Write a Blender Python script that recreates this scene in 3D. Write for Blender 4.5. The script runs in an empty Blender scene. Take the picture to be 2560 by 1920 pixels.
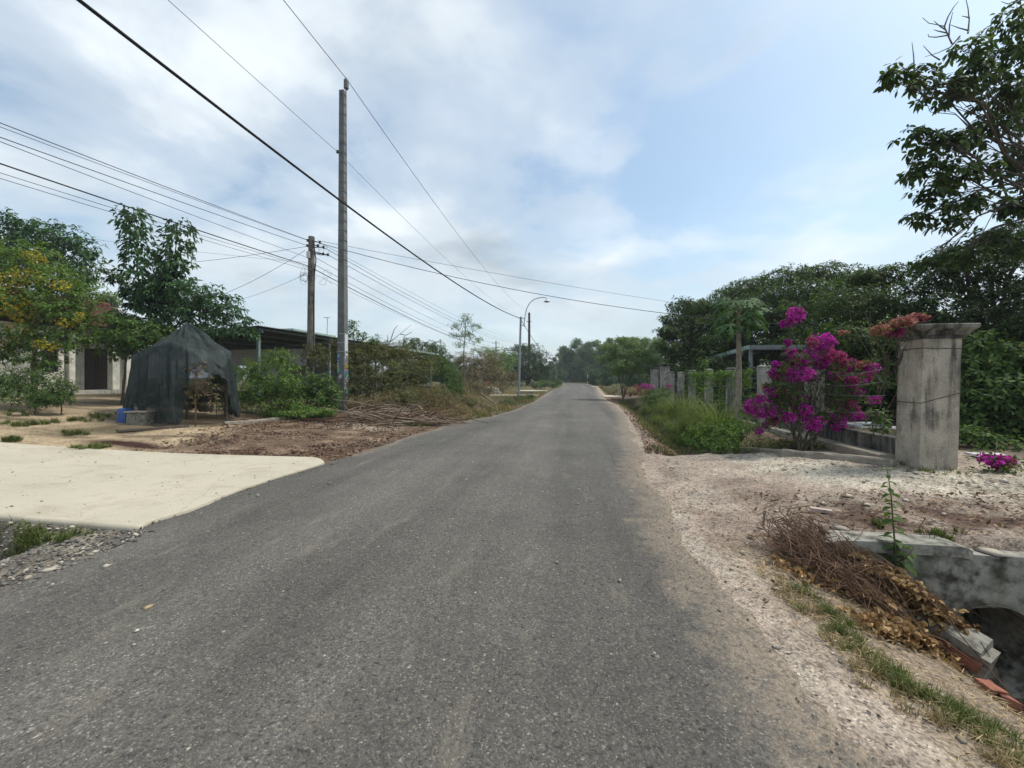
import bpy, bmesh, math, random
import numpy as np
from mathutils import Vector, Matrix

# ------------------------------------------------------------------ camera, sky, sun, exposure
SC = bpy.context.scene
COL = SC.collection
F_PX, CAM_H, HORIZON, CX = 1000.0, 1.5, 944.0, 1280.0     # photograph is 2560 x 1920
YAW = math.atan(155 / F_PX)                                # the road runs along +Y
CA, SA = math.cos(YAW), math.sin(YAW)
cam_data = bpy.data.cameras.new('camera')
cam_data.sensor_width = 36.0
cam_data.lens = 36.0 * F_PX / 2560.0
cam_data.shift_y = -(960 - HORIZON) / 2560.0
cam_data.clip_start = 0.05
cam_data.clip_end = 3000
cam = bpy.data.objects.new('camera', cam_data)
COL.objects.link(cam)
cam.location = (0, 0, CAM_H)
cam.rotation_euler = (math.pi / 2, 0, YAW)
SC.camera = cam

SUN_EL, SUN_AZ = math.radians(58), math.radians(70)        # azimuth from +Y towards +X
world = bpy.data.worlds.new('World')
SC.world = world
world.use_nodes = True
wt = world.node_tree
wt.nodes.clear()


def N(tree, typ, **kw):
    n = tree.nodes.new(typ)
    for k, v in kw.items():
        if k == 'inp':
            for i, val in v.items():
                n.inputs[i].default_value = val
        else:
            setattr(n, k, v)
    return n


def ramp(tree, fac, stops, interp='LINEAR'):
    r = N(tree, 'ShaderNodeValToRGB')
    r.color_ramp.interpolation = interp
    el = r.color_ramp.elements
    while len(el) < len(stops):
        el.new(0.5)
    for e, (p, c) in zip(el, stops):
        e.position = p
        e.color = (c, c, c, 1) if not hasattr(c, '__len__') else (*c[:3], 1)
    tree.links.new(fac, r.inputs[0])
    return r.outputs[0]


def math_n(tree, op, a, b=None, clamp=False):
    m = N(tree, 'ShaderNodeMath', operation=op, use_clamp=clamp)
    for i, v in enumerate((a, b)):
        if v is None:
            continue
        if isinstance(v, (int, float)):
            m.inputs[i].default_value = v
        else:
            tree.links.new(v, m.inputs[i])
    return m.outputs[0]


def mixc(tree, fac, a, b, mode='MIX'):
    m = N(tree, 'ShaderNodeMix', data_type='RGBA', blend_type=mode)
    for i, v in ((0, fac), (6, a), (7, b)):
        if isinstance(v, (int, float)):
            m.inputs[i].default_value = v
        elif isinstance(v, (tuple, list)):
            m.inputs[i].default_value = (*v[:3], 1)
        else:
            tree.links.new(v, m.inputs[i])
    return m.outputs[2]


def build_world():
    t = wt
    sky = N(t, 'ShaderNodeTexSky', sky_type='NISHITA')
    sky.sun_disc = False
    sky.sun_elevation = SUN_EL
    sky.sun_rotation = SUN_AZ
    sky.air_density = 1.0
    sky.dust_density = 2.5
    sky.ozone_density = 1.2
    tc = N(t, 'ShaderNodeTexCoord')
    sep = N(t, 'ShaderNodeSeparateXYZ')
    t.links.new(tc.outputs['Generated'], sep.inputs[0])
    zc = math_n(t, 'MAXIMUM', sep.outputs[2], 0.0)
    den = math_n(t, 'ADD', zc, 0.22)
    comb = N(t, 'ShaderNodeCombineXYZ')
    t.links.new(math_n(t, 'DIVIDE', sep.outputs[0], den), comb.inputs[0])
    t.links.new(math_n(t, 'DIVIDE', sep.outputs[1], den), comb.inputs[1])
    comb.inputs[2].default_value = 3.7
    n1 = N(t, 'ShaderNodeTexNoise', inp={'Scale': 1.5, 'Detail': 10.0, 'Roughness': 0.53, 'Distortion': 0.25})
    t.links.new(comb.outputs[0], n1.inputs['Vector'])
    n2 = N(t, 'ShaderNodeTexNoise', inp={'Scale': 0.55, 'Detail': 3.0, 'Roughness': 0.5})
    t.links.new(comb.outputs[0], n2.inputs['Vector'])
    n3 = N(t, 'ShaderNodeTexNoise', inp={'Scale': 0.9, 'Detail': 5.0, 'Roughness': 0.55})
    mp = N(t, 'ShaderNodeMapping', inp={'Location': (7.3, 2.1, 5.0)})
    t.links.new(comb.outputs[0], mp.inputs[0])
    t.links.new(mp.outputs[0], n3.inputs['Vector'])
    cover = math_n(t, 'ADD', math_n(t, 'MULTIPLY', n1.outputs[0], 0.7), math_n(t, 'MULTIPLY', n2.outputs[0], 0.5))
    fac = ramp(t, cover, [(0.515, 0.16), (0.60, 0.54), (0.70, 0.95)], 'EASE')
    ccol = ramp(t, n3.outputs[0], [(0.33, (3.1, 3.6, 4.05)), (0.48, (4.7, 5.25, 5.7)), (0.64, (6.3, 6.75, 7.05))], 'EASE')
    hor = ramp(t, zc, [(0.0, 0.8), (0.10, 0.5), (0.35, 0.0)], 'EASE')
    c = mixc(t, fac, mixc(t, 1.0, sky.outputs[0], (1.02, 1.18, 1.16), 'MULTIPLY'), ccol)
    c = mixc(t, hor, c, (5.0, 5.6, 6.0))
    bg = N(t, 'ShaderNodeBackground', inp={'Strength': 0.1})
    t.links.new(c, bg.inputs[0])
    out = N(t, 'ShaderNodeOutputWorld')
    t.links.new(bg.outputs[0], out.inputs[0])


build_world()
sun_data = bpy.data.lights.new('sun', 'SUN')
sun_data.energy = 2.0
sun_data.angle = math.radians(12)
sun_data.color = (1.0, 0.95, 0.86)
sun = bpy.data.objects.new('sun', sun_data)
COL.objects.link(sun)
sun.rotation_euler = Vector((math.sin(SUN_AZ) * math.cos(SUN_EL), math.cos(SUN_AZ) * math.cos(SUN_EL), math.sin(SUN_EL))).to_track_quat('Z', 'Y').to_euler()
SC.view_settings.view_transform = 'Standard'
SC.view_settings.look = 'None'
SC.view_settings.exposure = 0.68
SC.view_settings.gamma = 1.0
SC.view_settings.use_curve_mapping = False
SC.render.engine = 'CYCLES'
SC.cycles.max_bounces = 6
SC.cycles.diffuse_bounces = 3
SC.cycles.transparent_max_bounces = 12
SC.cycles.use_adaptive_sampling = True
SC.cycles.adaptive_threshold = 0.02

# ------------------------------------------------------------------ pixels, noise, terrain


def W(px, py, d):
    """point seen at a photograph pixel, at camera depth d (metres)"""
    u = (px - CX) / F_PX
    return Vector((d * (u * CA - SA), d * (CA + u * SA), CAM_H + (HORIZON - py) / F_PX * d))


def flat(px, py, z=0.0):
    return W(px, py, (CAM_H - z) * F_PX / (py - HORIZON))


def vnoise(x, y, seed=0):
    x = np.asarray(x, float); y = np.asarray(y, float)
    xi = np.floor(x).astype(np.int64); yi = np.floor(y).astype(np.int64)
    fx = x - xi; fy = y - yi
    fx = fx * fx * (3 - 2 * fx); fy = fy * fy * (3 - 2 * fy)

    def h(a, b):
        n = (a * 374761393 + b * 668265263 + seed * 982451653) & 0x7fffffff
        n = ((n ^ (n >> 13)) * 1274126177) & 0x7fffffff
        return ((n ^ (n >> 16)) & 0xffff) / 65535.0
    return (h(xi, yi) * (1 - fx) + h(xi + 1, yi) * fx) * (1 - fy) + (h(xi, yi + 1) * (1 - fx) + h(xi + 1, yi + 1) * fx) * fy


def fbm(x, y, seed=0, octv=4):
    s = 0; a = 0.5; t = 0
    for i in range(octv):
        s = s + a * vnoise(np.asarray(x) * 2 ** i, np.asarray(y) * 2 ** i, seed + i * 17); t += a; a *= 0.5
    return s / t


def sst(a, b, x):
    t = np.clip((np.asarray(x, float) - a) / (b - a), 0, 1)
    return t * t * (3 - 2 * t)


def edge_table(pix, near):
    pts = [(p.y, p.x) for p in (flat(a, b) for a, b in pix)]
    pts = sorted(pts)
    return np.array([(-40, near), (-3, near)] + pts)


LEFT_PX = [(0, 1453), (341, 1318), (467, 1281), (584, 1232), (676, 1201), (799, 1163), (984, 1103), (1137, 1057), (1232, 1041),
           (1290, 1023.5), (1336, 1003), (1374, 978.6), (1394, 971), (1408, 964)]
RIGHT_PX = [(2239, 1908), (2042, 1699), (1895, 1570), (1800, 1484), (1718, 1367), (1686, 1293), (1658, 1244), (1612, 1158), (1587, 1084),
            (1562, 1041), (1540, 1015), (1515, 1002), (1499, 982), (1493, 968.5), (1478, 963.5)]
LT = edge_table(LEFT_PX, -4.25)
RT = edge_table(RIGHT_PX, 1.25)
FAR = np.array([(100, 0.0), (112, -2.2), (125, -5.5), (140, -11), (160, -21), (200, -50), (300, -140)])
LT = np.vstack([LT[LT[:, 0] < 88], np.column_stack([FAR[:, 0], FAR[:, 1] - 2.8])])
RT = np.vstack([RT[RT[:, 0] < 88], np.column_stack([FAR[:, 0], FAR[:, 1] + 2.8])])


def xl(y): return np.interp(y, LT[:, 0], LT[:, 1])
def xr(y): return np.interp(y, RT[:, 0], RT[:, 1])


def band(x, a, b, s):
    return sst(a - s, a, x) * (1 - sst(b, b + s, x))


def H(x, y):
    """height of the ground"""
    x = np.asarray(x, float); y = np.asarray(y, float)
    tl = xl(y) - x; tr = x - xr(y)
    z = np.where(tl > 0, 0.5 * sst(2, 16, tl) + 0.012 * np.clip(tl, 0, 16), 0.0)
    z = np.where(tr > 0, 0.26 * (1 - np.exp(-np.maximum(tr - 0.4, 0) * 0.35)), z)
    # ditch left: near one in front of the slab, far one past the yard
    nd = 1 - sst(3.0, 3.3, y)
    fd = band(y, 17.0, 29.5, 1.6) + band(y, 34.0, 46, 0.8) + band(y, 52, 90, 1.0)
    z = z - nd * 0.62 * np.exp(-((tl - 1.7) / 0.75) ** 2) - fd * 0.85 * np.exp(-((tl - 2.6) / 1.1) ** 2)
    # ditch right: near one before the culvert headwall, far one past the kerb
    nr = 1 - sst(3.84, 3.98, y)
    prof = np.interp(x, [-9, 1.3, 1.7, 2.2, 2.6, 3.0, 3.2, 3.7, 4.3, 5.0, 5.6], [0, 0, -0.06, -0.22, -0.5, -0.95, -1.08, -1.08, -0.7, -0.1, 0.1])
    z = z * (1 - nr) + nr * np.where(x > 1.3, prof, z)
    fr = band(y, 8.5, 26.0, 0.5) + band(y, 36, 60, 0.8)
    z = z - fr * 0.75 * np.exp(-((tr - 1.55) / 0.75) ** 2) * sst(0.25, 0.6, tr)
    return z


def Hf(x, y): return float(H(x, y))


def G(px, py):
    """where the ray through a pixel meets the ground"""
    ds = np.geomspace(1.3, 400, 900)
    u = (px - CX) / F_PX
    X = ds * (u * CA - SA); Y = ds * (CA + u * SA); Z = CAM_H + (HORIZON - py) / F_PX * ds
    hit = np.nonzero(Z < H(X, Y))[0]
    if not len(hit):
        return W(px, py, 400)
    i = hit[0]
    ds = np.linspace(ds[max(i - 1, 0)], ds[i], 200)
    X = ds * (u * CA - SA); Y = ds * (CA + u * SA); Z = CAM_H + (HORIZON - py) / F_PX * ds
    i = min(int(np.argmax(Z < H(X, Y))), 199)
    return Vector((X[i], Y[i], Hf(X[i], Y[i])))


def depth(p): return -p.x * SA + p.y * CA


def on_ground(px, d):
    p = W(px, HORIZON, d)
    return Vector((p.x, p.y, Hf(p.x, p.y)))


# ------------------------------------------------------------------ objects
def tag(o, label=None, cat=None, group=None, kind=None):
    if cat is not None and kind is None:
        kind = 'thing'
    for k, v in (('label', label), ('category', cat), ('group', group), ('kind', kind)):
        if v is not None:
            o[k] = v
    return o


def empty(name, loc, label, cat, group=None, rz=0.0):
    o = bpy.data.objects.new(name, None)
    o.empty_display_size = 0.1
    o.location = loc
    o.rotation_euler = (0, 0, rz)
    COL.objects.link(o)
    return tag(o, label, cat, group)


def link(name, me, mat, parent=None, loc=None):
    o = bpy.data.objects.new(name, me)
    if mat is not None and not me.materials:
        for m in (mat if isinstance(mat, (list, tuple)) else [mat]):
            me.materials.append(m)
    COL.objects.link(o)
    if parent is not None:
        o.parent = parent
    if loc is not None:
        o.location = loc
    return o


def np_mesh(name, V, Fc, smooth=False):
    """V (n,3), Fc (m,k) with constant k"""
    V = np.ascontiguousarray(V, dtype=np.float32); Fc = np.ascontiguousarray(Fc, dtype=np.int32)
    me = bpy.data.meshes.new(name)
    m, k = Fc.shape
    me.vertices.add(len(V)); me.vertices.foreach_set('co', V.ravel())
    me.loops.add(m * k); me.loops.foreach_set('vertex_index', Fc.ravel())
    me.polygons.add(m)
    me.polygons.foreach_set('loop_start', np.arange(m, dtype=np.int32) * k)
    me.polygons.foreach_set('loop_total', np.full(m, k, dtype=np.int32))
    if smooth:
        me.polygons.foreach_set('use_smooth', np.ones(m, dtype=bool))
    me.update(calc_edges=True)
    return me


class MB:
    """collects shapes into one mesh, in world or parent coordinates"""

    def __init__(s):
        s.v = []; s.f = []; s.sm = []

    def add(s, vs, fs, smooth=False):
        o = len(s.v)
        s.v += [tuple(v) for v in vs]
        for f in fs:
            s.f.append([i + o for i in f]); s.sm.append(smooth)

    def box(s, c, size, rz=0.0, taper=1.0, tilt=None):
        hx, hy, hz = (a / 2 for a in size)
        M = Matrix.Rotation(rz, 3, 'Z')
        if tilt is not None:
            M = tilt.to_3x3() @ M
        vs = []
        for z, t in ((-hz, 1.0), (hz, taper)):
            for x, y in ((-hx, -hy), (hx, -hy), (hx, hy), (-hx, hy)):
                vs.append(Vector(c) + M @ Vector((x * t, y * t, z)))
        s.add(vs, [(3, 2, 1, 0), (4, 5, 6, 7), (0, 1, 5, 4), (1, 2, 6, 5), (2, 3, 7, 6), (3, 0, 4, 7)])
        return s

    def beam(s, a, b, w, h, up=Vector((0, 0, 1))):
        a = Vector(a); b = Vector(b); t = (b - a).normalized()
        r = t.cross(up)
        if r.length < 1e-3:
            r = t.cross(Vector((0, 1, 0)))
        r.normalize(); u = r.cross(t)
        vs = [p + r * (sx * w / 2) + u * (sz * h / 2) for p in (a, b) for sx, sz in ((-1, -1), (1, -1), (1, 1), (-1, 1))]
        s.add(vs, [(3, 2, 1, 0), (4, 5, 6, 7), (0, 1, 5, 4), (1, 2, 6, 5), (2, 3, 7, 6), (3, 0, 4, 7)])
        return s

    def tube(s, pts, rad, n=8, cap=True, smooth=True):
        pts = [Vector(p) for p in pts]
        if not hasattr(rad, '__len__'):
            rad = [rad] * len(pts)
        vs = []
        ref = Vector((0.31, 0.72, 0.1)).normalized()
        for i, p in enumerate(pts):
            t = (pts[min(i + 1, len(pts) - 1)] - pts[max(i - 1, 0)])
            if t.length < 1e-9:
                t = Vector((0, 0, 1))
            t.normalize()
            a = t.cross(ref)
            if a.length < 0.05:
                a = t.cross(Vector((1, 0, 0)))
            a.normalize(); b = t.cross(a)
            for k in range(n):
                w = 2 * math.pi * k / n
                vs.append(p + (a * math.cos(w) + b * math.sin(w)) * rad[i])
        fs = []
        for i in range(len(pts) - 1):
            for k in range(n):
                fs.append((i * n + k, i * n + (k + 1) % n, (i + 1) * n + (k + 1) % n, (i + 1) * n + k))
        s.add(vs, fs, smooth)
        if cap:
            s.add(vs[:n], [tuple(range(n))]); s.add(vs[-n:], [tuple(range(n - 1, -1, -1))])
        return s

    def lathe(s, c, prof, n=16):
        """profile of (radius, z) turned round a vertical axis"""
        c = Vector(c); vs = []
        for r, z in prof:
            for k in range(n):
                w = 2 * math.pi * k / n
                vs.append(c + Vector((r * math.cos(w), r * math.sin(w), z)))
        fs = []
        for i in range(len(prof) - 1):
            for k in range(n):
                fs.append((i * n + k, i * n + (k + 1) % n, (i + 1) * n + (k + 1) % n, (i + 1) * n + k))
        s.add(vs, fs, True)
        return s

    def rings(s, rings, close=True):
        """stack of equal-length vertex loops"""
        n = len(rings[0]); vs = [p for r in rings for p in r]; fs = []
        for i in range(len(rings) - 1):
            for k in range(n):
                fs.append((i * n + k, i * n + (k + 1) % n, (i + 1) * n + (k + 1) % n, (i + 1) * n + k))
        s.add(vs, fs)
        if close:
            s.add(rings[0], [tuple(range(n - 1, -1, -1))]); s.add(rings[-1], [tuple(range(n))])
        return s

    def mesh(s, name):
        me = bpy.data.meshes.new(name)
        me.from_pydata(s.v, [], s.f)
        me.polygons.foreach_set('use_smooth', s.sm)
        me.update()
        return me

    def build(s, name, mat, parent=None, bevel=0.0, loc=None):
        o = link(name, s.mesh(name), mat, parent, loc)
        if bevel:
            b = o.modifiers.new('bevel', 'BEVEL'); b.width = bevel; b.segments = 2; b.limit_method = 'ANGLE'
        return o


def rough_grid_box(lo, hi, step, amp, seed, name):
    """a box with a grid on every face, pushed in and out a little: worn concrete"""
    bm = bmesh.new()
    bmesh.ops.create_cube(bm, size=1.0)
    size = Vector(hi) - Vector(lo); cen = (Vector(hi) + Vector(lo)) / 2
    for v in bm.verts:
        v.co = Vector((v.co.x * size.x, v.co.y * size.y, v.co.z * size.z)) + cen
    for _ in range(8):
        long = [e for e in bm.edges if e.calc_length() > step * 1.6]
        if not long or len(bm.verts) > 6000:
            break
        bmesh.ops.subdivide_edges(bm, edges=long, cuts=1, use_grid_fill=True)
    bmesh.ops.triangulate(bm, faces=[f for f in bm.faces if len(f.verts) > 4])
    bm.normal_update()
    for v in bm.verts:
        p = v.co
        k = float(fbm(p.x * 3 + p.z * 2.1, p.y * 3 + p.z * 1.7, seed, 4)) - 0.5
        edge = sum(abs(p[i] - (lo[i] if abs(p[i] - lo[i]) < abs(p[i] - hi[i]) else hi[i])) < 1e-4 for i in range(3))
        v.co += v.normal * (k * amp * 2 - (amp * 0.5 if edge > 1 else 0))
    me = bpy.data.meshes.new(name)
    bm.to_mesh(me); bm.free()
    return me

# ------------------------------------------------------------------ materials
def new_mat(name):
    m = bpy.data.materials.new(name)
    m.use_nodes = True
    t = m.node_tree
    b = t.nodes['Principled BSDF']
    b.inputs['Specular IOR Level'].default_value = 0.3
    return m, t, b


def coords(t, kind='Object', scale=(1, 1, 1)):
    tc = N(t, 'ShaderNodeTexCoord')
    if kind == 'World':
        g = N(t, 'ShaderNodeNewGeometry'); src = g.outputs['Position']
    else:
        src = tc.outputs[kind]
    mp = N(t, 'ShaderNodeMapping', inp={'Scale': scale})
    t.links.new(src, mp.inputs[0])
    return mp.outputs[0]


def noise_n(t, vec, scale, detail=4, rough=0.55, dist=0.0):
    n = N(t, 'ShaderNodeTexNoise', inp={'Scale': scale, 'Detail': detail, 'Roughness': rough, 'Distortion': dist})
    t.links.new(vec, n.inputs['Vector'])
    return n.outputs[0]


def voro(t, vec, scale, out='Color', feature='F1'):
    n = N(t, 'ShaderNodeTexVoronoi', feature=feature, inp={'Scale': scale})
    t.links.new(vec, n.inputs['Vector'])
    return n.outputs[out]


def bump(t, b, height, strength, dist=0.01):
    n = N(t, 'ShaderNodeBump', inp={'Strength': strength, 'Distance': dist})
    t.links.new(height, n.inputs['Height'])
    t.links.new(n.outputs[0], b.inputs['Normal'])


def plain(name, col, rough=0.6, metal=0.0, var=0.15, scale=6.0, spec=0.3):
    m, t, b = new_mat(name)
    v = coords(t, 'World')
    n = noise_n(t, v, scale, 5)
    f = ramp(t, n, [(0.3, 1 - var), (0.7, 1 + var * 0.6)])
    c = mixc(t, 1.0, (*col,), f, 'MULTIPLY')
    t.links.new(c, b.inputs['Base Color'])
    b.inputs['Roughness'].default_value = rough
    b.inputs['Metallic'].default_value = metal
    b.inputs['Specular IOR Level'].default_value = spec
    return m


def concrete(name, col, dark, amount=0.5, streak=True, moss=None, scale=1.0, fine=0.14, soft=False):
    """weathered concrete: blotches, run-down streaks and pores"""
    m, t, b = new_mat(name)
    v = coords(t, 'World', (scale,) * 3)
    big = noise_n(t, v, 1.7, 6, 0.6, 0.2)
    st = noise_n(t, coords(t, 'World', (9 * scale, 9 * scale, 0.9 * scale)), 1.0, 6, 0.65) if streak else noise_n(t, v, 5, 6)
    grain = noise_n(t, v, 55, 3, 0.7)
    mask = math_n(t, 'ADD', math_n(t, 'MULTIPLY', big, 0.55), math_n(t, 'MULTIPLY', st, 0.5))
    mk = ramp(t, mask, [(0.66 - 0.3 * amount, 0.0), (0.78 - 0.18 * amount, 1.0)], 'EASE')
    c = mixc(t, mk, (*col,), (*dark,))
    light = ramp(t, noise_n(t, v, 0.8 if soft else 3.3, 7, 0.65), [(0.3, 0.93), (0.7, 1.06)] if soft else [(0.35, 0.74), (0.7, 1.2)])
    c = mixc(t, 1.0, c, light, 'MULTIPLY')
    if moss:
        mm = ramp(t, noise_n(t, v, 2.3, 5), [(0.56, 0), (0.7, 0.8)])
        c = mixc(t, mm, c, (*moss,))
    if soft:
        sn = noise_n(t, coords(t, 'World', (0.5, 1.6, 1)), 1.5, 8, 0.7)
        c = mixc(t, ramp(t, sn, [(0.52, 0.0), (0.72, 0.55)]), c, (0.30, 0.255, 0.185))
        ck = voro(t, coords(t, 'World'), 0.55, 'Distance', 'DISTANCE_TO_EDGE')
        wob = math_n(t, 'ADD', ck, math_n(t, 'MULTIPLY', math_n(t, 'SUBTRACT', noise_n(t, coords(t, 'World'), 4, 6, 0.7), 0.5), 0.06))
        c = mixc(t, ramp(t, wob, [(0.0, 0.25), (0.005, 0.0)]), c, (0.16, 0.135, 0.10))
    g = ramp(t, grain, [(0.3, 1 - fine), (0.7, 1 + fine)])
    c = mixc(t, 1.0, c, g, 'MULTIPLY')
    t.links.new(c, b.inputs['Base Color'])
    b.inputs['Roughness'].default_value = 0.9
    bump(t, b, math_n(t, 'ADD', math_n(t, 'MULTIPLY', grain, 0.4), noise_n(t, v, 14, 6, 0.7)), 0.12 if soft else 0.5, 0.012)
    return m


def leaf_mat(name, a, bcol, c=None, trans=0.28, rough=0.55, dark=0.6, spec=0.10, tcol=(1.25, 1.3, 0.55)):
    """foliage: every leaf (island) takes its own tint"""
    m, t, b = new_mat(name)
    g = N(t, 'ShaderNodeNewGeometry')
    r = g.outputs['Random Per Island']
    stops = [(0.0, tuple(x * dark for x in a)), (0.35, a), (0.8, bcol)] + ([(0.97, bcol), (1.0, c)] if c else [(1.0, bcol)])
    col = ramp(t, r, stops)
    v = coords(t, 'World')
    w = ramp(t, noise_n(t, v, 0.9, 3), [(0.3, 0.72), (0.7, 1.25)])
    col = mixc(t, 1.0, col, w, 'MULTIPLY')
    t.links.new(col, b.inputs['Base Color'])
    b.inputs['Roughness'].default_value = rough
    b.inputs['Specular IOR Level'].default_value = spec
    tr = N(t, 'ShaderNodeBsdfTranslucent')
    t.links.new(mixc(t, 1.0, col, tcol, 'MULTIPLY'), tr.inputs[0])
    mx = N(t, 'ShaderNodeMixShader', inp={0: trans})
    t.links.new(b.outputs[0], mx.inputs[1]); t.links.new(tr.outputs[0], mx.inputs[2])
    t.links.new(mx.outputs[0], t.nodes['Material Output'].inputs[0])
    return m


def bark(name, col, scale=8.0):
    m, t, b = new_mat(name)
    v = coords(t, 'World', (scale, scale, scale * 0.35))
    n = noise_n(t, v, 1.5, 6, 0.7)
    c = ramp(t, n, [(0.3, tuple(x * 0.45 for x in col)), (0.55, col), (0.75, tuple(min(1, x * 1.5) for x in col))])
    t.links.new(c, b.inputs['Base Color'])
    b.inputs['Roughness'].default_value = 0.95
    bump(t, b, n, 0.6, 0.02)
    return m


def asphalt():
    m, t, b = new_mat('asphalt')
    v = coords(t, 'World')
    at = N(t, 'ShaderNodeAttribute', attribute_name='edge')       # metres from the broken edge of the asphalt
    e = at.outputs['Fac']
    st1 = voro(t, v, 135.0)
    st2 = voro(t, v, 55.0)
    d1 = voro(t, v, 135.0, 'Distance')
    d2 = voro(t, v, 55.0, 'Distance')
    r1 = N(t, 'ShaderNodeSeparateColor'); t.links.new(st1, r1.inputs[0])
    r2 = N(t, 'ShaderNodeSeparateColor'); t.links.new(st2, r2.inputs[0])
    base = ramp(t, r1.outputs[0], [(0.0, (0.068, 0.066, 0.063)), (0.55, (0.100, 0.097, 0.092)), (0.88, (0.128, 0.123, 0.114)), (0.96, (0.175, 0.165, 0.145)), (1.0, (0.28, 0.26, 0.22))])
    chip = ramp(t, r2.outputs[1], [(0.0, 0.80), (0.5, 1.0), (0.95, 1.10), (0.99, 1.3), (1.0, 2.0)])
    c = mixc(t, 1.0, base, chip, 'MULTIPLY')
    pit = ramp(t, noise_n(t, v, 34, 4, 0.7), [(0.33, 0.38), (0.45, 1.0)])
    c = mixc(t, 1.0, c, pit, 'MULTIPLY')
    # tyre-worn bands along the road, broad patches and old stains
    wv = noise_n(t, coords(t, 'World', (1.0, 0.05, 1)), 1.0, 4, 0.55)
    c = mixc(t, 1.0, c, ramp(t, wv, [(0.3, 0.70), (0.5, 1.0), (0.7, 1.30)]), 'MULTIPLY')
    pt = noise_n(t, v, 0.55, 7, 0.66)
    c = mixc(t, 1.0, c, ramp(t, pt, [(0.3, 0.76), (0.5, 1.0), (0.7, 1.24)]), 'MULTIPLY')
    sp = noise_n(t, coords(t, 'World', (1.4, 0.8, 1)), 1.9, 6, 0.7)
    c = mixc(t, ramp(t, sp, [(0.62, 0.0), (0.70, 0.4)]), c, (0.050, 0.048, 0.046))
    # pale dust smears
    sm = noise_n(t, coords(t, 'World', (3.0, 0.7, 1)), 1.6, 7, 0.7)
    c = mixc(t, ramp(t, sm, [(0.56, 0.0), (0.72, 0.42)]), c, (0.25, 0.225, 0.185))
    # dirt creeping in from the edges
    dn = noise_n(t, v, 5.0, 7, 0.72)
    ee = math_n(t, 'ADD', math_n(t, 'MULTIPLY', e, 1.5), math_n(t, 'MULTIPLY', math_n(t, 'SUBTRACT', dn, 0.5), 1.6))
    dirt = ramp(t, ee, [(0.0, 1.0), (0.2, 0.75), (0.8, 0.0)], 'EASE')
    grit = mixc(t, r1.outputs[1], (0.22, 0.175, 0.135), (0.36, 0.30, 0.235))
    keep = ramp(t, r2.outputs[0], [(0.25, 0.35), (0.4, 1.0)])
    dd = math_n(t, 'MULTIPLY', math_n(t, 'MULTIPLY', dirt, keep), 0.8)
    c = mixc(t, dd, c, grit)
    c = mixc(t, 1.0, c, (1.05, 1.0, 0.93), 'MULTIPLY')
    t.links.new(c, b.inputs['Base Color'])
    b.inputs['Roughness'].default_value = 0.8
    b.inputs['Specular IOR Level'].default_value = 0.35
    hgt = math_n(t, 'ADD', math_n(t, 'MULTIPLY', d1, -0.8), math_n(t, 'MULTIPLY', d2, -1.0))
    hgt = math_n(t, 'ADD', hgt, math_n(t, 'MULTIPLY', noise_n(t, v, 30, 4, 0.7), 1.6))
    bump(t, b, hgt, 0.75, 0.008)
    return m


def ground_mat():
    m, t, b = new_mat('soil')
    v = coords(t, 'World')
    at = N(t, 'ShaderNodeAttribute', attribute_name='Col')
    c = at.outputs['Color']
    n1 = noise_n(t, v, 2.2, 7, 0.65)
    c = mixc(t, 1.0, c, ramp(t, n1, [(0.3, 0.66), (0.7, 1.3)]), 'MULTIPLY')
    s = voro(t, v, 85.0)
    r = N(t, 'ShaderNodeSeparateColor'); t.links.new(s, r.inputs[0])
    c = mixc(t, 1.0, c, ramp(t, r.outputs[0], [(0.0, 0.5), (0.3, 0.88), (0.8, 1.08), (0.95, 1.28), (1.0, 1.6)]), 'MULTIPLY')
    n3 = noise_n(t, v, 17, 5, 0.75)
    c = mixc(t, 1.0, c, ramp(t, n3, [(0.33, 0.45), (0.5, 1.0), (0.7, 1.2)]), 'MULTIPLY')
    t.links.new(c, b.inputs['Base Color'])
    b.inputs['Roughness'].default_value = 0.95
    b.inputs['Specular IOR Level'].default_value = 0.1
    hh = math_n(t, 'ADD', math_n(t, 'MULTIPLY', n3, 1.0), math_n(t, 'MULTIPLY', voro(t, v, 62.0, 'Distance'), -0.4))
    bump(t, b, hh, 0.8, 0.02)
    return m


def net_mat():
    m, t, b = new_mat('shade_netting')
    v = coords(t, 'World')
    n = noise_n(t, v, 5, 6, 0.7)
    fine = noise_n(t, coords(t, 'World', (1, 1, 2.5)), 60, 2, 0.6)
    c = ramp(t, math_n(t, 'ADD', math_n(t, 'MULTIPLY', n, 0.7), math_n(t, 'MULTIPLY', fine, 0.3)), [(0.38, (0.007, 0.012, 0.011)), (0.55, (0.022, 0.034, 0.031)), (0.70, (0.085, 0.105, 0.10))])
    t.links.new(c, b.inputs['Base Color'])
    b.inputs['Roughness'].default_value = 0.7
    tr = N(t, 'ShaderNodeBsdfTransparent')
    # open weave: fine holes
    hole = math_n(t, 'MULTIPLY', ramp(t, noise_n(t, v, 150, 1, 0.5), [(0.44, 0.0), (0.54, 1.0)]), ramp(t, noise_n(t, v, 1.6, 4, 0.6), [(0.35, 0.12), (0.65, 0.42)]))
    mx = N(t, 'ShaderNodeMixShader')
    t.links.new(hole, mx.inputs[0]); t.links.new(b.outputs[0], mx.inputs[1]); t.links.new(tr.outputs[0], mx.inputs[2])
    t.links.new(mx.outputs[0], t.nodes['Material Output'].inputs[0])
    return m


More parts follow.
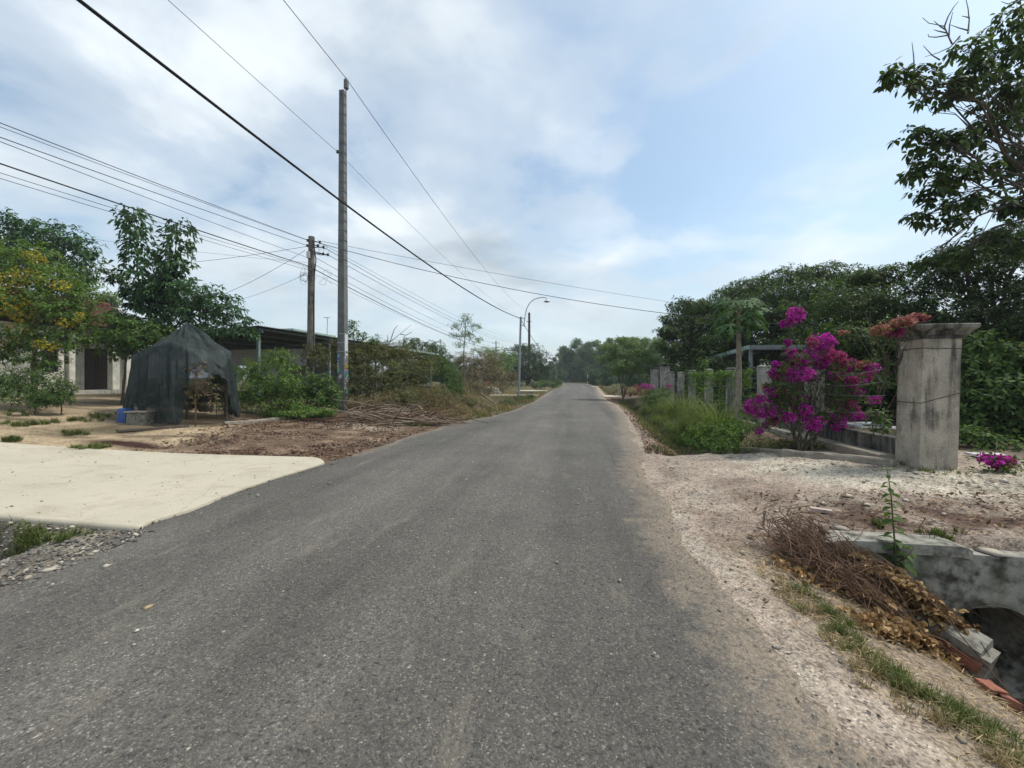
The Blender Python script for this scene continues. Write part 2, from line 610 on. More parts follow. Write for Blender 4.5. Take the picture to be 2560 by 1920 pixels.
def sticker_mat(name, ground, ink, scale):
    m, t, b = new_mat(name)
    n = voro(t, coords(t, 'World', (scale, scale, scale * 1.6)), 1.0)
    r = N(t, 'ShaderNodeSeparateColor'); t.links.new(n, r.inputs[0])
    c = mixc(t, ramp(t, r.outputs[0], [(0.52, 0), (0.56, 1)]), ground, ink)
    t.links.new(c, b.inputs['Base Color'])
    b.inputs['Roughness'].default_value = 0.6
    return m


M = {}
M['asphalt'] = asphalt()
M['soil'] = ground_mat()
M['net'] = net_mat()
M['slab'] = concrete('driveway_concrete', (0.455, 0.41, 0.32), (0.39, 0.345, 0.265), 0.45, False, fine=0.1, soft=True)
M['pillar'] = concrete('pillar_render', (0.40, 0.355, 0.285), (0.07, 0.062, 0.055), 0.47, True, fine=0.3)
M['pillar_cap'] = concrete('cap_render', (0.25, 0.235, 0.20), (0.03, 0.03, 0.028), 0.85, True)
M['post'] = concrete('post_concrete', (0.38, 0.36, 0.315), (0.08, 0.075, 0.066), 0.55, True)
M['lowwall'] = concrete('mossy_concrete', (0.20, 0.19, 0.165), (0.025, 0.025, 0.023), 0.95, True)
M['headwall'] = concrete('culvert_concrete', (0.32, 0.305, 0.26), (0.05, 0.047, 0.038), 0.68, False, moss=(0.075, 0.08, 0.045), scale=2.2)
M['kerb'] = concrete('kerb_concrete', (0.30, 0.265, 0.215), (0.13, 0.11, 0.09), 0.5, False, scale=1.5)
M['pole'] = concrete('pole_concrete', (0.155, 0.162, 0.158), (0.12, 0.126, 0.125), 0.4, True, fine=0.08)
M['oldpole'] = concrete('old_pole_concrete', (0.21, 0.195, 0.165), (0.035, 0.032, 0.03), 0.62, True)
M['darkpole'] = plain('dark_pole', (0.055, 0.05, 0.048), 0.9)
M['whitewall'] = concrete('lime_wall', (0.60, 0.575, 0.49), (0.36, 0.34, 0.28), 0.45, True)
M['greywall'] = concrete('grey_wall', (0.27, 0.27, 0.25), (0.15, 0.15, 0.14), 0.4, True)
M['tile'] = plain('clay_tile', (0.15, 0.055, 0.036), 0.9, var=0.5, scale=9)
M['brick'] = plain('clay_brick', (0.26, 0.105, 0.068), 0.95, var=0.45, scale=14)
M['mortar'] = concrete('rough_mortar', (0.25, 0.235, 0.20), (0.08, 0.075, 0.062), 0.65, False, scale=4)
M['wood'] = plain('dark_door_wood', (0.055, 0.035, 0.026), 0.7, var=0.4, scale=12)
M['timber'] = plain('weathered_board', (0.10, 0.082, 0.066), 0.95, var=0.4, scale=10)
M['steel'] = plain('galvanised_steel', (0.33, 0.35, 0.36), 0.5, 0.5, 0.2)
M['roofsheet'] = plain('grey_roof_sheet', (0.10, 0.11, 0.11), 0.5, 0.3, 0.35, 3)
M['greensheet'] = plain('pale_green_sheet', (0.30, 0.40, 0.36), 0.5, 0.0, 0.15)
M['greenpaint'] = plain('grey_green_paint', (0.19, 0.25, 0.245), 0.5, 0.0, 0.2)
M['black'] = plain('black_rubber', (0.012, 0.012, 0.013), 0.6)
M['cable'] = plain('cable_sheath', (0.014, 0.015, 0.017), 0.7)
M['greycable'] = plain('thin_conductor', (0.045, 0.05, 0.055), 0.7)
M['porcelain'] = plain('grey_insulator', (0.15, 0.165, 0.16), 0.35)
M['glass'] = plain('dark_pane', (0.02, 0.025, 0.028), 0.12, spec=0.5)
M['lamp'] = plain('lamp_head', (0.55, 0.55, 0.53), 0.4)
M['white'] = plain('white_plastic', (0.62, 0.62, 0.60), 0.5, var=0.2, scale=20)
M['blue'] = plain('blue_plastic', (0.03, 0.10, 0.30), 0.35, var=0.3, scale=14)
M['red'] = plain('red_plastic', (0.42, 0.02, 0.04), 0.4)
M['pinkblock'] = plain('pinkish_tile', (0.46, 0.36, 0.31), 0.8)
M['bark'] = bark('brown_bark', (0.12, 0.095, 0.072))
M['palebark'] = bark('pale_bark', (0.24, 0.205, 0.16))
M['greybark'] = bark('grey_bark', (0.15, 0.14, 0.12))
M['papayabark'] = bark('papaya_bark', (0.26, 0.225, 0.17), 14)
M['twig'] = plain('dry_twig', (0.15, 0.088, 0.055), 0.9, var=0.5, scale=9)
M['palestick'] = plain('bleached_stick', (0.30, 0.23, 0.17), 0.9, var=0.5, scale=5)
M['greenstem'] = plain('green_stem', (0.10, 0.13, 0.05), 0.7)
# foliage
M['lf_dark'] = leaf_mat('leaves_dark', (0.044, 0.080, 0.024), (0.092, 0.140, 0.036), None, 0.3)
M['lf_deep'] = leaf_mat('leaves_deep', (0.030, 0.056, 0.019), (0.062, 0.10, 0.029), None, 0.25)
M['lf_rubber'] = leaf_mat('leaves_rubber', (0.043, 0.096, 0.043), (0.090, 0.167, 0.065), None, 0.25)
M['lf_mid'] = leaf_mat('leaves_mid', (0.061, 0.115, 0.036), (0.115, 0.182, 0.051), (0.297, 0.257, 0.068), 0.3)
M['lf_bright'] = leaf_mat('leaves_bright', (0.078, 0.150, 0.036), (0.150, 0.227, 0.055), (0.312, 0.286, 0.078), 0.33)
M['lf_olive'] = leaf_mat('leaves_olive', (0.085, 0.098, 0.039), (0.150, 0.150, 0.060), (0.286, 0.208, 0.104), 0.25)
M['lf_brown'] = leaf_mat('leaves_brown', (0.125, 0.103, 0.057), (0.206, 0.163, 0.088), (0.094, 0.138, 0.050), 0.2)
M['lf_far'] = leaf_mat('leaves_far', (0.115, 0.18, 0.07), (0.20, 0.28, 0.115), None, 0.32)
M['lf_fardark'] = leaf_mat('leaves_far_dark', (0.075, 0.130, 0.060), (0.125, 0.195, 0.085), None, 0.3)
M['lf_yellow'] = leaf_mat('cassia_flowers', (0.34, 0.27, 0.03), (0.52, 0.42, 0.06), (0.20, 0.24, 0.05), 0.35, tcol=(1, 1, 0.7))
M['lf_papaya'] = leaf_mat('leaves_papaya', (0.058, 0.120, 0.044), (0.101, 0.176, 0.062), None, 0.25)
M['grass'] = leaf_mat('grass_blades', (0.075, 0.105, 0.030), (0.135, 0.16, 0.05), (0.34, 0.28, 0.14), 0.3)
M['drygrass'] = leaf_mat('dry_grass', (0.17, 0.125, 0.06), (0.32, 0.25, 0.13), None, 0.2)
M['lemongrass'] = leaf_mat('lemongrass_blades', (0.11, 0.165, 0.040), (0.22, 0.27, 0.085), (0.42, 0.38, 0.20), 0.32)
M['magenta'] = leaf_mat('magenta_bracts', (0.40, 0.016, 0.29), (0.64, 0.055, 0.50), (0.70, 0.25, 0.48), 0.38, 0.6, 0.5, tcol=(1.15, 1, 1.1))
M['crimson'] = leaf_mat('crimson_bracts', (0.33, 0.025, 0.15), (0.46, 0.09, 0.22), (0.58, 0.34, 0.26), 0.3, 0.6, 0.6, tcol=(1.1, 1, 1))
M['salmon'] = leaf_mat('faded_bracts', (0.33, 0.12, 0.10), (0.50, 0.27, 0.20), (0.60, 0.44, 0.32), 0.3, 0.7, 0.6, tcol=(1.1, 1, 1))
M['deadleaf'] = leaf_mat('dead_leaves', (0.25, 0.145, 0.065), (0.50, 0.35, 0.18), (0.64, 0.53, 0.35), 0.2, 0.8, 0.3, tcol=(1.1, 1, 0.8))
M['litter'] = leaf_mat('leaf_litter', (0.11, 0.065, 0.042), (0.25, 0.17, 0.11), (0.45, 0.36, 0.25), 0.05, 0.9, 0.5, 0.1)
M['straw'] = leaf_mat('straw', (0.25, 0.18, 0.105), (0.46, 0.36, 0.22), None, 0.1, 0.9, 0.5, 0.1)
M['gravel'] = leaf_mat('loose_gravel', (0.11, 0.105, 0.095), (0.20, 0.185, 0.165), (0.5, 0.46, 0.4), 0.0, 0.9, 0.5, 0.15)
M['redgravel'] = leaf_mat('laterite_gravel', (0.085, 0.048, 0.034), (0.15, 0.088, 0.06), (0.42, 0.34, 0.26), 0.0, 0.9, 0.5, 0.1)
M['palestone'] = leaf_mat('pale_rubble', (0.36, 0.315, 0.25), (0.52, 0.47, 0.39), (0.62, 0.58, 0.5), 0.0, 0.9, 0.6, 0.15)

# ------------------------------------------------------------------ plants
RNG = np.random.default_rng(7)


def unit(a):
    return a / np.maximum(np.linalg.norm(a, axis=-1, keepdims=True), 1e-9)


def leaf_mesh(name, o, t, nrm, L, Wd, fold=0.12, droop=0.12, wide_at=0.42, hi=False):
    """leaves from base points o along t, facing nrm; each one an island"""
    n = len(o)
    L = np.broadcast_to(np.asarray(L, float), (n,))[:, None]; Wd = np.broadcast_to(np.asarray(Wd, float), (n,))[:, None]
    t = unit(t); b = unit(np.cross(t, nrm)); nn = np.cross(b, t)
    down = np.array([0, 0, -1.0])
    if not hi:
        p1 = o + t * L * wide_at + b * Wd / 2 + nn * Wd * fold
        p3 = o + t * L * wide_at - b * Wd / 2 + nn * Wd * fold
        p2 = o + t * L + down * L * droop
        V = np.stack([o, p1, p2, p3], 1).reshape(-1, 3)
        k = np.arange(n)[:, None] * 4
        Fc = np.concatenate([k + np.array([0, 1, 2]), k + np.array([0, 2, 3])], 0)
        return np_mesh(name, V, Fc)
    m1 = o + t * L * 0.33 + down * L * droop * 0.12; m2 = o + t * L * 0.68 + down * L * droop * 0.5
    l1 = m1 + b * Wd * 0.46 + nn * Wd * fold; r1 = m1 - b * Wd * 0.46 + nn * Wd * fold
    l2 = m2 + b * Wd * 0.40 + nn * Wd * fold; r2 = m2 - b * Wd * 0.40 + nn * Wd * fold
    tip = o + t * L + down * L * droop
    V = np.stack([o, l1, m1, r1, l2, m2, r2, tip], 1).reshape(-1, 3)
    k = np.arange(n)[:, None] * 8
    tri = [(0, 2, 1), (0, 3, 2), (1, 2, 5), (1, 5, 4), (2, 3, 6), (2, 6, 5), (4, 5, 7), (5, 6, 7)]
    Fc = np.concatenate([k + np.array(q) for q in tri], 0)
    return np_mesh(name, V, Fc)


def whorls(rng, c, axis, k, L, spread=70, jit=16, sag=0.35, pet=0.25, lj=0.3):
    """k leaves round each axis; returns o, t, n, L"""
    m = len(c); axis = unit(axis)
    ref = unit(rng.normal(size=(m, 3)))
    a = unit(np.cross(axis, ref)); b = np.cross(axis, a)
    ang = (np.arange(k)[None] * 2 * np.pi / k + rng.normal(0, 0.35, (m, k)) + rng.uniform(0, 6.28, (m, 1)))
    s = np.radians(spread + rng.normal(0, jit, (m, k)))
    per = a[:, None] * np.cos(ang)[..., None] + b[:, None] * np.sin(ang)[..., None]
    t = axis[:, None] * np.cos(s)[..., None] + per * np.sin(s)[..., None]
    o = c[:, None] + unit(t) * (pet * L) * rng.uniform(0.2, 1.4, (m, k, 1))
    t = unit(t + np.array([0, 0, -1.0]) * sag * rng.uniform(0.3, 1.6, (m, k, 1)))
    nrm = unit(axis[:, None] * 0.7 + np.array([0, 0, 0.6]) + rng.normal(0, 0.25, (m, k, 3)))
    Ls = L * (1 + rng.uniform(-lj, lj, (m, k)))
    return o.reshape(-1, 3), t.reshape(-1, 3), nrm.reshape(-1, 3), Ls.ravel()


def lobe_points(rng, lobes, n, out=2.4, lumpy=0.35):
    """cluster centres and outward axes in a set of ellipsoids ((cx,cy,cz),(rx,ry,rz))"""
    w = np.array([(l[1][0] * l[1][1] * l[1][2]) ** (2 / 3) for l in lobes]); w = w / w.sum()
    P, A = [], []
    for (c, r), wi in zip(lobes, w):
        k = max(4, int(n * wi))
        d = unit(rng.normal(size=(k, 3)))
        rad = rng.uniform(0, 1, (k, 1)) ** (1 / out)
        nz = fbm(d[:, 0] * 2.2 + d[:, 2] * 1.7 + c[0], d[:, 1] * 2.2 - d[:, 2] * 1.3 + c[1], 5, 3)[:, None]
        rad = rad * (1 - lumpy + 2 * lumpy * nz)
        P.append(np.array(c) + d * rad * np.array(r)); A.append(unit(d * 0.7 + np.array([0, 0, 0.55]) + rng.normal(0, 0.2, (k, 3))))
    return np.concatenate(P), np.concatenate(A)


def bend(a, b, k, rng, wob=0.06, lift=0.0):
    a = np.array(a); b = np.array(b); L = np.linalg.norm(b - a)
    s = np.linspace(0, 1, k)[:, None]
    p = a + (b - a) * s + np.array([0, 0, 1.0]) * (4 * s * (1 - s)) * lift * L
    p[1:-1] += rng.normal(0, wob * L / k * 1.4, (k - 2, 3))
    return p


def tree(name, label, cat, base, lobes, n, k, L, asp, leaf, barkm, trunk_r=0.12, trunk_top=None, group=None, seed=1, spread=70, sag=0.35,
         out=2.4, lumpy=0.35, stems=None, twigs=8, hi=False, droop=0.12, fold=0.12, no_trunk=False, wide_at=0.42, extra=None):
    """base (world point), lobes (world), n clusters of k leaves each; a thing with trunk (limbs and twigs) and crown"""
    rng = np.random.default_rng(seed)
    root = empty(name, base, label, cat, group)
    bx = np.array(base)
    lob = [(np.array(c) - bx, np.array(r)) for c, r in lobes]
    mb = MB()
    cc = np.mean([c for c, _ in lob], 0)
    top = np.array(trunk_top) - bx if trunk_top is not None else np.array([cc[0] * 0.4, cc[1] * 0.4, max(0.3, cc[2] * 0.75)])
    P, A = lobe_points(rng, lob, n, out, lumpy)
    stems = stems or [top]
    for sp in stems:
        sp = np.array(sp)
        path = bend([rng.normal(0, 0.02), rng.normal(0, 0.02), -0.08], sp, 7, rng, 0.05)
        mb.tube(path, list(np.linspace(trunk_r, trunk_r * 0.5, 7)), 7)
    for c, r in lob:
        sp = np.array(min(stems, key=lambda q: np.linalg.norm(np.array(q)[:2] - c[:2])))
        st = sp * rng.uniform(0.72, 1.0)
        path = bend(st, c, 6, rng, 0.12, 0.05)
        tr = trunk_r * 0.42
        mb.tube(path, list(np.linspace(tr, tr * 0.35, 6)), 5)
        dd = np.linalg.norm(P - c, axis=1)
        near = np.where(dd < max(r) * 1.2)[0]
        for i in rng.choice(near, min(twigs, len(near)), replace=False) if len(near) else []:
            mb.tube(bend(path[rng.integers(2, 6)], P[i], 4, rng, 0.12, 0.03), [tr * 0.38, tr * 0.3, tr * 0.2, tr * 0.08], 4, cap=False)
    mb.build('trunk', barkm, root)
    o, t, nr, Ls = whorls(rng, P, A, k, L, spread, sag=sag)
    link('crown', leaf_mesh('crown', o, t, nr, Ls, Ls * asp, fold, droop, wide_at, hi), leaf, root)
    if extra:
        extra(rng, root, P, A, lob)
    return root


def copy_thing(src, loc, rz=0.0, s=1.0, label=None, sz=None):
    r = src.copy(); COL.objects.link(r)
    r.location = loc; r.rotation_euler = (0, 0, rz); r.scale = (s, s, s * (sz or 1))
    if label:
        r['label'] = label
    for ch in src.children:
        c = ch.copy(); COL.objects.link(c); c.parent = r
        for g in ch.children:
            q = g.copy(); COL.objects.link(q); q.parent = c
    return r


def PL(px, py, d, rx, ry, rd=None):
    """a lobe from photograph pixels: centre, depth, radii in pixels (rd = depth radius in metres)"""
    c = W(px, py, d); s = d / F_PX
    return (tuple(c), (rx * s, rd if rd else rx * s, ry * s))


def blades(rng, o, h, w, lean, az=None, curve=0.6, seg=4):
    """grass blades as curved strips: returns V, F (quads)"""
    n = len(o)
    az = rng.uniform(0, 2 * np.pi, n) if az is None else az
    d = np.stack([np.cos(az), np.sin(az), np.zeros(n)], 1); s = np.stack([-np.sin(az), np.cos(az), np.zeros(n)], 1)
    h = np.broadcast_to(h, (n,)); lean = np.broadcast_to(lean, (n,)); w = np.broadcast_to(w, (n,))
    V = np.zeros((n, (seg + 1) * 2, 3))
    p = o.copy(); ang = lean.copy()
    for i in range(seg + 1):
        ww = w * (1 - (i / seg) ** 1.6) * 0.5 + 0.0004
        V[:, i * 2] = p - s * ww[:, None]; V[:, i * 2 + 1] = p + s * ww[:, None]
        step = (h / seg)[:, None]
        p = p + step * (d * np.sin(ang)[:, None] + np.array([0, 0, 1.0]) * np.cos(ang)[:, None])
        ang = ang + curve * rng.uniform(0.5, 1.5, n)
    base = np.arange(n)[:, None] * ((seg + 1) * 2)
    Fc = np.concatenate([base + np.array([i * 2, i * 2 + 1, i * 2 + 3, i * 2 + 2]) for i in range(seg)], 0)
    return V.reshape(-1, 3), Fc


def stones_mesh(rng, name, P, size, flatk=0.6):
    """little angular stones at P"""
    n = len(P)
    base = np.array([(1, 0, 0), (0.3, 0.95, 0), (-0.8, 0.6, 0), (-0.8, -0.6, 0), (0.3, -0.95, 0), (0.1, 0.05, 1), (0, 0, -0.6)])
    tri = np.array([(0, 1, 5), (1, 2, 5), (2, 3, 5), (3, 4, 5), (4, 0, 5), (1, 0, 6), (2, 1, 6), (3, 2, 6), (4, 3, 6), (0, 4, 6)])
    a = rng.uniform(0, 6.28, n); ca, sa = np.cos(a), np.sin(a)
    s = np.broadcast_to(size, (n,))
    B = base[None] * (1 + rng.uniform(-0.35, 0.35, (n, 7, 3)))
    X = (B[..., 0] * ca[:, None] - B[..., 1] * sa[:, None]) * s[:, None] * rng.uniform(0.7, 1.3, (n, 1))
    Y = (B[..., 0] * sa[:, None] + B[..., 1] * ca[:, None]) * s[:, None] * rng.uniform(0.7, 1.3, (n, 1))
    Z = B[..., 2] * s[:, None] * flatk
    V = np.stack([X, Y, Z], -1) + P[:, None]
    Fc = (np.arange(n)[:, None, None] * 7 + tri[None]).reshape(-1, 3)
    return np_mesh(name, V.reshape(-1, 3), Fc)


def scatter(rng, n, x0, x1, y0, y1, keep=None):
    x = rng.uniform(x0, x1, n); y = rng.uniform(y0, y1, n)
    if keep is not None:
        m = keep(x, y); x, y = x[m], y[m]
    return np.stack([x, y, H(x, y)], 1)

# ------------------------------------------------------------------ ground, road, slabs
PIPE = (3.37, -0.71, 0.36)


def spaced(*seg):
    out = []
    for a, b, st in seg:
        out += list(np.arange(a, b, st))
    return np.array(out)


def slab_far(x): return np.interp(x, [-40, -11, -4.6], [4.5, 6.15, 6.72])


def in_slab(x, y):
    return (x < xl(y) + 0.05) & (y > 3.3) & (y < slab_far(x))


def ground_color(x, y):
    tl = xl(y) - x; tr = x - xr(y)
    n1 = fbm(x * 0.9, y * 0.9, 3, 5); n2 = fbm(x * 2.7, y * 2.7, 11, 4); n3 = fbm(x * 0.35, y * 0.35, 23, 4)
    c = np.zeros(x.shape + (3,))

    def put(mask, col):
        nonlocal c
        m = np.clip(mask, 0, 1)[..., None]
        c = c * (1 - m) + np.array(col) * m
    put(np.ones_like(x), (0.17, 0.135, 0.09))
    # left side: dry grassy soil, then the sandy yard and the brown gravel
    put((tl > 0) * sst(0.42, 0.62, n1), (0.085, 0.078, 0.04))
    yard = band(y, 6.2, 13.2, 0.8) * sst(0.0, 0.5, tl)
    put(yard, (0.41, 0.315, 0.205))
    put(yard * sst(0.50, 0.62, n1 + 0.10 * sst(10, 13, y)), (0.16, 0.125, 0.08))
    gx = x + 1.6 * (n1 - 0.5) + 0.5 * (y - 9)
    brown = band(y + 1.2 * (n1 - 0.5), 6.3, 13.6, 0.7) * sst(-9.6, -8.2, gx) * (tl > 0)
    put(brown, (0.15, 0.104, 0.072))
    put(brown * sst(0.52, 0.66, n2), (0.23, 0.165, 0.115))
    put(np.exp(-((x + 6.0) / 1.0) ** 2 - ((y - 11.6) / 0.9) ** 2) * 1.3 * sst(0.4, 0.55, n2), (0.42, 0.36, 0.27))
    put(np.exp(-((x + 9.2) / 0.9) ** 2 - ((y - 7.0) / 0.22) ** 2) * 1.6, (0.05, 0.024, 0.02))
    put((tl > 0) * sst(13.5, 16, y), (0.11, 0.085, 0.048))
    put((tl > 0) * sst(15, 18, y) * sst(0.5, 0.65, n1), (0.07, 0.075, 0.03))
    # near left ditch edge: grit and dark litter
    nl = (tl > -0.1) * (1 - sst(3.2, 3.5, y))
    put(nl, (0.16, 0.14, 0.115)); put(nl * sst(0.5, 0.62, n2), (0.30, 0.265, 0.21)); put(nl * sst(0.6, 0.7, n1), (0.075, 0.045, 0.032))
    # right side: pinkish dirt driveway with a pale crushed stone track
    put((tr > -0.2), (0.35, 0.285, 0.23))
    put((tr > -0.2) * sst(0.52, 0.66, n2) * 0.7, (0.38, 0.325, 0.265))
    put((tr > 0.2) * sst(0.56, 0.68, n1) * 0.5, (0.22, 0.16, 0.125))
    cy = np.interp(x, [2.4, 3.7, 5.0, 9], [7.5, 6.6, 5.8, 5.4])
    pale = np.exp(-((y - cy + 0.7 * (n1 - 0.5)) / 1.1) ** 4) * sst(2.3, 3.4, x + 1.2 * (n2 - 0.5)) * (tr > 0)
    put(pale * sst(0.30, 0.50, n2 + 0.1), (0.50, 0.445, 0.36))
    lit = np.exp(-((y - 4.6) / 0.5) ** 2) * sst(2.0, 3.0, x) * 1.2 * sst(0.3, 0.5, n2)
    put(lit, (0.12, 0.08, 0.062))
    # bank of the near right ditch
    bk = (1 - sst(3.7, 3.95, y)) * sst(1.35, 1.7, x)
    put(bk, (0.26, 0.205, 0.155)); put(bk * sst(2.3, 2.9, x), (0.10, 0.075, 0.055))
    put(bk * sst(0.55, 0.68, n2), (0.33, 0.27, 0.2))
    # past the kerb
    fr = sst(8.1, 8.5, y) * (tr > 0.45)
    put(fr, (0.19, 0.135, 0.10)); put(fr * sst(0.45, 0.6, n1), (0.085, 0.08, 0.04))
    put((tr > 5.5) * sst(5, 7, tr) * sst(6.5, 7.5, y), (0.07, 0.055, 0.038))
    far = sst(35, 60, y)
    put(far * ((tl > 0.3) | (tr > 0.3)), (0.13, 0.115, 0.06))
    put(far * ((tl > 0.3) | (tr > 0.3)) * sst(0.45, 0.6, n3), (0.085, 0.095, 0.04))
    return c


def build_ground():
    xs = np.concatenate([-np.geomspace(900, 10.5, 46), spaced((-10.3, 7.6, 0.075)), np.geomspace(7.7, 900, 46)])
    ys = np.concatenate([-np.geomspace(900, 3, 22), spaced((-2.7, 0.6, 0.3), (0.6, 9.6, 0.065), (9.6, 20, 0.16), (20, 40, 0.5), (40, 150, 1.6)), np.geomspace(152, 1500, 26)])
    X, Y = np.meshgrid(xs, ys)
    tl = xl(Y) - X; tr = X - xr(Y)
    off = np.maximum(tl, tr)
    Z = H(X, Y)
    amp = sst(0.05, 0.9, off) * (~in_slab(X, Y))
    amp = amp * (1 - sst(150, 300, np.abs(X)))
    Z = Z - 0.014 + amp * ((fbm(X * 1.3, Y * 1.3, 41, 4) - 0.5) * 0.10 + (fbm(X * 9, Y * 9, 44, 3) - 0.5) * 0.035)
    Z = np.where(off < 0, -0.03, Z)
    nx, ny = len(xs), len(ys)
    V = np.stack([X, Y, Z], -1).reshape(-1, 3)
    i = np.arange(ny - 1)[:, None] * nx + np.arange(nx - 1)[None]
    Fc = np.stack([i, i + 1, i + nx + 1, i + nx], -1).reshape(-1, 4)
    cen = V[Fc].mean(1)
    hole = (cen[:, 1] > 3.865) & (cen[:, 1] < 4.05) & ((cen[:, 0] - PIPE[0]) ** 2 + (cen[:, 2] - PIPE[1]) ** 2 < (PIPE[2] - 0.02) ** 2)
    me = np_mesh('ground', V, Fc[~hole], True)
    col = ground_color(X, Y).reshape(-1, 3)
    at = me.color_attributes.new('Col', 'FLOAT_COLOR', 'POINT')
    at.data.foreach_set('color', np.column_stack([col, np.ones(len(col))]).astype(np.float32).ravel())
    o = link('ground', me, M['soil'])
    tag(o, kind='structure')


def build_road():
    ys = spaced((-12, 0.8, 0.4), (0.8, 9, 0.035), (9, 20, 0.09), (20, 60, 0.3), (60, 230, 1.0))
    s = np.concatenate([[0, 0.006, 0.015, 0.03], np.linspace(0.05, 0.95, 34), [0.97, 0.985, 0.994, 1]])
    jl = (fbm(ys * 1.1, ys * 0 + 3.1, 61, 5) - 0.5) * 0.26 + (fbm(ys * 8, ys * 0 + 1.3, 63, 3) - 0.5) * 0.07
    jr = (fbm(ys * 1.0, ys * 0 + 7.7, 67, 5) - 0.5) * 0.42 + (fbm(ys * 9, ys * 0 + 5.3, 69, 3) - 0.5) * 0.09
    L = xl(ys) + jl * np.where((ys > 3.2) & (ys < 6.8), 0.35, 1.0); R = xr(ys) + jr
    X = L[:, None] + (R - L)[:, None] * s[None]
    Y = np.repeat(ys[:, None], len(s), 1)
    Z = 0.004 + 0.03 * (1 - (2 * s[None] - 1) ** 2) + 0.006 * (fbm(X * 0.8, Y * 0.8, 71, 3) - 0.5)
    Z[:, 0] = -0.02; Z[:, -1] = -0.02
    nx, ny = len(s), len(ys)
    i = np.arange(ny - 1)[:, None] * nx + np.arange(nx - 1)[None]
    me = np_mesh('road', np.stack([X, Y, Z], -1).reshape(-1, 3), np.stack([i, i + 1, i + nx + 1, i + nx], -1).reshape(-1, 4), True)
    dl = X - L[:, None] + np.where((Y > 3.0) & (Y < 7.0), 0.5, 0.16); dr = R[:, None] - X
    e = np.minimum(np.minimum(dl, dr), 3.0)
    at = me.attributes.new('edge', 'FLOAT', 'POINT')
    at.data.foreach_set('value', e.astype(np.float32).ravel())
    tag(link('road', me, M['asphalt']), kind='structure')


def build_driveway_slab():
    """cast concrete entrance slab on the left, with its drop to the ditch"""
    n = 70
    ys_t = np.linspace(0, 1, 46)
    rows = []
    for i, u in enumerate(np.linspace(0, 1, n)):
        x_out = -40
        # distance from the road, eased so that the road end is fine
        w = u ** 2.2
        row = []
        for v in ys_t:
            y0 = 3.34 + 0.012 * float(fbm(u * 40, 1.0, 5, 3)); y = y0 + (6.72 - y0) * v
            xe = float(xl(y)) + 0.03 + 0.05 * (float(fbm(y * 4, 2.0, 9, 4)) - 0.5)
            # the corners taper towards the asphalt
            xe += 0.08 * max(0, 1 - v / 0.07) ** 2 - 0.45 * max(0, (v - 0.86) / 0.14) ** 2
            x = xe + (x_out - xe) * w
            yy = y0 + (float(slab_far(x)) - y0) * v
            z = max(Hf(x, yy), 0) + 0.035
            if u < 0.02:
                z = 0.028
            row.append(Vector((x, yy, z)))
        rows.append(row)
    mb = MB()
    vs = [p for r in rows for p in r]; m = len(ys_t)
    fs = [(i * m + j, i * m + j + 1, (i + 1) * m + j + 1, (i + 1) * m + j) for i in range(n - 1) for j in range(m - 1)]
    mb.add(vs, fs, True)
    # front face over the ditch, with a rounded lip, and the thin far edge
    lip = []
    for r in rows:
        p = r[0]; k = min(1.0, max(0.0, (-4.35 - p.x) / 0.9))
        lip.append([p, p + Vector((0, -0.018, -0.008)), p + Vector((0, -0.03, -0.03)), p + Vector((0, -0.032, -0.08 - 0.10 * k)), p + Vector((0, -0.035, -0.1 - 0.5 * k))])
    vs = [p for r in lip for p in r]
    mb.add(vs, [(i * 5 + j, (i + 1) * 5 + j, (i + 1) * 5 + j + 1, i * 5 + j + 1) for i in range(n - 1) for j in range(4)], True)
    m2 = len(rows[0])
    edge = [p + Vector((0.012, 0, -0.06)) for p in rows[0]]
    mb.add(list(rows[0]) + edge, [(j, m2 + j, m2 + j + 1, j + 1) for j in range(m2 - 1)], True)
    far = [[r[-1], r[-1] + Vector((0, 0.012, -0.06))] for r in rows]
    vs = [p for r in far for p in r]
    mb.add(vs, [(i * 2, i * 2 + 1, (i + 1) * 2 + 1, (i + 1) * 2) for i in range(n - 1)], True)
    tag(mb.build('driveway_slab', M['slab']), 'pale cast concrete entrance slab beside the road at left', 'driveway', kind='structure')


build_ground()
build_road()
build_driveway_slab()


def strip_wall(name, label, cat, pts, w, h, mat, seed, amp=0.008, group=None, down=0.35):
    """low concrete strip that follows ground points (top height h over them)"""
    rng = np.random.default_rng(seed)
    P = [Vector(p) for p in pts]
    fine = []
    for a, b in zip(P[:-1], P[1:]):
        k = max(2, int((b - a).length / 0.12))
        fine += [a.lerp(b, i / k) for i in range(k)]
    fine.append(P[-1])
    rings = []
    for i, p in enumerate(fine):
        t = (fine[min(i + 1, len(fine) - 1)] - fine[max(i - 1, 0)]); t.z = 0; t.normalize()
        r = Vector((t.y, -t.x, 0))
        j = lambda: Vector(rng.normal(0, amp, 3))
        hh = h + 0.4 * amp * rng.normal()
        rings.append([p - r * w / 2 + Vector((0, 0, -down)) + j(), p - r * w / 2 + Vector((0, 0, hh - 0.02)) + j(), p - r * (w / 2 - 0.02) + Vector((0, 0, hh)) + j() * 0.5,
                      p + r * (w / 2 - 0.02) + Vector((0, 0, hh)) + j() * 0.5, p + r * w / 2 + Vector((0, 0, hh - 0.02)) + j(), p + r * w / 2 + Vector((0, 0, -down)) + j()])
    o = MB().rings(rings).build(name, mat)
    return tag(o, label, cat, group)


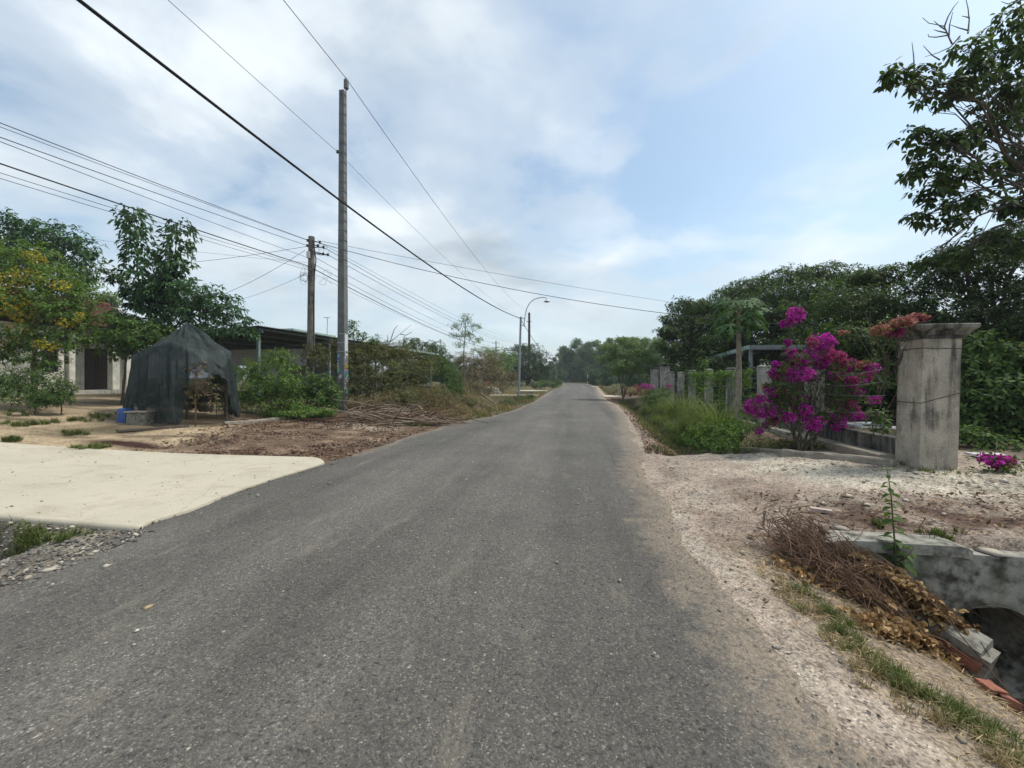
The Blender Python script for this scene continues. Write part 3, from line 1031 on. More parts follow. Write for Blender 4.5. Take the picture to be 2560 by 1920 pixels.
def build_right_culvert():
    """headwall with the pipe mouth, broken brick wing wall"""
    root = empty('culvert_headwall', (3.2, 3.82, 0.0), 'weathered concrete culvert headwall with a round pipe mouth at bottom right', 'culvert')
    R0 = Vector(root.location)
    cx, cz, r = PIPE
    # face slab with a round hole, built as polar rings between the hole and the outline
    x0, x1, zb = 2.2, 6.2, -1.35
    mb = MB()

    def outline(a):
        c, s = math.cos(a), math.sin(a)
        t = []
        if c > 1e-6: t.append((x1 - cx) / c)
        if c < -1e-6: t.append((x0 - cx) / c)
        if s > 1e-6: t.append((0.045 - cz) / s)
        if s < -1e-6: t.append((zb - cz) / s)
        k = min(t)
        return cx + c * k, cz + s * k
    n = 96; front = []
    angs = sorted([2 * math.pi * i / n for i in range(n)] + [math.atan2(0.045 - cz, x1 - cx), math.atan2(0.045 - cz, x0 - cx), math.atan2(zb - cz, x0 - cx) % (2 * math.pi), math.atan2(zb - cz, x1 - cx) % (2 * math.pi)])
    n = len(angs); K = 9
    for a in angs:
        ox, oz = outline(a)
        hx, hz = cx + math.cos(a) * r, cz + math.sin(a) * r
        row = []
        for j in range(K):
            f = j / (K - 1)
            x = hx + (ox - hx) * f ** 1.4; z = hz + (oz - hz) * f ** 1.4
            y = 3.81 + 0.035 * (float(fbm(x * 3, z * 3, 81, 4)) - 0.5) + (0.012 if j in (0, K - 1) else 0)
            row.append(Vector((x, y, z)) - R0)
        front.append(row)
    vs = [p for row in front for p in row]
    fs = [(i * K + j, ((i + 1) % n) * K + j, ((i + 1) % n) * K + j + 1, i * K + j + 1) for i in range(n) for j in range(K - 1)]
    mb.add(vs, fs, True)
    top = [row[-1] for row in front]
    mb.add(top + [p + Vector((0, 0.2, 0)) for p in top], [(i, (i + 1) % n, n + (i + 1) % n, n + i) for i in range(n)])
    mb.build('face', M['headwall'], root)
    # the pipe behind it
    pm = MB(); vs = []; L = 3.2; k = 40
    for yy in (0.0, 0.5, 1.2, L):
        for i in range(k):
            a = 2 * math.pi * i / k
            vs.append(Vector((cx + math.cos(a) * r, 3.80 + yy, cz + math.sin(a) * r)) - R0)
    pm.add(vs, [(s * k + (i + 1) % k, s * k + i, (s + 1) * k + i, (s + 1) * k + (i + 1) % k) for s in range(3) for i in range(k)], True)
    pm.add(vs[-k:], [tuple(range(k))])
    pm.build('pipe', M['headwall'], root)
    # raised coping, rounded at the ends
    me = rough_grid_box((2.14 - R0.x, 3.775 - R0.y, 0.035), (3.24 - R0.x, 4.02 - R0.y, 0.125), 0.05, 0.007, 87, 'coping')
    for v in me.vertices:
        e = max(0.0, abs(v.co.x + R0.x - 2.69) - 0.40) / 0.15
        v.co.z -= 0.05 * e ** 2
        v.co.y += 0.05 * e ** 2
    link('coping', me, M['headwall'], root)
    # wing wall stepping down to the ditch
    wing = empty('wing_wall', (2.5, 3.4, -0.3), 'broken wing wall of red hollow bricks with a grey mortar cap beside dead leaves', 'wall')
    w0 = Vector(wing.location)
    a = Vector((2.24, 3.78, -0.06)); b = Vector((2.73, 3.13, -0.29))
    ang = math.atan2(b.y - a.y, b.x - a.x)
    d = (b - a).normalized()
    side = Vector((-d.y, d.x, 0)).normalized()
    cap = MB(); rings = []
    rng = np.random.default_rng(3)
    for i in range(12):
        p = a.lerp(b, i / 11) - w0
        j = lambda s=0.008: Vector(rng.normal(0, s, 3))
        ww = 0.13
        rings.append([p - side * ww + Vector((0, 0, -0.075)) + j(), p - side * ww + Vector((0, 0, -0.012)) + j(0.004), p - side * ww * 0.85 + j(0.004), p + side * ww * 0.85 + j(0.004), p + side * ww + Vector((0, 0, -0.012)) + j(0.004), p + side * ww + Vector((0, 0, -0.075)) + j()])
    cap.rings(rings)
    cap.build('mortar_cap', M['mortar'], wing)
    core = MB()
    for i in range(12):
        pass
    c0 = a + Vector((0, 0, -0.35)) - d * 0.02; c1 = b + Vector((0, 0, -0.34)) - d * 0.035
    core.beam(c0 - w0, c1 - w0, 0.215, 0.56)
    core.build('mortar_core', M['mortar'], wing)
    # ribbed hollow bricks
    bm_ = MB(); bl, bw, bh = 0.185, 0.085, 0.088
    bm_.box((0, 0, 0), (bl, bw * 0.86, bh * 0.9))
    for z in (-0.034, -0.017, 0.0, 0.017, 0.034):
        bm_.box((0, 0, z), (bl * 1.02, bw, 0.009))
    bme = bm_.mesh('brick')
    bme.materials.append(M['brick'])
    q = (b - a).length
    for course in range(4):
        for sgn in (-1, 1):
            for i in range(4):
                s_ = q - 0.10 - i * 0.2 - (0.07 if course % 2 else 0)
                p = a + d * s_ + side * sgn * 0.085
                p.z = (a.z + (b.z - a.z) * s_ / q) - 0.125 - course * 0.102
                o = link('brick', bme, None, wing, p - w0)
                o.rotation_euler = (rng.normal(0, 0.02), rng.normal(0, 0.02) + math.atan2(a.z - b.z, q), ang + rng.normal(0, 0.03))
    # loose bricks sliding into the ditch
    for i, (px, py, rz, lab) in enumerate(((2470, 1735, 0.5, 'red brick half sunk in the bank below the wing wall'), (2512, 1765, 1.1, 'red brick lying deepest in the ditch below the wing wall'))):
        p = G(px, py)
        o = link('loose_brick', bme, None, None, p + Vector((0, 0, 0.02)))
        o.rotation_euler = (0.2, 0.35, rz)
        tag(o, lab, 'brick', 'loose bricks below the wing wall')


build_right_culvert()
# curved kerb along the far side of the right entrance
kp = [G(px, py) for px, py in ((1748, 1131), (1800, 1125), (1870, 1127), (1960, 1136), (2050, 1144), (2120, 1150), (2180, 1156), (2236, 1163))]
strip_wall('driveway_kerb', 'low rounded concrete kerb along the dirt entrance before the bougainvillea', 'kerb', kp, 0.13, 0.085, M['kerb'], 5)
# kerb strips at the edge of the yard
kp = [G(px, py) for px, py in ((560, 1060), (640, 1054), (722, 1046))]
strip_wall('yard_kerb', 'pale broken kerb strip between shade net and gravel yard', 'kerb', kp, 0.14, 0.06, M['kerb'], 6, group='kerb strips of the yard')
kp = [G(px, py) for px, py in ((724, 1045), (806, 1039))]
strip_wall('yard_kerb', 'pale kerb strip ending near the tall concrete pole', 'kerb', kp, 0.11, 0.07, M['kerb'], 7, group='kerb strips of the yard')


def culvert_slab(label, y0, y1, xa, xb, top, face_r=None):
    root = empty('culvert_slab', ((xa + xb) / 2, y0, top), label, 'culvert', 'entrance culverts along the road')
    R0 = Vector(root.location)
    me = rough_grid_box((xa - R0.x, 0.0, -0.16), (xb - R0.x, y1 - y0, 0.0), 0.5, 0.012, int(y0), 'deck')
    link('deck', me, M['slab'], root)
    x0, x1 = sorted((xa, xb))
    mid = (x0 + x1) / 2
    mb = MB()
    if face_r:
        r = face_r; cz = -0.16 - 0.1 - r; n = 32; vs = []
        for i in range(n):
            a = 2 * math.pi * i / n; c, s = math.cos(a), math.sin(a)
            t = min((x1 - mid - 0.1) / abs(c) if abs(c) > 1e-6 else 9, ((-0.16 - cz) if s > 0 else (cz + 1.25)) / abs(s) if abs(s) > 1e-6 else 9)
            vs += [Vector((mid + c * r - R0.x, 0.04, cz + s * r)), Vector((mid + c * t - R0.x, 0.04, cz + s * t)), Vector((mid + c * r - R0.x, 1.5, cz + s * r))]
        fs = []
        for i in range(n):
            j = (i + 1) % n
            fs += [(i * 3, j * 3, j * 3 + 1, i * 3 + 1), (j * 3, i * 3, i * 3 + 2, j * 3 + 2)]
        mb.add(vs, fs)
    else:
        mb.box(((mid - R0.x), 0.16, -0.66), (x1 - x0 - 0.2, 0.24, 1.0))
    mb.build('headwall', M['headwall'], root)
    return root


def at_px(px, py, z):
    return flat(px, py, z)


a = at_px(1187, 988, 0.06); b = at_px(1338, 988, 0.06)
culvert_slab('pale culvert slab crossing the left ditch just past the curved street lamp', a.y, a.y + 2.6, a.x, -3.0, 0.06)
a = at_px(1290, 977, 0.07)
culvert_slab('farther pale culvert slab on the left, short of the round dark tree', a.y, a.y + 3.0, a.x, -2.9, 0.07)
a = at_px(1530, 992, 0.05); b = at_px(1622, 992, 0.05)
culvert_slab('pale culvert slab with a dark pipe mouth before the far gate pillars', a.y, a.y + 2.8, 2.3, b.x + 0.6, 0.05, 0.26)
a = at_px(1482, 966, 0.06); b = at_px(1536, 968, 0.06)
culvert_slab('farthest pale culvert slab on the right near the road bend', a.y - 3, a.y + 1, a.x - 0.2, b.x + 1.5, 0.06)

# ------------------------------------------------------------------ poles and wires
def ratio_y(px, x):
    """Y of the point at world X that is seen in pixel column px"""
    u = (px - CX) / F_PX
    return x * (CA + u * SA) / (u * CA - SA)


def z_at(py, d): return CAM_H + (HORIZON - py) / F_PX * d


def pxpt(px, py, x):
    """point on the vertical plane X = x seen at a pixel"""
    u = (px - CX) / F_PX
    return W(px, py, x / (u * CA - SA))


def build_tall_pole():
    b = G(857, 1030); d = depth(b)
    root = empty('utility_pole', b, 'tall square grey concrete utility pole with stickers and a ribbed insulator on top', 'utility pole')
    top = z_at(228, d) - b.z
    w0, w1 = 0.31, 0.205
    bm = bmesh.new()
    zs = [-0.4, 2.0, 4.0] + list(np.arange(5.2, top - 0.05, 0.19)) + [top]
    rings = []
    for z in zs:
        w = (w0 + (w1 - w0) * max(z, 0) / top) / 2
        rings.append([bm.verts.new((sx * w, sy * w, z)) for sx, sy in ((-1, -1), (1, -1), (1, 1), (-1, 1))])
    notch = []
    for i in range(len(zs) - 1):
        for k in range(4):
            f = bm.faces.new((rings[i][k], rings[i][(k + 1) % 4], rings[i + 1][(k + 1) % 4], rings[i + 1][k]))
            if zs[i] > 5.6 and i % 2 == 0:
                notch.append(f)
    bm.faces.new(rings[-1]); bm.normal_update()
    r = bmesh.ops.inset_individual(bm, faces=notch, thickness=0.05, depth=-0.02)
    me = bpy.data.meshes.new('shaft'); bm.to_mesh(me); bm.free()
    sh = link('shaft', me, M['pole'], root)
    bv = sh.modifiers.new('bevel', 'BEVEL'); bv.width = 0.012; bv.segments = 2; bv.limit_method = 'ANGLE'
    ix, iy = 0.085, 0.10
    MB().tube([(ix, iy, top - 0.9), (ix, iy, top + 0.14)], 0.028, 8).build('insulator_pin', M['steel'], root)
    prof = [(0.0, 0.14), (0.07, 0.14)]
    for i in range(6):
        z = 0.18 + i * 0.055
        prof += [(0.095, z), (0.098, z + 0.018), (0.07, z + 0.03)]
    prof += [(0.06, 0.55), (0.0, 0.57)]
    MB().lathe((ix, iy, top), prof, 16).build('insulator', M['porcelain'], root)
    zb = z_at(380, d) - b.z
    MB().box((-0.13, -0.06, zb), (0.10, 0.05, 0.05)).lathe((-0.19, -0.06, zb - 0.06), [(0, 0), (0.045, 0), (0.045, 0.03), (0.025, 0.05), (0.045, 0.07), (0.045, 0.1), (0, 0.1)], 10).build('side_bracket', M['darkpole'], root)
    for y in (835, 857, 879):
        z = z_at(y, d) - b.z; w = (w0 + (w1 - w0) * z / top) + 0.012
        MB().box((0, 0, z), (w, w, 0.03)).build('strap', M['steel'], root)
    # stickers on the two faces that show
    cols = {'white': ((0.62, 0.62, 0.6), (0.16, 0.17, 0.17)), 'yellow': ((0.40, 0.30, 0.05), (0.03, 0.03, 0.03)), 'blue': ((0.22, 0.42, 0.66), (0.05, 0.1, 0.3)),
            'green': ((0.22, 0.55, 0.42), (0.05, 0.3, 0.2)), 'lilac': ((0.45, 0.45, 0.62), (0.2, 0.2, 0.35)), 'black': ((0.55, 0.55, 0.55), (0.02, 0.02, 0.02)), 'plate': ((0.60, 0.62, 0.62), (0.45, 0.47, 0.47))}
    mats = {k: sticker_mat('sticker_' + k, v[0], v[1], 20) for k, v in cols.items()}
    for face, y0, y1, f0, f1, c in (('x', 836, 878, 0.12, 0.92, 'plate'), ('x', 881, 889, 0.25, 0.9, 'white'), ('x', 891, 900, 0.1, 0.85, 'black'), ('x', 909, 916, 0.05, 0.95, 'yellow'), ('x', 917, 924, 0.05, 0.95, 'yellow'),
                                   ('x', 926, 934.5, 0.1, 0.95, 'blue'), ('x', 936, 943, 0.4, 0.95, 'green'), ('x', 944, 955, 0.35, 0.95, 'lilac'), ('x', 957, 965, 0.1, 0.9, 'black'), ('x', 966, 974, 0.0, 0.75, 'black'), ('x', 976, 985, 0.25, 0.95, 'green'),
                                   ('y', 885, 904, 0.02, 0.27, 'blue'), ('y', 908, 919, 0.0, 0.2, 'white'), ('y', 920, 931, 0.02, 0.3, 'green'), ('y', 937, 945, 0.2, 0.75, 'black'), ('y', 998, 1006, 0.0, 0.2, 'white')):
        za, zb = z_at(y1, d) - b.z, z_at(y0, d) - b.z; zm = (za + zb) / 2
        w = w0 + (w1 - w0) * zm / top
        s = (f0 + f1) / 2 - 0.5; ln = (f1 - f0) * w * 0.92
        if face == 'x':
            o = MB().box((w / 2 + 0.0045, s * w * 0.92, zm), (0.004, ln, zb - za)).build('sticker', mats[c], root)
        else:
            o = MB().box((s * w * 0.92, -w / 2 - 0.0045, zm), (ln, 0.004, zb - za)).build('sticker', mats[c], root)
    return root, b, d, top


pole_root, POLE_B, POLE_D, POLE_TOP = build_tall_pole()


def spool(c, ax=0):
    mb = MB()
    mb.lathe(c, [(0, -0.05), (0.05, -0.05), (0.052, -0.03), (0.03, -0.005), (0.03, 0.005), (0.052, 0.03), (0.05, 0.05), (0, 0.05)], 10)
    return mb


def build_old_pole():
    d = 18.2
    b = on_ground(776, d); t = W(779, 592, d)
    root = empty('old_utility_pole', b, 'shorter round stained concrete utility pole with insulators and tangled wires', 'utility pole')
    tt = t - b
    path = [tt * f for f in np.linspace(-0.03, 1, 14)]
    MB().tube(path, list(np.linspace(0.175, 0.135, 14)), 16).build('shaft', M['oldpole'], root)
    rng = np.random.default_rng(12)

    def rel(px, py, dd=0.0): return W(px, py, d + dd) - b
    for px, py, px2, py2 in ((769, 601, 778, 603), (768, 614, 778, 614), (800, 606, 782, 603), (795, 614, 782, 612), (808, 635, 780, 628), (809, 618, 780, 618), (820, 637, 782, 634)):
        p = rel(px, py, -0.1); q = rel(px2, py2, -0.1)
        br = MB().beam(q, p, 0.03, 0.04).build('bracket', M['darkpole'], root)
        spool(p).build('insulator', M['darkpole'], root)
    MB().box(rel(771, 637, -0.2), (0.14, 0.1, 0.3)).build('junction_box', M['white'], root, 0.01)
    MB().box(rel(788, 906, -0.22), (0.2, 0.14, 0.42)).build('meter_box', M['greywall'], root, 0.012)
    MB().tube([rel(783, 600, -0.16), rel(790, 650, -0.2), rel(786, 690, -0.18), rel(784, 780, -0.18), rel(785, 895, -0.19)], 0.022, 6).build('riser_cable', M['cable'], root)
    for k in range(11):
        cx_, cy_ = (755 if k < 6 else 797) + rng.normal(0, 9), 684 + rng.normal(0, 9) - (60 if k > 8 else 0)
        pts = []
        a0 = rng.uniform(0, 6)
        for i in range(16):
            a = a0 + i * 0.5
            pts.append(rel(cx_ + math.cos(a) * rng.uniform(6, 15) + i * 0.6, cy_ + math.sin(a) * rng.uniform(5, 14), -0.25 + rng.normal(0, 0.06)))
        MB().tube(pts, 0.006, 4).build('wire_loop', M['greycable'], root)
    return b, d


OLD_B, OLD_D = build_old_pole()


def build_street_lamp():
    d = 27.0
    b = on_ground(1296, d)
    root = empty('street_lamp', b, 'slim galvanised street lamp with a curved gooseneck arm at the left verge', 'street lamp')

    def rel(px, py): return W(px, py, d) - b
    MB().tube([rel(1296, 1001) - Vector((0, 0, 0.3)), rel(1302, 792)], [0.085, 0.07], 12).build('pole', M['steel'], root)
    MB().beam(rel(1302, 795), rel(1313, 796), 0.05, 0.05).build('arm_bracket', M['steel'], root)
    MB().beam(rel(1303, 813), rel(1311, 813), 0.05, 0.05).build('arm_bracket', M['steel'], root)
    arm = [(1310, 817), (1311, 805), (1313, 788), (1317, 771), (1324, 758), (1334, 749), (1346, 745), (1358, 743.5), (1366, 744), (1367.5, 746)]
    MB().tube([rel(*p) for p in arm], 0.028, 8).build('arm', M['steel'], root)
    c = rel(1367, 754)
    MB().lathe(c, [(0.0, 0.2), (0.05, 0.2), (0.07, 0.1), (0.2, 0.02), (0.21, -0.01), (0.1, -0.02), (0.1, -0.06), (0, -0.07)], 16).build('lamp_head', M['lamp'], root)
    return b, d


LAMP_B, LAMP_D = build_street_lamp()


def simple_pole(name, label, px, ytop, d, r0, r1, mat, arms=()):
    b = on_ground(px, d)
    root = empty(name, b, label, 'utility pole')
    top = z_at(ytop, d) - b.z
    MB().tube([(0, 0, -0.3), (0, 0, top * 0.5), (0, 0, top)], [r0, (r0 + r1) / 2, r1], 10).build('shaft', mat, root)
    for z, w in arms:
        MB().box((0, -r1, top - z), (w, 0.1, 0.1)).build('cross_arm', mat, root)
        for s in (-0.45, 0.45):
            spool((s * w, -r1, top - z + 0.11)).build('insulator', M['porcelain'], root)
    return b, top


DARK_B, DARK_T = simple_pole('utility_pole', 'dark slim utility pole rising behind the round dark tree', 1323, 782, 80, 0.30, 0.22, M['darkpole'], [(1.8, 0.9)])
FARL_B, FARL_T = simple_pole('utility_pole', 'thin pale utility pole at the far road bend left of the trees', 1390, 884, 106, 0.16, 0.12, M['oldpole'], [(0.5, 1.0)])
TINY_B, TINY_T = simple_pole('utility_pole', 'tiny distant utility pole above the brown scrub', 1240, 852, 110, 0.2, 0.14, M['oldpole'], [(0.6, 2.2), (1.8, 2.2)])
p = on_ground(1469, 92)
rt = empty('roadside_post', p, 'thin half whitewashed roadside post at the far right of the bend', 'post')
h = z_at(914, 92) - p.z
MB().tube([(0, 0, -0.2), (0, 0, 2.2)], 0.1, 8).build('painted_base', M['white'], rt)
MB().tube([(0, 0, 2.2), (0, 0, h)], [0.09, 0.07], 8).build('shaft', M['oldpole'], rt)

WG = 'overhead cables along the road'


def wire(label, pts, r, mat='cable', name='overhead_cable', seg=60):
    """a hanging cable through three-dimensional points (parabola between end supports)"""
    P = np.array([tuple(p) for p in pts], float)
    s = np.concatenate([[0], np.cumsum(np.linalg.norm(np.diff(P[:, :2], axis=0), axis=1))])
    S = np.linspace(0, s[-1], seg)
    out = [np.polyval(np.polyfit(s, P[:, k], min(len(P) - 1, 2 if k == 2 else 1)), S) for k in range(3)]
    o = MB().tube(np.stack(out, 1), r, 5).build(name, M[mat])
    return tag(o, label, 'cable', WG)


def sagged(a, b, sag):
    m = (Vector(a) + Vector(b)) / 2
    m.z -= sag
    return [a, m, b]


top_in = POLE_B + Vector((0.085, 0.10, POLE_TOP + 0.56))
dark_top = DARK_B + Vector((0, 0, DARK_T + 0.05))
prev = Vector((POLE_B.x + 0.4, -32, top_in.z + 0.6))
wire('black conductor running from overhead left onto the tall pole top', sagged(prev, top_in, 0.7), 0.012)
wire('black conductor from the tall pole top towards the distant dark pole', sagged(top_in, dark_top, 1.4), 0.012)
side = POLE_B + Vector((-0.2, -0.06, z_at(380, POLE_D) - POLE_B.z))
prev2 = Vector((POLE_B.x - 0.3, -32, side.z + 0.4))
wire('thin conductor from overhead left to the side bracket of the tall pole', sagged(prev2, side, 0.55), 0.0075, 'greycable')
wire('thin conductor leaving the tall pole side towards the far dark pole', sagged(side, DARK_B + Vector((0, 0, DARK_T - 1.8)), 1.2), 0.0075, 'greycable')
lamp_top = W(1301, 796, LAMP_D)
wire('thick black twisted cable sweeping from upper left to the street lamp', sagged(Vector((-5.6, -12, 6.8)), lamp_top, 1.13), 0.021)
wire('black cable drooping from the street lamp to the far thin pole', sagged(lamp_top, FARL_B + Vector((0, 0, FARL_T - 0.5)), 1.6), 0.02)
OX = OLD_B.x


def left_wire(label, y0, px1, y1, r, mat='cable', sag=0.25):
    a = pxpt(0, y0, OX); b = W(px1, y1, OLD_D - 0.1)
    far = b + (a - b) * 2.1
    m = a.copy()
    wire(label, [far + Vector((0, 0, sag)), m, b], r, mat)


left_wire('topmost cable reaching the old pole from the left edge', 307, 769, 600, 0.010)
left_wire('thin cable close under the topmost one left of the old pole', 317, 769, 601, 0.007, 'greycable')
left_wire('third cable down from the left edge to the old pole', 343, 768, 614, 0.010)
left_wire('fourth cable down from the left edge to the old pole', 354, 772, 645, 0.008)
left_wire('thick dark cable bundle from the left edge to the old pole', 409, 774, 666, 0.017)
left_wire('thin cable under the thick bundle left of the old pole', 432, 774, 669, 0.007, 'greycable')
left_wire('lowest thin cable from the left edge to the old pole', 446, 774, 676, 0.007, 'greycable')
tp = TINY_B + Vector((0, 0, TINY_T))


def right_wire(label, px, py, dy, r, sag, mat='cable'):
    a = W(px, py, OLD_D - 0.1); b = W(1302, 853 + dy, 96)
    wire(label, sagged(a, b, sag), r, mat)


right_wire('upper thin cable from the old pole towards the far lane', 800, 606, -3, 0.008, 0.9, 'greycable')
right_wire('second cable from the old pole towards the far lane', 809, 618, 0, 0.012, 1.2)
right_wire('third cable from the old pole towards the far lane', 820, 637, 4, 0.012, 1.2)
right_wire('fourth cable from the old pole passing behind the tall pole', 790, 645, 8, 0.010, 1.6, 'greycable')
right_wire('thick sagging bundle from the old pole to the far lane', 784, 672, 13, 0.019, 2.0)
right_wire('cable just above the thick sagging bundle right of the old pole', 784, 660, 11, 0.010, 1.9)
right_wire('lowest thin cable from the old pole to the far lane', 784, 684, 18, 0.007, 1.7, 'greycable')
wire('upper thin wire crossing the road from old pole to right trees', [W(795, 604, OLD_D), W(1300, 691, 22.5), W(1760, 768, 30)], 0.009, 'greycable')
wire('lower twisted cable crossing the road from old pole to right shed', [W(795, 606, OLD_D), W(1300, 728, 18.5), W(2035, 815, 18.5)], 0.013)
wire('service cable from old pole running left behind the tall saplings', [W(768, 617, OLD_D), W(600, 640, 19.5), W(300, 668, 23)], 0.009)
wire('service cable slanting down left from the old pole', [W(770, 628, OLD_D), W(602, 707, 19.5), W(470, 765, 22)], 0.009)
wire('thin lower service wire slanting down left from the old pole', [W(774, 684, OLD_D), W(626, 735, 20), W(560, 762, 22)], 0.007, 'greycable')
wire('faint distant wire behind the saplings at left', [W(773, 657, 44), W(480, 628, 44), W(-60, 556, 44)], 0.014, 'greycable')

# ------------------------------------------------------------------ house
def build_house():
    X0 = -24.0; fl = 0.86
    root = empty('house', (X0, 15, 0.6), 'low tiled house with white porch columns and a dark double door', 'house')
    R0 = Vector(root.location)

    def box(x0, x1, y0, y1, z0, z1, mb=None):
        mb = mb or MB()
        return mb.box(Vector(((x0 + x1) / 2, (y0 + y1) / 2, (z0 + z1) / 2)) - R0, (abs(x1 - x0), abs(y1 - y0), abs(z1 - z0)))
    yl = ratio_y(160, X0); wz0, wz1 = 1.75, 3.0
    wy0, wy1 = ratio_y(104, X0), ratio_y(146, X0)
    wy0, wy1 = min(wy0, wy1), max(wy0, wy1)
    mb = MB()                                                 # front wall round the window
    box(X0 - 0.2, X0, 8, wy0, 0.5, 3.9, mb); box(X0 - 0.2, X0, wy1, yl, 0.5, 3.9, mb)
    box(X0 - 0.2, X0, wy0, wy1, 0.5, wz0, mb); box(X0 - 0.2, X0, wy0, wy1, wz1, 3.9, mb)
    mb.build('front_wall', M['whitewall'], root)
    wn = box(X0 - 0.12, X0 - 0.1, wy0, wy1, wz0, wz1).build('window', M['glass'], root)
    fr = MB()
    for a, b_ in ((wy0, wy0 + 0.05), (wy1 - 0.05, wy1), ((wy0 + wy1) / 2 - 0.025, (wy0 + wy1) / 2 + 0.025)):
        box(X0 - 0.1, X0 - 0.05, a, b_, wz0, wz1, fr)
    for z in (wz0, wz1 - 0.05, 2.4):
        box(X0 - 0.102, X0 - 0.052, wy0, wy1, z, z + 0.05, fr)
    fr.build('window_frame', M['wood'], wn)
    xb = X0 - 1.3; ye = 20.4
    mb = MB()                                                 # recessed porch wall and its side
    dy0, dy1 = ratio_y(211, xb), ratio_y(271, xb)
    box(xb - 0.2, xb, yl - 0.2, dy0, 0.5, 3.9, mb); box(xb - 0.2, xb, dy1, ye, 0.5, 3.9, mb); box(xb - 0.2, xb, dy0, dy1, 3.05, 3.9, mb)
    box(xb, X0 - 0.2, yl - 0.2, yl - 0.003, 0.5, 3.9, mb)
    mb.build('porch_wall', M['whitewall'], root)
    dm = (dy0 + dy1) / 2
    for i, (a, b_) in enumerate(((dy0, dm - 0.01), (dm + 0.01, dy1))):
        dr = box(xb - 0.12, xb - 0.06, a, b_, fl, 3.05).build('door', M['wood'], root)
        pn = MB()
        for z0, z1 in ((fl + 0.15, fl + 0.85), (fl + 1.0, fl + 2.05)):
            box(xb - 0.06, xb - 0.035, a + 0.1, b_ - 0.1, z0, z1, pn)
        pn.build('panel', M['wood'], dr)
    mb = MB(); box(xb - 0.1, X0 + 0.35, yl - 0.1, ye, 0.35, fl, mb).build('porch_floor', M['post'], root)
    for px, w in ((176, 0.24), (284, 0.34), (318, 0.3)):
        y = ratio_y(px, X0)
        cm = box(X0 - w / 2, X0 + w / 2, y - w / 2, y + w / 2, fl, 3.62).build('porch_column', M['whitewall'], root, 0.015)
    box(X0 - 0.16, X0 + 0.14, yl + 0.003, ye, 3.62, 3.9).build('porch_beam', M['post'], root)
    box(X0 - 1.3, X0 + 0.6, yl, ye + 0.4, 3.902, 3.98).build('porch_ceiling', M['timber'], root)
    for y0_, y1_ in ((7.5, 20.6),):
        # clay tile roof: courses of half-round tiles from eave to ridge
        e = Vector((X0 + 0.75, 0, 4.02)); rg = Vector((X0 - 4.4, 0, 5.95))
        k = 19; V = []; Fq = []; n = int((y1_ - y0_) / 0.055)
        for c in range(k):
            for s in (0, 1):
                f = (c + s * 1.04) / k
                bx = e.lerp(rg, f)
                ys = np.linspace(y0_, y1_, n)
                zz = bx.z + 0.03 * np.abs(np.sin(ys * math.pi / 0.22)) + (0.045 if s == 0 else 0.0)
                V.append(np.stack([np.full(n, bx.x), ys, zz], 1) - np.array(R0))
        V = np.concatenate(V)
        for c in range(k):
            a = np.arange(n - 1) + 2 * c * n
            Fq.append(np.stack([a, a + 1, a + n + 1, a + n], 1))
        rf = link('roof_tiles', np_mesh('roof_tiles', V, np.concatenate(Fq)), M['tile'], root)
        rf['kind'] = 'stuff'
        MB().tube([rg + Vector((0, y, 0.03)) - R0 for y in (y0_, y1_)], 0.12, 10).build('ridge', M['tile'], root)
        back = MB()
        b2 = Vector((X0 - 9.5, 0, 4.02))
        back.add([rg + Vector((0, y0_, 0)) - R0, rg + Vector((0, y1_, 0)) - R0, b2 + Vector((0, y1_, 0)) - R0, b2 + Vector((0, y0_, 0)) - R0], [(0, 1, 2, 3)])
        back.build('rear_slope', M['tile'], root)
        gb = MB(); gb.add([Vector((X0 + 0.1, y1_ - 0.25, 3.9)) - R0, Vector((X0 - 4.4, y1_ - 0.25, 5.85)) - R0, Vector((X0 - 9, y1_ - 0.25, 3.9)) - R0, Vector((X0 - 9, y1_ - 0.25, 0.5)) - R0, Vector((X0 + 0.1 - 1.3, y1_ - 0.25, 0.5)) - R0, Vector((X0 + 0.1 - 1.3, y1_ - 0.25, 3.9)) - R0], [(0, 1, 2, 3, 4, 5)])
        gb.build('gable_wall', M['greywall'], root)
    box(X0 + 0.5, X0 + 0.95, 18.2, 22.5, 4.35, 4.47).build('fascia', M['white'], root)
    box(X0 - 3, X0 + 0.497, 18.4, 22.4, 4.38, 4.45).build('canopy_roof', M['roofsheet'], root)


build_house()


# ------------------------------------------------------------------ sheds
def corrugated(mb_name, a, b, c, pitch, amp, mat, parent, off, thick=0.0, n_per=6):
    """sheet spanned by a->b (across the waves) and a->c (along them)"""
    a, b, c = Vector(a), Vector(b), Vector(c)
    L = (b - a).length; n = max(4, int(L / pitch * n_per)); nrm = (b - a).cross(c - a).normalized()
    if nrm.z < 0:
        nrm = -nrm
    s = np.linspace(0, 1, n)
    w = np.sin(s * L / pitch * 2 * math.pi) * amp
    A = np.array(a - off); B = np.array(b - a); Cc = np.array(c - a); nn = np.array(nrm)
    V = np.concatenate([A + B * s[:, None] + nn * w[:, None] + Cc * t for t in (0, 1)])
    i = np.arange(n - 1)
    return link(mb_name, np_mesh(mb_name, V, np.stack([i, i + 1, i + n + 1, i + n], 1), True), mat, parent)


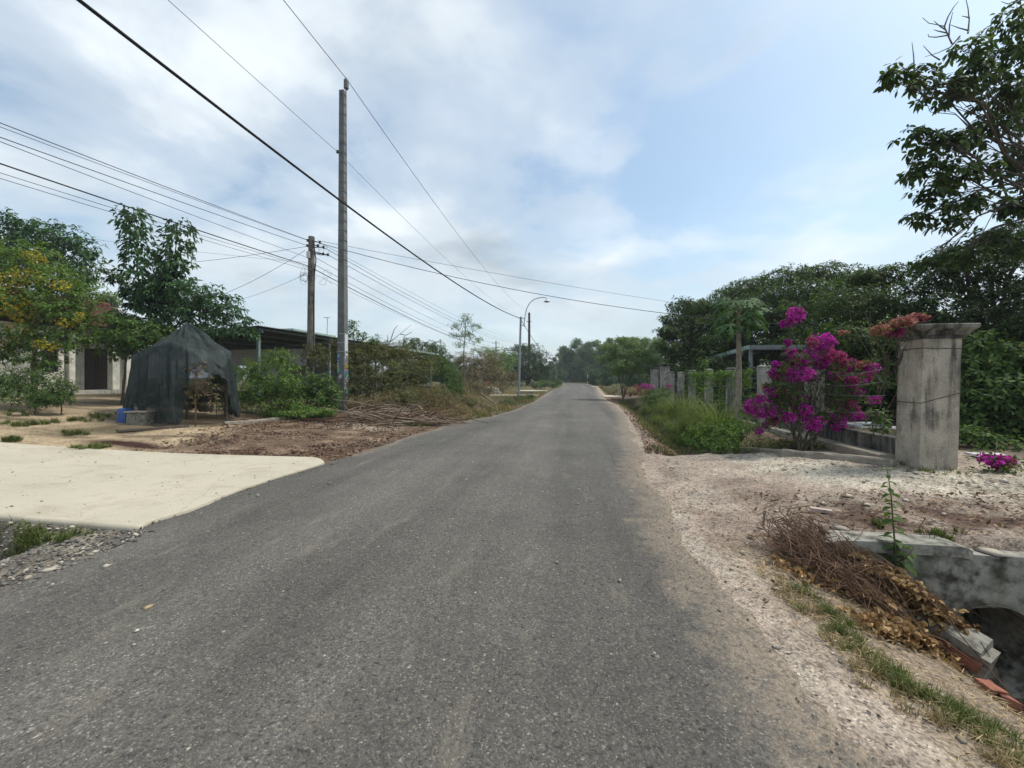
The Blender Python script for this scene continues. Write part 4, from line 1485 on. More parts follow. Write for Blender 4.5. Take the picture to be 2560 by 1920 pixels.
def build_left_shed():
    xe, xw, y0, y1 = -13.3, -19.5, 14.8, 36.5
    z_e, z_w = 3.58, 3.05
    root = empty('open_shed', (xe, y0, 0.45), 'long open shed with a dark corrugated roof behind the shrubs', 'shed')
    R0 = Vector(root.location)
    for i, (ya, yb) in enumerate(((14.8, 20.2), (20.15, 25.6), (25.55, 31), (30.95, 36.5))):
        dz = 0.012 * (i % 2)
        corrugated('roof_sheet', (xe + 0.35, ya, z_e + 0.08 + dz + 0.006 * (ya - 15)), (xe + 0.35, yb, z_e + 0.08 + dz + 0.006 * (yb - 15)), (xw - 0.3, ya, z_w + 0.03 + dz), 0.16, 0.022, M['roofsheet'], root, R0)
    for y in (15.2, 20.2, 25.4, 30.6, 36.0):
        for x, z in ((xe, z_e), (xw, z_w)):
            g = Hf(x, y)
            MB().box(Vector((x, y, (g + z) / 2)) - R0, (0.11, 0.11, z - g + 0.1)).build('post', M['greenpaint'], root)
        MB().beam(Vector((xe + 0.2, y, z_e - 0.1)) - R0, Vector((xw - 0.2, y, z_w - 0.1)) - R0, 0.07, 0.14).build('rafter', M['greenpaint'], root)
    for k in range(6):
        f = k / 5; x = xe + (xw - xe) * f; z = z_e + (z_w - z_e) * f - 0.005
        MB().beam(Vector((x, y0 + 0.1, z)) - R0, Vector((x, y1 - 0.1, z + 0.1 * (1 - f))) - R0, 0.05, 0.07).build('purlin', M['greenpaint'], root)
    MB().beam(Vector((xe + 0.37, 27.5, z_e + 0.10)) - R0, Vector((xe + 0.37, 37.2, z_e + 0.16)) - R0, 0.05, 0.14).build('eave_flashing', M['greensheet'], root)
    corrugated('wall_sheet', (xe - 0.6, 19.6, 2.15), (xw, 19.6, 2.15), (xe - 0.6, 19.6, 3.05), 0.13, 0.02, M['white'], root, R0)
    MB().box(Vector(((xe + xw) / 2, 24.0, 1.6)) - R0, (abs(xw - xe), 0.15, 2.6)).build('partition', M['greywall'], root)


build_left_shed()


def build_outbuilding():
    c = on_ground(745, 34)
    root = empty('outbuilding', c, 'grey flat roofed outbuilding just showing over the shed roof', 'building')
    h = z_at(829, 34) - c.z
    MB().box((0, 0, h / 2 - 0.1), (2.9, 5, h - 0.3)).build('wall', M['greywall'], root)
    MB().box((0, 0, h - 0.17), (3.4, 5.6, 0.14)).build('roof', M['greensheet'], root)
    a = W(816, 838, 34)
    an = empty('television_antenna', a - Vector((0, 0, 1)), 'thin television antenna on a mast left of the tall pole', 'antenna')
    t = W(819, 794, 34) - (a - Vector((0, 0, 1)))
    MB().tube([(0, 0, -0.5), t], 0.025, 6).build('mast', M['steel'], an)
    MB().tube([t + Vector((-0.35, 0, 0)), t + Vector((0.2, 0, 0.03))], 0.015, 5).build('boom', M['steel'], an)
    for i in range(4):
        q = t + Vector((-0.3 + i * 0.15, 0, 0))
        MB().tube([q + Vector((0, -0.25, 0)), q + Vector((0, 0.25, 0))], 0.01, 5).build('element', M['steel'], an)


build_outbuilding()


def build_right_shed():
    x0, x1, y0, y1 = 8.1, 14.5, ratio_y(1876, 8.1), ratio_y(1876, 8.1) + 7.5
    root = empty('small_shed', (x0, y0, 0.2), 'open metal roofed shed behind the fence under dark trees', 'shed')
    R0 = Vector(root.location)
    zf, zb = 2.9, 2.55
    corrugated('roof_sheet', (x0, y0, zf), (x1, y0, zf), (x0, y1, zb), 0.2, 0.025, M['roofsheet'], root, R0)
    MB().beam(Vector((x0, y0 - 0.03, zf + 0.02)) - R0, Vector((x1, y0 - 0.03, zf + 0.02)) - R0, 0.04, 0.16).build('front_fascia', M['steel'], root)
    MB().beam(Vector((x0 - 0.03, y0, zf + 0.02)) - R0, Vector((x0 - 0.03, y1, zb + 0.02)) - R0, 0.04, 0.2).build('side_fascia', M['greensheet'], root)
    for k in range(5):
        f = k / 4
        MB().beam(Vector((x0, y0 + (y1 - y0) * f, zf + (zb - zf) * f - 0.07)) - R0, Vector((x1, y0 + (y1 - y0) * f, zf + (zb - zf) * f - 0.07)) - R0, 0.05, 0.08).build('purlin', M['steel'], root)
    for x, y in ((x0 + 0.05, y0 + 0.1), (x0 + 0.9, y0 + 2.2), (x0 + 0.05, y1 - 0.2), (x1 - 0.2, y0 + 0.1), (x0 + 3.4, y0 + 3.5), (x1 - 0.2, y1 - 0.2)):
        g = Hf(x, y); z = zf + (zb - zf) * (y - y0) / (y1 - y0) - 0.1
        MB().box(Vector((x, y, (g + z) / 2)) - R0, (0.12, 0.12, z - g)).build('post', M['steel'] if x < x0 + 2 else M['greenpaint'], root)


build_right_shed()


# ------------------------------------------------------------------ gate pillar, fence, low wall
FX = 5.0


def build_gate_pillar():
    y_f, y_r = ratio_y(2298, FX), ratio_y(2237, FX)
    w = 0.49; y_m = (y_f + y_r) / 2; hw = (y_r - y_f) / 2
    g = Hf(FX + w / 2, y_m)
    d = 5.86
    top = z_at(812, d) - g
    root = empty('gate_pillar', (FX + w / 2, y_m, g), 'weathered square concrete gate pillar with a moulded cap and faded blossom on top', 'pillar')
    tilt = 0.028
    me = rough_grid_box((-w / 2, -hw, -0.25), (w / 2, hw, top - 0.2), 0.06, 0.005, 31, 'shaft')
    for v in me.vertices:
        v.co.x += v.co.z * tilt
    link('shaft', me, M['pillar'], root)
    prof = [(0.0, -0.205), (0.025, -0.2), (0.03, -0.165), (0.055, -0.15), (0.06, -0.11), (0.10, -0.075), (0.12, -0.06), (0.125, -0.012), (0.115, 0.0)]
    rings = []
    for o, z in prof:
        cxx = (top + z) * tilt
        ring = []
        for sx, sy in ((-1, -1), (1, -1), (1, 1), (-1, 1)):
            ring.append(Vector((cxx + sx * (w / 2 + o), sy * (hw + o), top + z)))
        # subdivide each side for a worn edge
        rr = []
        for i in range(4):
            a, b = ring[i], ring[(i + 1) % 4]
            for k in range(10):
                q = a.lerp(b, k / 10)
                q += Vector((1, 1, 1)) * 0.008 * (float(fbm(q.x * 9 + q.z * 5, q.y * 9, 7, 3)) - 0.5)
                rr.append(q)
        rings.append(rr)
    MB().rings(rings).build('cap', M['pillar_cap'], root)
    for zz, dz in ((top - 0.34, -0.015), (top * 0.45, 0.16)):
        r = []
        for sx, sy in ((-1, 1), (-1, -1), (1, -1), (1, 1)):
            z = zz + dz * (sx + 1) / 2
            r.append(Vector((z * tilt + sx * (w / 2 + 0.009), sy * (hw + 0.009), z)))
        MB().tube(r + [r[0]], 0.0045, 5).build('binding_wire', M['darkpole'], root)
    return root, g, top


GP, GP_Z, GP_TOP = build_gate_pillar()

FENCE_PX = [(1678, 929), (1701, 930), (1731, 925), (1771, 922), (1828, 919), (1911, 913), (2034, 915)]


def build_fence():
    y_near = ratio_y(2237, FX)
    root = empty('fence', (FX, 12, 0.1), 'row of stained concrete fence posts with sagging wire mesh beside the papaya tree', 'fence')
    R0 = Vector(root.location)
    ys = [ratio_y(px, FX) for px, _ in FENCE_PX]
    zt = []
    rng = np.random.default_rng(44)
    for (px, py), y in zip(FENCE_PX, ys):
        u = (px - CX) / F_PX; d = FX / (u * CA - SA)
        zt.append(z_at(py, d))
        g = Hf(FX, y); w = 0.25
        me = rough_grid_box((-w / 2, -w / 2, -0.3), (w / 2, w / 2, zt[-1] - g - 0.07), 0.09, 0.006, int(px), 'post')
        o = link('post', me, M['post'], root, Vector((FX, y, g)) - R0)
        o.rotation_euler = (rng.normal(0, 0.012), rng.normal(0, 0.012), rng.normal(0, 0.03))
        cap = MB(); h = zt[-1] - g
        rg = []
        for f, z in ((1.0, -0.07), (1.06, -0.066), (1.04, -0.03), (0.55, 0.0)):
            rg.append([Vector((sx * w / 2 * f, sy * w / 2 * f, h + z)) for sx, sy in ((-1, -1), (1, -1), (1, 1), (-1, 1))])
        cap.rings(rg).build('post_cap', M['pillar_cap'], o)
    ally = [y_near] + ys[::-1]; allz = [1.75] + zt[::-1]
    for k, frac in enumerate((0.93, 0.8, 0.66, 0.5, 0.36)):
        mb = MB()
        for (ya, za), (yb, zb) in zip(zip(ally[:-1], allz[:-1]), zip(ally[1:], allz[1:])):
            ga, gb = Hf(FX, ya), Hf(FX, yb)
            a = Vector((FX - 0.13, ya, ga + (za - ga) * frac)); b = Vector((FX - 0.13, yb, gb + (zb - gb) * frac))
            m = (a + b) / 2 - Vector((0, 0, rng.uniform(0.02, 0.12)))
            mb.tube([a - R0, a.lerp(m, 0.5) - Vector((0, 0, 0.01)) - R0, m - R0, m.lerp(b, 0.5) - Vector((0, 0, 0.01)) - R0, b - R0], 0.004, 4, False)
        mb.build('wire_strand', M['steel'], root)
    # netting between the posts
    mb = MB()
    for (ya, za), (yb, zb) in zip(zip(ally[:-1], allz[:-1]), zip(ally[1:], allz[1:])):
        n = max(6, int(abs(yb - ya) / 0.13))
        for i in range(n):
            f = i / n; f2 = min(1, f + 0.32); f3 = max(0, f - 0.32)
            for ff in (f2, f3):
                y = ya + (yb - ya) * f; y2 = ya + (yb - ya) * ff
                g = Hf(FX, y)
                z1 = g + 0.35; z2 = g + (za - g) * 0.9
                mb.tube([Vector((FX - 0.132, y, z1)) - R0, Vector((FX - 0.132 + rng.normal(0, 0.02), y2, z2)) - R0], 0.0014, 3, False)
    o = mb.build('wire_netting', M['darkpole'], root); o['kind'] = 'stuff'
    return ys, zt


FENCE_Y, FENCE_Z = build_fence()
# low wall under the wire, from the gate pillar along the fence
yn, yf = ratio_y(2237, FX) + 0.02, FENCE_Y[2]
rt = empty('low_wall', (FX, yn, 0.1), 'low black stained concrete wall running from the gate pillar under the fence', 'wall')
g0 = Hf(FX, yn)
pts = [Vector((FX + 0.12, y, Hf(FX, y))) - Vector(rt.location) for y in np.linspace(yn, yf, 24)]
rings = []
rng = np.random.default_rng(8)
for p in pts:
    j = lambda: Vector(rng.normal(0, 0.005, 3))
    z = 0.36
    rings.append([p + Vector((-0.09, 0, -0.4)) + j(), p + Vector((-0.09, 0, z - 0.02)) + j(), p + Vector((-0.075, 0, z)) + j(), p + Vector((0.075, 0, z)) + j(), p + Vector((0.09, 0, z - 0.02)) + j(), p + Vector((0.09, 0, -0.4)) + j()])
MB().rings(rings).build('wall_body', M['lowwall'], rt)
rings = []
for p in pts:
    rings.append([p + Vector((-0.34, 0, -0.4)), p + Vector((-0.34, 0, 0.085)), p + Vector((-0.32, 0, 0.1)), p + Vector((-0.095, 0, 0.1)), p + Vector((-0.095, 0, -0.4))])
MB().rings(rings).build('footing_ledge', M['kerb'], rt)

# far gate pillars of the neighbouring plot
for px, py, w, lab in ((1662, 910, 0.45, 'nearer grey far gate pillar with a flat cap at the fence end'), (1636, 918, 0.45, 'farther grey gate pillar with a flat cap at the fence end')):
    x = FX + 0.1; u = (px - CX) / F_PX; d = x / (u * CA - SA); y = ratio_y(px, x); g = Hf(x, y); h = z_at(py, d) - g
    rt = empty('gate_pillar', (x, y, g), lab, 'pillar', 'far gate pillars')
    me = rough_grid_box((-w / 2, -w / 2, -0.3), (w / 2, w / 2, h - 0.12), 0.15, 0.006, int(px), 'shaft')
    link('shaft', me, M['post'], rt)
    rg = []
    for f, z in ((0.0, -0.13), (0.03, -0.12), (0.05, -0.07), (0.09, -0.05), (0.1, -0.01), (0.09, 0.0)):
        rg.append([Vector((sx * (w / 2 + f), sy * (w / 2 + f), h + z)) for sx, sy in ((-1, -1), (1, -1), (1, 1), (-1, 1))])
    MB().rings(rg).build('cap', M['pillar_cap'], rt)


# ------------------------------------------------------------------ shade net over the seedbed
def build_shade_net():
    d = 12.0
    b = on_ground(455, d)
    root = empty('shade_net', b, 'black shade netting draped like a tent over poles in front of the house', 'shade net')

    def rel(px, py, dd=0.0): return W(px, py, d + dd) - b
    apex = rel(467, 806)
    # rim control: angle, pixel-derived radius (m), eave height (m) and how far the skirt hangs down
    ctrl = []
    for px, py, dd, drop in ((330, 893, -0.3, 1.0), (372, 872, -0.95, 1.0), (430, 860, -1.2, 0.98), (455, 872, -1.2, 0.98), (475, 880, -1.1, 0.30), (515, 892, -1.0, 0.24), (560, 922, -0.7, 0.30), (572, 890, -0.2, 0.9),
                            (580, 885, 0.5, 1.0), (560, 872, 1.2, 1.0), (467, 860, 1.5, 1.0), (370, 875, 1.3, 1.0), (328, 890, 0.5, 1.0)):
        p = rel(px, py, dd)
        ctrl.append((math.atan2(p.y - apex.y, p.x - apex.x), p, drop))
    ctrl.sort(key=lambda c: c[0])
    A = np.array([c[0] for c in ctrl]); Pn = np.array([tuple(c[1]) for c in ctrl]); Dn = np.array([c[2] for c in ctrl])
    A3 = np.concatenate([A - 2 * math.pi, A, A + 2 * math.pi])
    n = 220; K1 = 14; K2 = 16
    V = []
    for i in range(n):
        a = -math.pi + 2 * math.pi * i / n
        e = np.array([np.interp(a, A3, np.tile(Pn[:, k], 3)) for k in range(3)])
        drop = np.interp(a, A3, np.tile(Dn, 3)); drop = drop - 0.3 * max(0.0, fbm(a * 7, 4.4, 98, 4) - 0.45) * 2
        g = Hf(b.x + e[0], b.y + e[1]) - b.z
        out = unit(np.array([e[0] - apex.x, e[1] - apex.y, 0.0]))
        wr = fbm(a * 5, 0.3, 91, 4) - 0.5
        for j in range(K1):
            f = j / (K1 - 1)
            p = np.array(apex) * (1 - f) + e * f
            p[2] = apex.z + (e[2] - apex.z) * (f ** (0.95 + 0.45 * math.cos(a + 0.25))) - (0.10 * (1 - f) ** 8)
            p[2] += -0.10 * math.sin(math.pi * f) + 0.42 * f * (1 - f) * 4 * (fbm(a * 4, f * 2, 93, 4) - 0.5) + 0.05 * (fbm(a * 14, f * 3, 94, 2) - 0.5) + 0.08 * (fbm(a * 1.3, f, 99, 2) - 0.5)
            V.append(p)
        for j in range(1, K2):
            f = j / (K2 - 1)
            p = e.copy(); p[2] = e[2] - (e[2] - g - 0.02) * f * drop
            fold = 0.34 * (fbm(a * 9, f * 0.8, 95, 3) - 0.5) * (0.3 + f) + 0.12 * (fbm(a * 26, f * 1.5, 97, 2) - 0.5) * min(1, f * 2)
            p += out * (fold + 0.16 * f + 0.05 * wr)
            V.append(p)
    K = K1 + K2 - 1
    Fq = []
    for i in range(n):
        j = (i + 1) % n
        for k in range(K - 1):
            Fq.append((i * K + k, j * K + k, j * K + k + 1, i * K + k + 1))
    link('netting', np_mesh('netting', np.array(V), np.array(Fq), True), M['net'], root)
    for px, dd in ((345, -0.2), (440, -1.0), (570, -0.2), (566, 1.1), (360, 1.2)):
        e = rel(px, 893, dd); g = Hf(b.x + e.x, b.y + e.y) - b.z
        MB().tube([(e.x * 0.97, e.y * 0.97, g - 0.1), (e.x * 0.97, e.y * 0.97, e.z - 0.05)], 0.025, 6).build('support_pole', M['timber'], root)
    MB().tube([(apex.x, apex.y, -0.1), (apex.x, apex.y, apex.z - 0.03)], 0.035, 6).build('centre_pole', M['timber'], root)


build_shade_net()
# concrete tank and blue bag at the foot of the net
p = on_ground(352, 10.75)
rt = empty('planter_box', p, 'grey concrete trough at the left foot of the shade net', 'trough')
me = rough_grid_box((-0.25, -0.18, -0.05), (0.22, 0.2, 0.33), 0.1, 0.008, 17, 'trough_body')
link('trough_body', me, M['mortar'], rt)
MB().box((-0.015, 0.01, 0.335), (0.53, 0.44, 0.045)).build('rim', M['kerb'], rt, 0.01)
p = on_ground(312, 10.9)
me = rough_grid_box((-0.16, -0.12, -0.02), (0.16, 0.12, 0.38), 0.07, 0.05, 19, 'blue_bag')
o = link('blue_bag', me, M['blue'], None, p)
tag(o, 'crumpled blue plastic bag beside the concrete trough', 'bag')
# long dark board on the sand and a white pipe
a, b_ = G(292, 1080), G(470, 1068)
o = MB().beam(a + Vector((0, 0, 0.03)), b_ + Vector((0, 0, 0.03)), 0.16, 0.05).build('wooden_board', M['timber'])
tag(o, 'dark weathered board lying on the sandy yard', 'board')
o = MB().tube([G(30, 1040) + Vector((0, 0, 0.04)), G(52, 1039) + Vector((0, 0, 0.04))], 0.05, 8).build('pale_log', M['palestick'])
tag(o, 'short pale log lying in the weeds far left', 'log')

# ------------------------------------------------------------------ trees on the right
def hang_twigs(specs, d):
    """bare dead twigs, each a pixel polyline at depth d"""
    def f(rng, root, P, A, lob):
        b = Vector(root.location)
        mb = MB()
        for pl in specs:
            pts = [W(px, py, d + 0.02 * i) - b for i, (px, py) in enumerate(pl)]
            mb.tube(pts, list(np.linspace(0.016, 0.005, len(pts))), 4)
        o = mb.build('dead_twigs', M['greybark'], root); o['kind'] = 'stuff'
    return f


base = on_ground(2720, 9.5)
tree('broadleaf_tree', 'tall broadleaf tree leaning in at the upper right corner against the sky', 'tree', base,
     [PL(2235, 180, 8.8, 40, 24), PL(2295, 200, 9.0, 50, 28), PL(2425, 115, 9.2, 44, 30), PL(2360, 225, 9.0, 60, 34), PL(2440, 190, 9.0, 62, 40), PL(2540, 130, 9.4, 62, 60), PL(2575, 40, 9.6, 70, 50), PL(2510, 240, 9.4, 70, 44),
      PL(2300, 345, 8.9, 44, 30), PL(2365, 355, 9.0, 60, 32), PL(2450, 330, 9.4, 66, 40), PL(2310, 425, 9.0, 48, 28), PL(2390, 430, 9.1, 70, 34), PL(2330, 480, 9.0, 52, 24), PL(2430, 500, 9.2, 66, 28), PL(2310, 540, 9.1, 44, 18), PL(2385, 555, 9.2, 46, 20), PL(2520, 400, 9.8, 66, 44),
      PL(2480, 590, 9.6, 70, 24), PL(2400, 640, 9.4, 52, 22), PL(2600, 250, 10, 80, 90), PL(2580, 610, 9.6, 70, 40), PL(2330, 660, 9.3, 36, 18), PL(2620, 480, 10, 80, 60), PL(2540, 510, 9.6, 50, 26), PL(2760, 200, 10, 130, 120), PL(2740, 420, 10, 110, 90), PL(2880, 320, 10.5, 130, 120)],
     1750, 8, 0.15, 0.48, M['lf_dark'], M['bark'], 0.075, trunk_top=W(2640, 420, 9.6), seed=11, spread=74, sag=0.55, hi=True, droop=0.25, out=2.2, lumpy=0.40, twigs=9,
     extra=hang_twigs([[(2380, 110), (2368, 84), (2361, 66), (2345, 62), (2322, 58), (2306, 44)], [(2361, 66), (2370, 42), (2384, 18), (2396, 4)], [(2372, 92), (2374, 62), (2382, 30)], [(2364, 74), (2350, 66), (2335, 52)], [(2366, 82), (2346, 78), (2334, 74)], [(2370, 88), (2340, 93), (2322, 92), (2320, 85)],
                       [(2420, 84), (2423, 50), (2420, 20), (2413, -10)], [(2424, 44), (2404, 40)], [(2286, 180), (2284, 140), (2280, 106)], [(2400, 90), (2376, 118), (2345, 132), (2312, 142)], [(2350, 150), (2330, 138), (2308, 114)], [(2545, 20), (2525, 30), (2496, 42)], [(2420, 76), (2398, 70), (2376, 62)], [(2545, 0), (2520, 10), (2503, 4)]], 8.9))

DT = 'dark trees behind the fence'


def dark_tree(label, px, d, lobes, n, L=0.17, leaf='lf_dark', seed=1, k=8, top=None, lumpy=0.5):
    b = on_ground(px, d)
    tree('shade_tree', label, 'tree', b, lobes, int(n * 1.9), k, L, 0.36, M[leaf], M['bark'], 0.16, group=DT, seed=seed, spread=72, sag=0.4, out=3.6, lumpy=lumpy, twigs=8, trunk_top=top)


dark_tree('dark layered tree at the left end of the fence, nearest the sky gap', 1730, 27,
          [PL(1725, 765, 27, 55, 17), PL(1690, 800, 26.5, 42, 15), PL(1760, 785, 27, 60, 22), PL(1680, 830, 26, 40, 18), PL(1735, 825, 26.5, 75, 26), PL(1690, 870, 25.5, 50, 24), PL(1750, 880, 26, 80, 34), PL(1720, 925, 26, 70, 26)], 1500, 0.2, seed=21, top=W(1730, 850, 27))
dark_tree('broad dark tree with flat leaf layers behind the papaya', 1850, 24,
          [PL(1840, 735, 25, 60, 15), PL(1880, 715, 25, 62, 18), PL(1810, 765, 24.5, 66, 18), PL(1900, 755, 24, 80, 26), PL(1830, 805, 23.5, 85, 24), PL(1920, 815, 23, 80, 30), PL(1800, 850, 23, 60, 24), PL(1880, 870, 24, 90, 36)], 1700, 0.19, seed=22, top=W(1855, 840, 24))
dark_tree('tallest dark tree rising behind the shed roof', 2010, 21,
          [PL(1975, 690, 22, 66, 22), PL(2060, 682, 22, 60, 20), PL(2110, 700, 21.5, 50, 18), PL(1990, 730, 21, 85, 28), PL(2080, 745, 20.5, 90, 34), PL(1960, 780, 20.5, 80, 30), PL(2050, 805, 20, 100, 40), PL(2010, 860, 20, 110, 40), PL(2100, 860, 20, 90, 40)], 1900, 0.17, seed=23, top=W(2010, 800, 21))
dark_tree('dense leafy tree directly behind the gate pillar', 2200, 14,
          [PL(2150, 700, 15, 46, 24), PL(2210, 690, 14.5, 60, 28), PL(2130, 770, 14, 90, 55), PL(2240, 770, 13.5, 90, 60), PL(2110, 850, 13, 85, 50), PL(2210, 870, 13, 110, 60), PL(2160, 960, 12.5, 110, 60), PL(2250, 980, 12, 90, 60)], 2000, 0.14, 'lf_dark', 24, top=W(2200, 860, 14))
dark_tree('very dark tree filling the right edge behind the gate pillar', 2480, 12,
          [PL(2340, 700, 12.5, 60, 40), PL(2420, 680, 12, 90, 45), PL(2530, 690, 12, 100, 70), PL(2360, 780, 12, 90, 60), PL(2480, 800, 11.5, 130, 80), PL(2600, 780, 11.5, 120, 110), PL(2400, 880, 11, 110, 70), PL(2540, 900, 10.8, 130, 90), PL(2440, 980, 10.6, 130, 70), PL(2620, 960, 10.5, 120, 80), PL(2360, 650, 12.5, 60, 34), PL(2450, 625, 12.5, 80, 40), PL(2545, 600, 12.5, 90, 50), PL(2760, 800, 11.5, 160, 140), PL(2900, 860, 12, 200, 150), PL(2780, 960, 11, 160, 90)], 3300, 0.14, 'lf_deep', 25, top=W(2490, 850, 12))
# understorey that closes the gaps behind the fence
for i, (px, d, ry, lab) in enumerate(((1770, 22, 62, 'dark undergrowth bush behind the second fence bay'), (1890, 19.5, 58, 'dark undergrowth bush left of the open shed'), (2010, 27, 75, 'dark bush in the shade behind the open shed'), (2100, 13.5, 70, 'dark bush behind the bougainvillea'), (2140, 29, 90, 'dark bush deep behind the gate pillar'), (1830, 30, 80, 'dark bush far behind the open shed'), (1700, 31, 60, 'dark bush far behind the end of the fence'))):
    b = on_ground(px, d)
    tree('undergrowth_bush', lab, 'bush', b, [PL(px, 945 - ry * 0.4, d, 75, ry), PL(px + 50, 960, d - 0.5, 60, ry * 0.7), PL(px - 45, 955, d - 0.3, 60, ry * 0.7), PL(px + 10, 985, d - 0.8, 70, 40)], 750, 8, 0.17, 0.4, M['lf_deep'], M['bark'], 0.06, group='undergrowth behind the fence', seed=130 + i, out=2.2, twigs=3)

b = on_ground(2490, 8.2)
tree('leafy_shrub', 'fresh green large leaved shrub right of the gate pillar', 'shrub', b,
     [PL(2440, 850, 8.6, 45, 30), PL(2520, 900, 8.4, 60, 50), PL(2435, 920, 8.4, 40, 45), PL(2480, 980, 8.2, 80, 55), PL(2430, 1040, 8.2, 45, 40), PL(2540, 1050, 8.0, 60, 45), PL(2580, 950, 8.4, 60, 70)], 1000, 7, 0.12, 0.42, M['lf_mid'], M['bark'], 0.05, seed=31, hi=True, sag=0.45, twigs=8, out=1.9)
b = on_ground(2420, 7.6)
tree('low_plant', 'low dark green plant at the foot of the gate pillar', 'plant', b, [PL(2425, 1085, 7.4, 45, 22), PL(2480, 1100, 7.2, 50, 18)], 120, 6, 0.09, 0.45, M['lf_mid'], M['bark'], 0.02, seed=32, hi=True, twigs=3)


# ------------------------------------------------------------------ papaya
def papaya():
    b = on_ground(1842, 10.8); d = depth(b)
    root = empty('papaya_tree', b, 'slender papaya tree with a bare ringed trunk and an umbrella of lobed leaves', 'papaya tree')
    t = W(1848, 772, d) - b
    rng = np.random.default_rng(5)
    pts = []; rad = []
    for i in range(60):
        f = i / 59
        pts.append((t.x * f + 0.02 * math.sin(f * 4), t.y * f, -0.15 + (t.z + 0.15) * f)); rad.append((0.088 - 0.045 * f ** 1.2) * (1 + 0.035 * (i % 2)))
    MB().tube(pts, rad, 12).build('trunk', M['papayabark'], root)
    # one palmate leaf: lobes with side teeth
    V, Fc = [], []
    for q, a in enumerate(np.radians([-128, -86, -45, 0, 45, 86, 128])):
        L = (0.20, 0.27, 0.31, 0.34, 0.31, 0.27, 0.20)[q]
        dx, dy = math.cos(a), math.sin(a)
        prof = [(0.0, 0.012), (0.22, 0.02), (0.40, 0.022), (0.48, 0.085), (0.56, 0.02), (0.70, 0.065), (0.78, 0.014), (1.0, 0.0)]
        for s in (-1, 1):
            o = len(V)
            for f, w in prof:
                V.append((dx * L * f, dy * L * f, -0.10 * f * f))
                V.append((dx * L * f - dy * s * w + dx * (0.03 if w > 0.06 else 0), dy * L * f + dx * s * w + dy * (0.03 if w > 0.06 else 0), -0.10 * f * f - w * 0.35))
            for i in range(len(prof) - 1):
                k = o + i * 2
                Fc.append((k, k + 1, k + 3, k + 2) if s > 0 else (k, k + 2, k + 3, k + 1))
    me = np_mesh('leaf', np.array(V), np.array(Fc))
    me.materials.append(M['lf_papaya'])
    for i in range(21):
        az = i * 2.4 + rng.normal(0, 0.2); el = 0.75 - 1.15 * (i / 20) + rng.normal(0, 0.1)
        ln = rng.uniform(0.40, 0.62)
        dirv = Vector((math.cos(az) * math.cos(el), math.sin(az) * math.cos(el), math.sin(el)))
        p0 = Vector((t.x, t.y, t.z - 0.02 - 0.012 * i)); p1 = p0 + dirv * ln * 0.6 + Vector((0, 0, 0.05)); p2 = p0 + dirv * ln + Vector((0, 0, -0.02))
        MB().tube([p0, p1, p2], [0.011, 0.008, 0.006], 5).build('leaf_stalk', M['greenstem'], root)
        lf = link('leaf', me, None, root, p2)
        s = rng.uniform(1.05, 1.5); lf.scale = (s, s, s)
        lf.rotation_euler = (rng.normal(0, 0.3), 0.85 + rng.normal(0, 0.3) - el * 0.5, az + rng.normal(0, 0.3))


papaya()


# ------------------------------------------------------------------ grass clumps in the right ditch
def tussock(label, px, py, rpx, hpx, seed, n=420, mat='lemongrass', name='grass_clump', w=0.012, cat='grass clump', group='tall grass clumps along the right ditch', curve=0.42):
    p = G(px, py); d = depth(p); s = d / F_PX
    rng = np.random.default_rng(seed)
    az = rng.uniform(0, 2 * np.pi, n); rr = rng.uniform(0, 1, n) ** 0.7 * rpx * s * 0.35
    o = np.stack([np.cos(az) * rr, np.sin(az) * rr, np.full(n, -0.05)], 1)
    h = hpx * s * rng.uniform(0.65, 1.35, n)
    V, Fc = blades(rng, o, h * 1.1, w * 1.25, rng.uniform(0.05, 0.6, n), az + rng.normal(0, 0.5, n), curve, 5)
    ob = link(name, np_mesh(name, V, Fc), M[mat], None, p)
    return tag(ob, label, cat, group)


for i, (px, py, r, h, lab) in enumerate(((1665, 1038, 60, 60, 'tall grass clump farthest along the ditch below the thin posts'), (1705, 1048, 80, 95, 'large yellow green grass clump in the middle of the ditch'), (1740, 1085, 75, 75, 'bright fine grass clump at the road side of the ditch'),
                                        (1800, 1080, 95, 105, 'arching lemongrass clump just left of the papaya trunk'), (1770, 1052, 75, 75, 'grass clump behind the arching lemongrass'), (1690, 1085, 55, 55, 'low bright grass tuft on the ditch edge'), (1650, 1062, 50, 50, 'small grass clump on the far slope of the ditch'), (1715, 1108, 60, 52, 'bright grass clump nearest the kerb end'), (1625, 1030, 45, 40, 'small grass clump near the far culvert mouth'))):
    tussock(lab, px, py, r, h, 300 + i, 520 if h > 70 else 360)
b = G(1790, 1118)
tree('leafy_weed_patch', 'bushy green weed at the near end of the ditch by the kerb', 'weed', b, [PL(1790, 1085, 8.6, 60, 32), PL(1840, 1070, 9, 40, 30), PL(1745, 1100, 8.5, 40, 24), PL(1800, 1110, 8.3, 55, 20)], 700, 7, 0.085, 0.3, M['lf_bright'], M['greenstem'], 0.012, seed=41, twigs=5, hi=False, sag=0.15)
b = G(1940, 1112)
tree('leafy_weed_patch', 'low sparse weed beside the bougainvillea stems', 'weed', b, [PL(1920, 1105, 8.2, 50, 10), PL(1970, 1110, 7.9, 40, 12), PL(2030, 1110, 7.7, 40, 10)], 130, 6, 0.07, 0.35, M['lf_olive'], M['greenstem'], 0.008, seed=42, twigs=4)


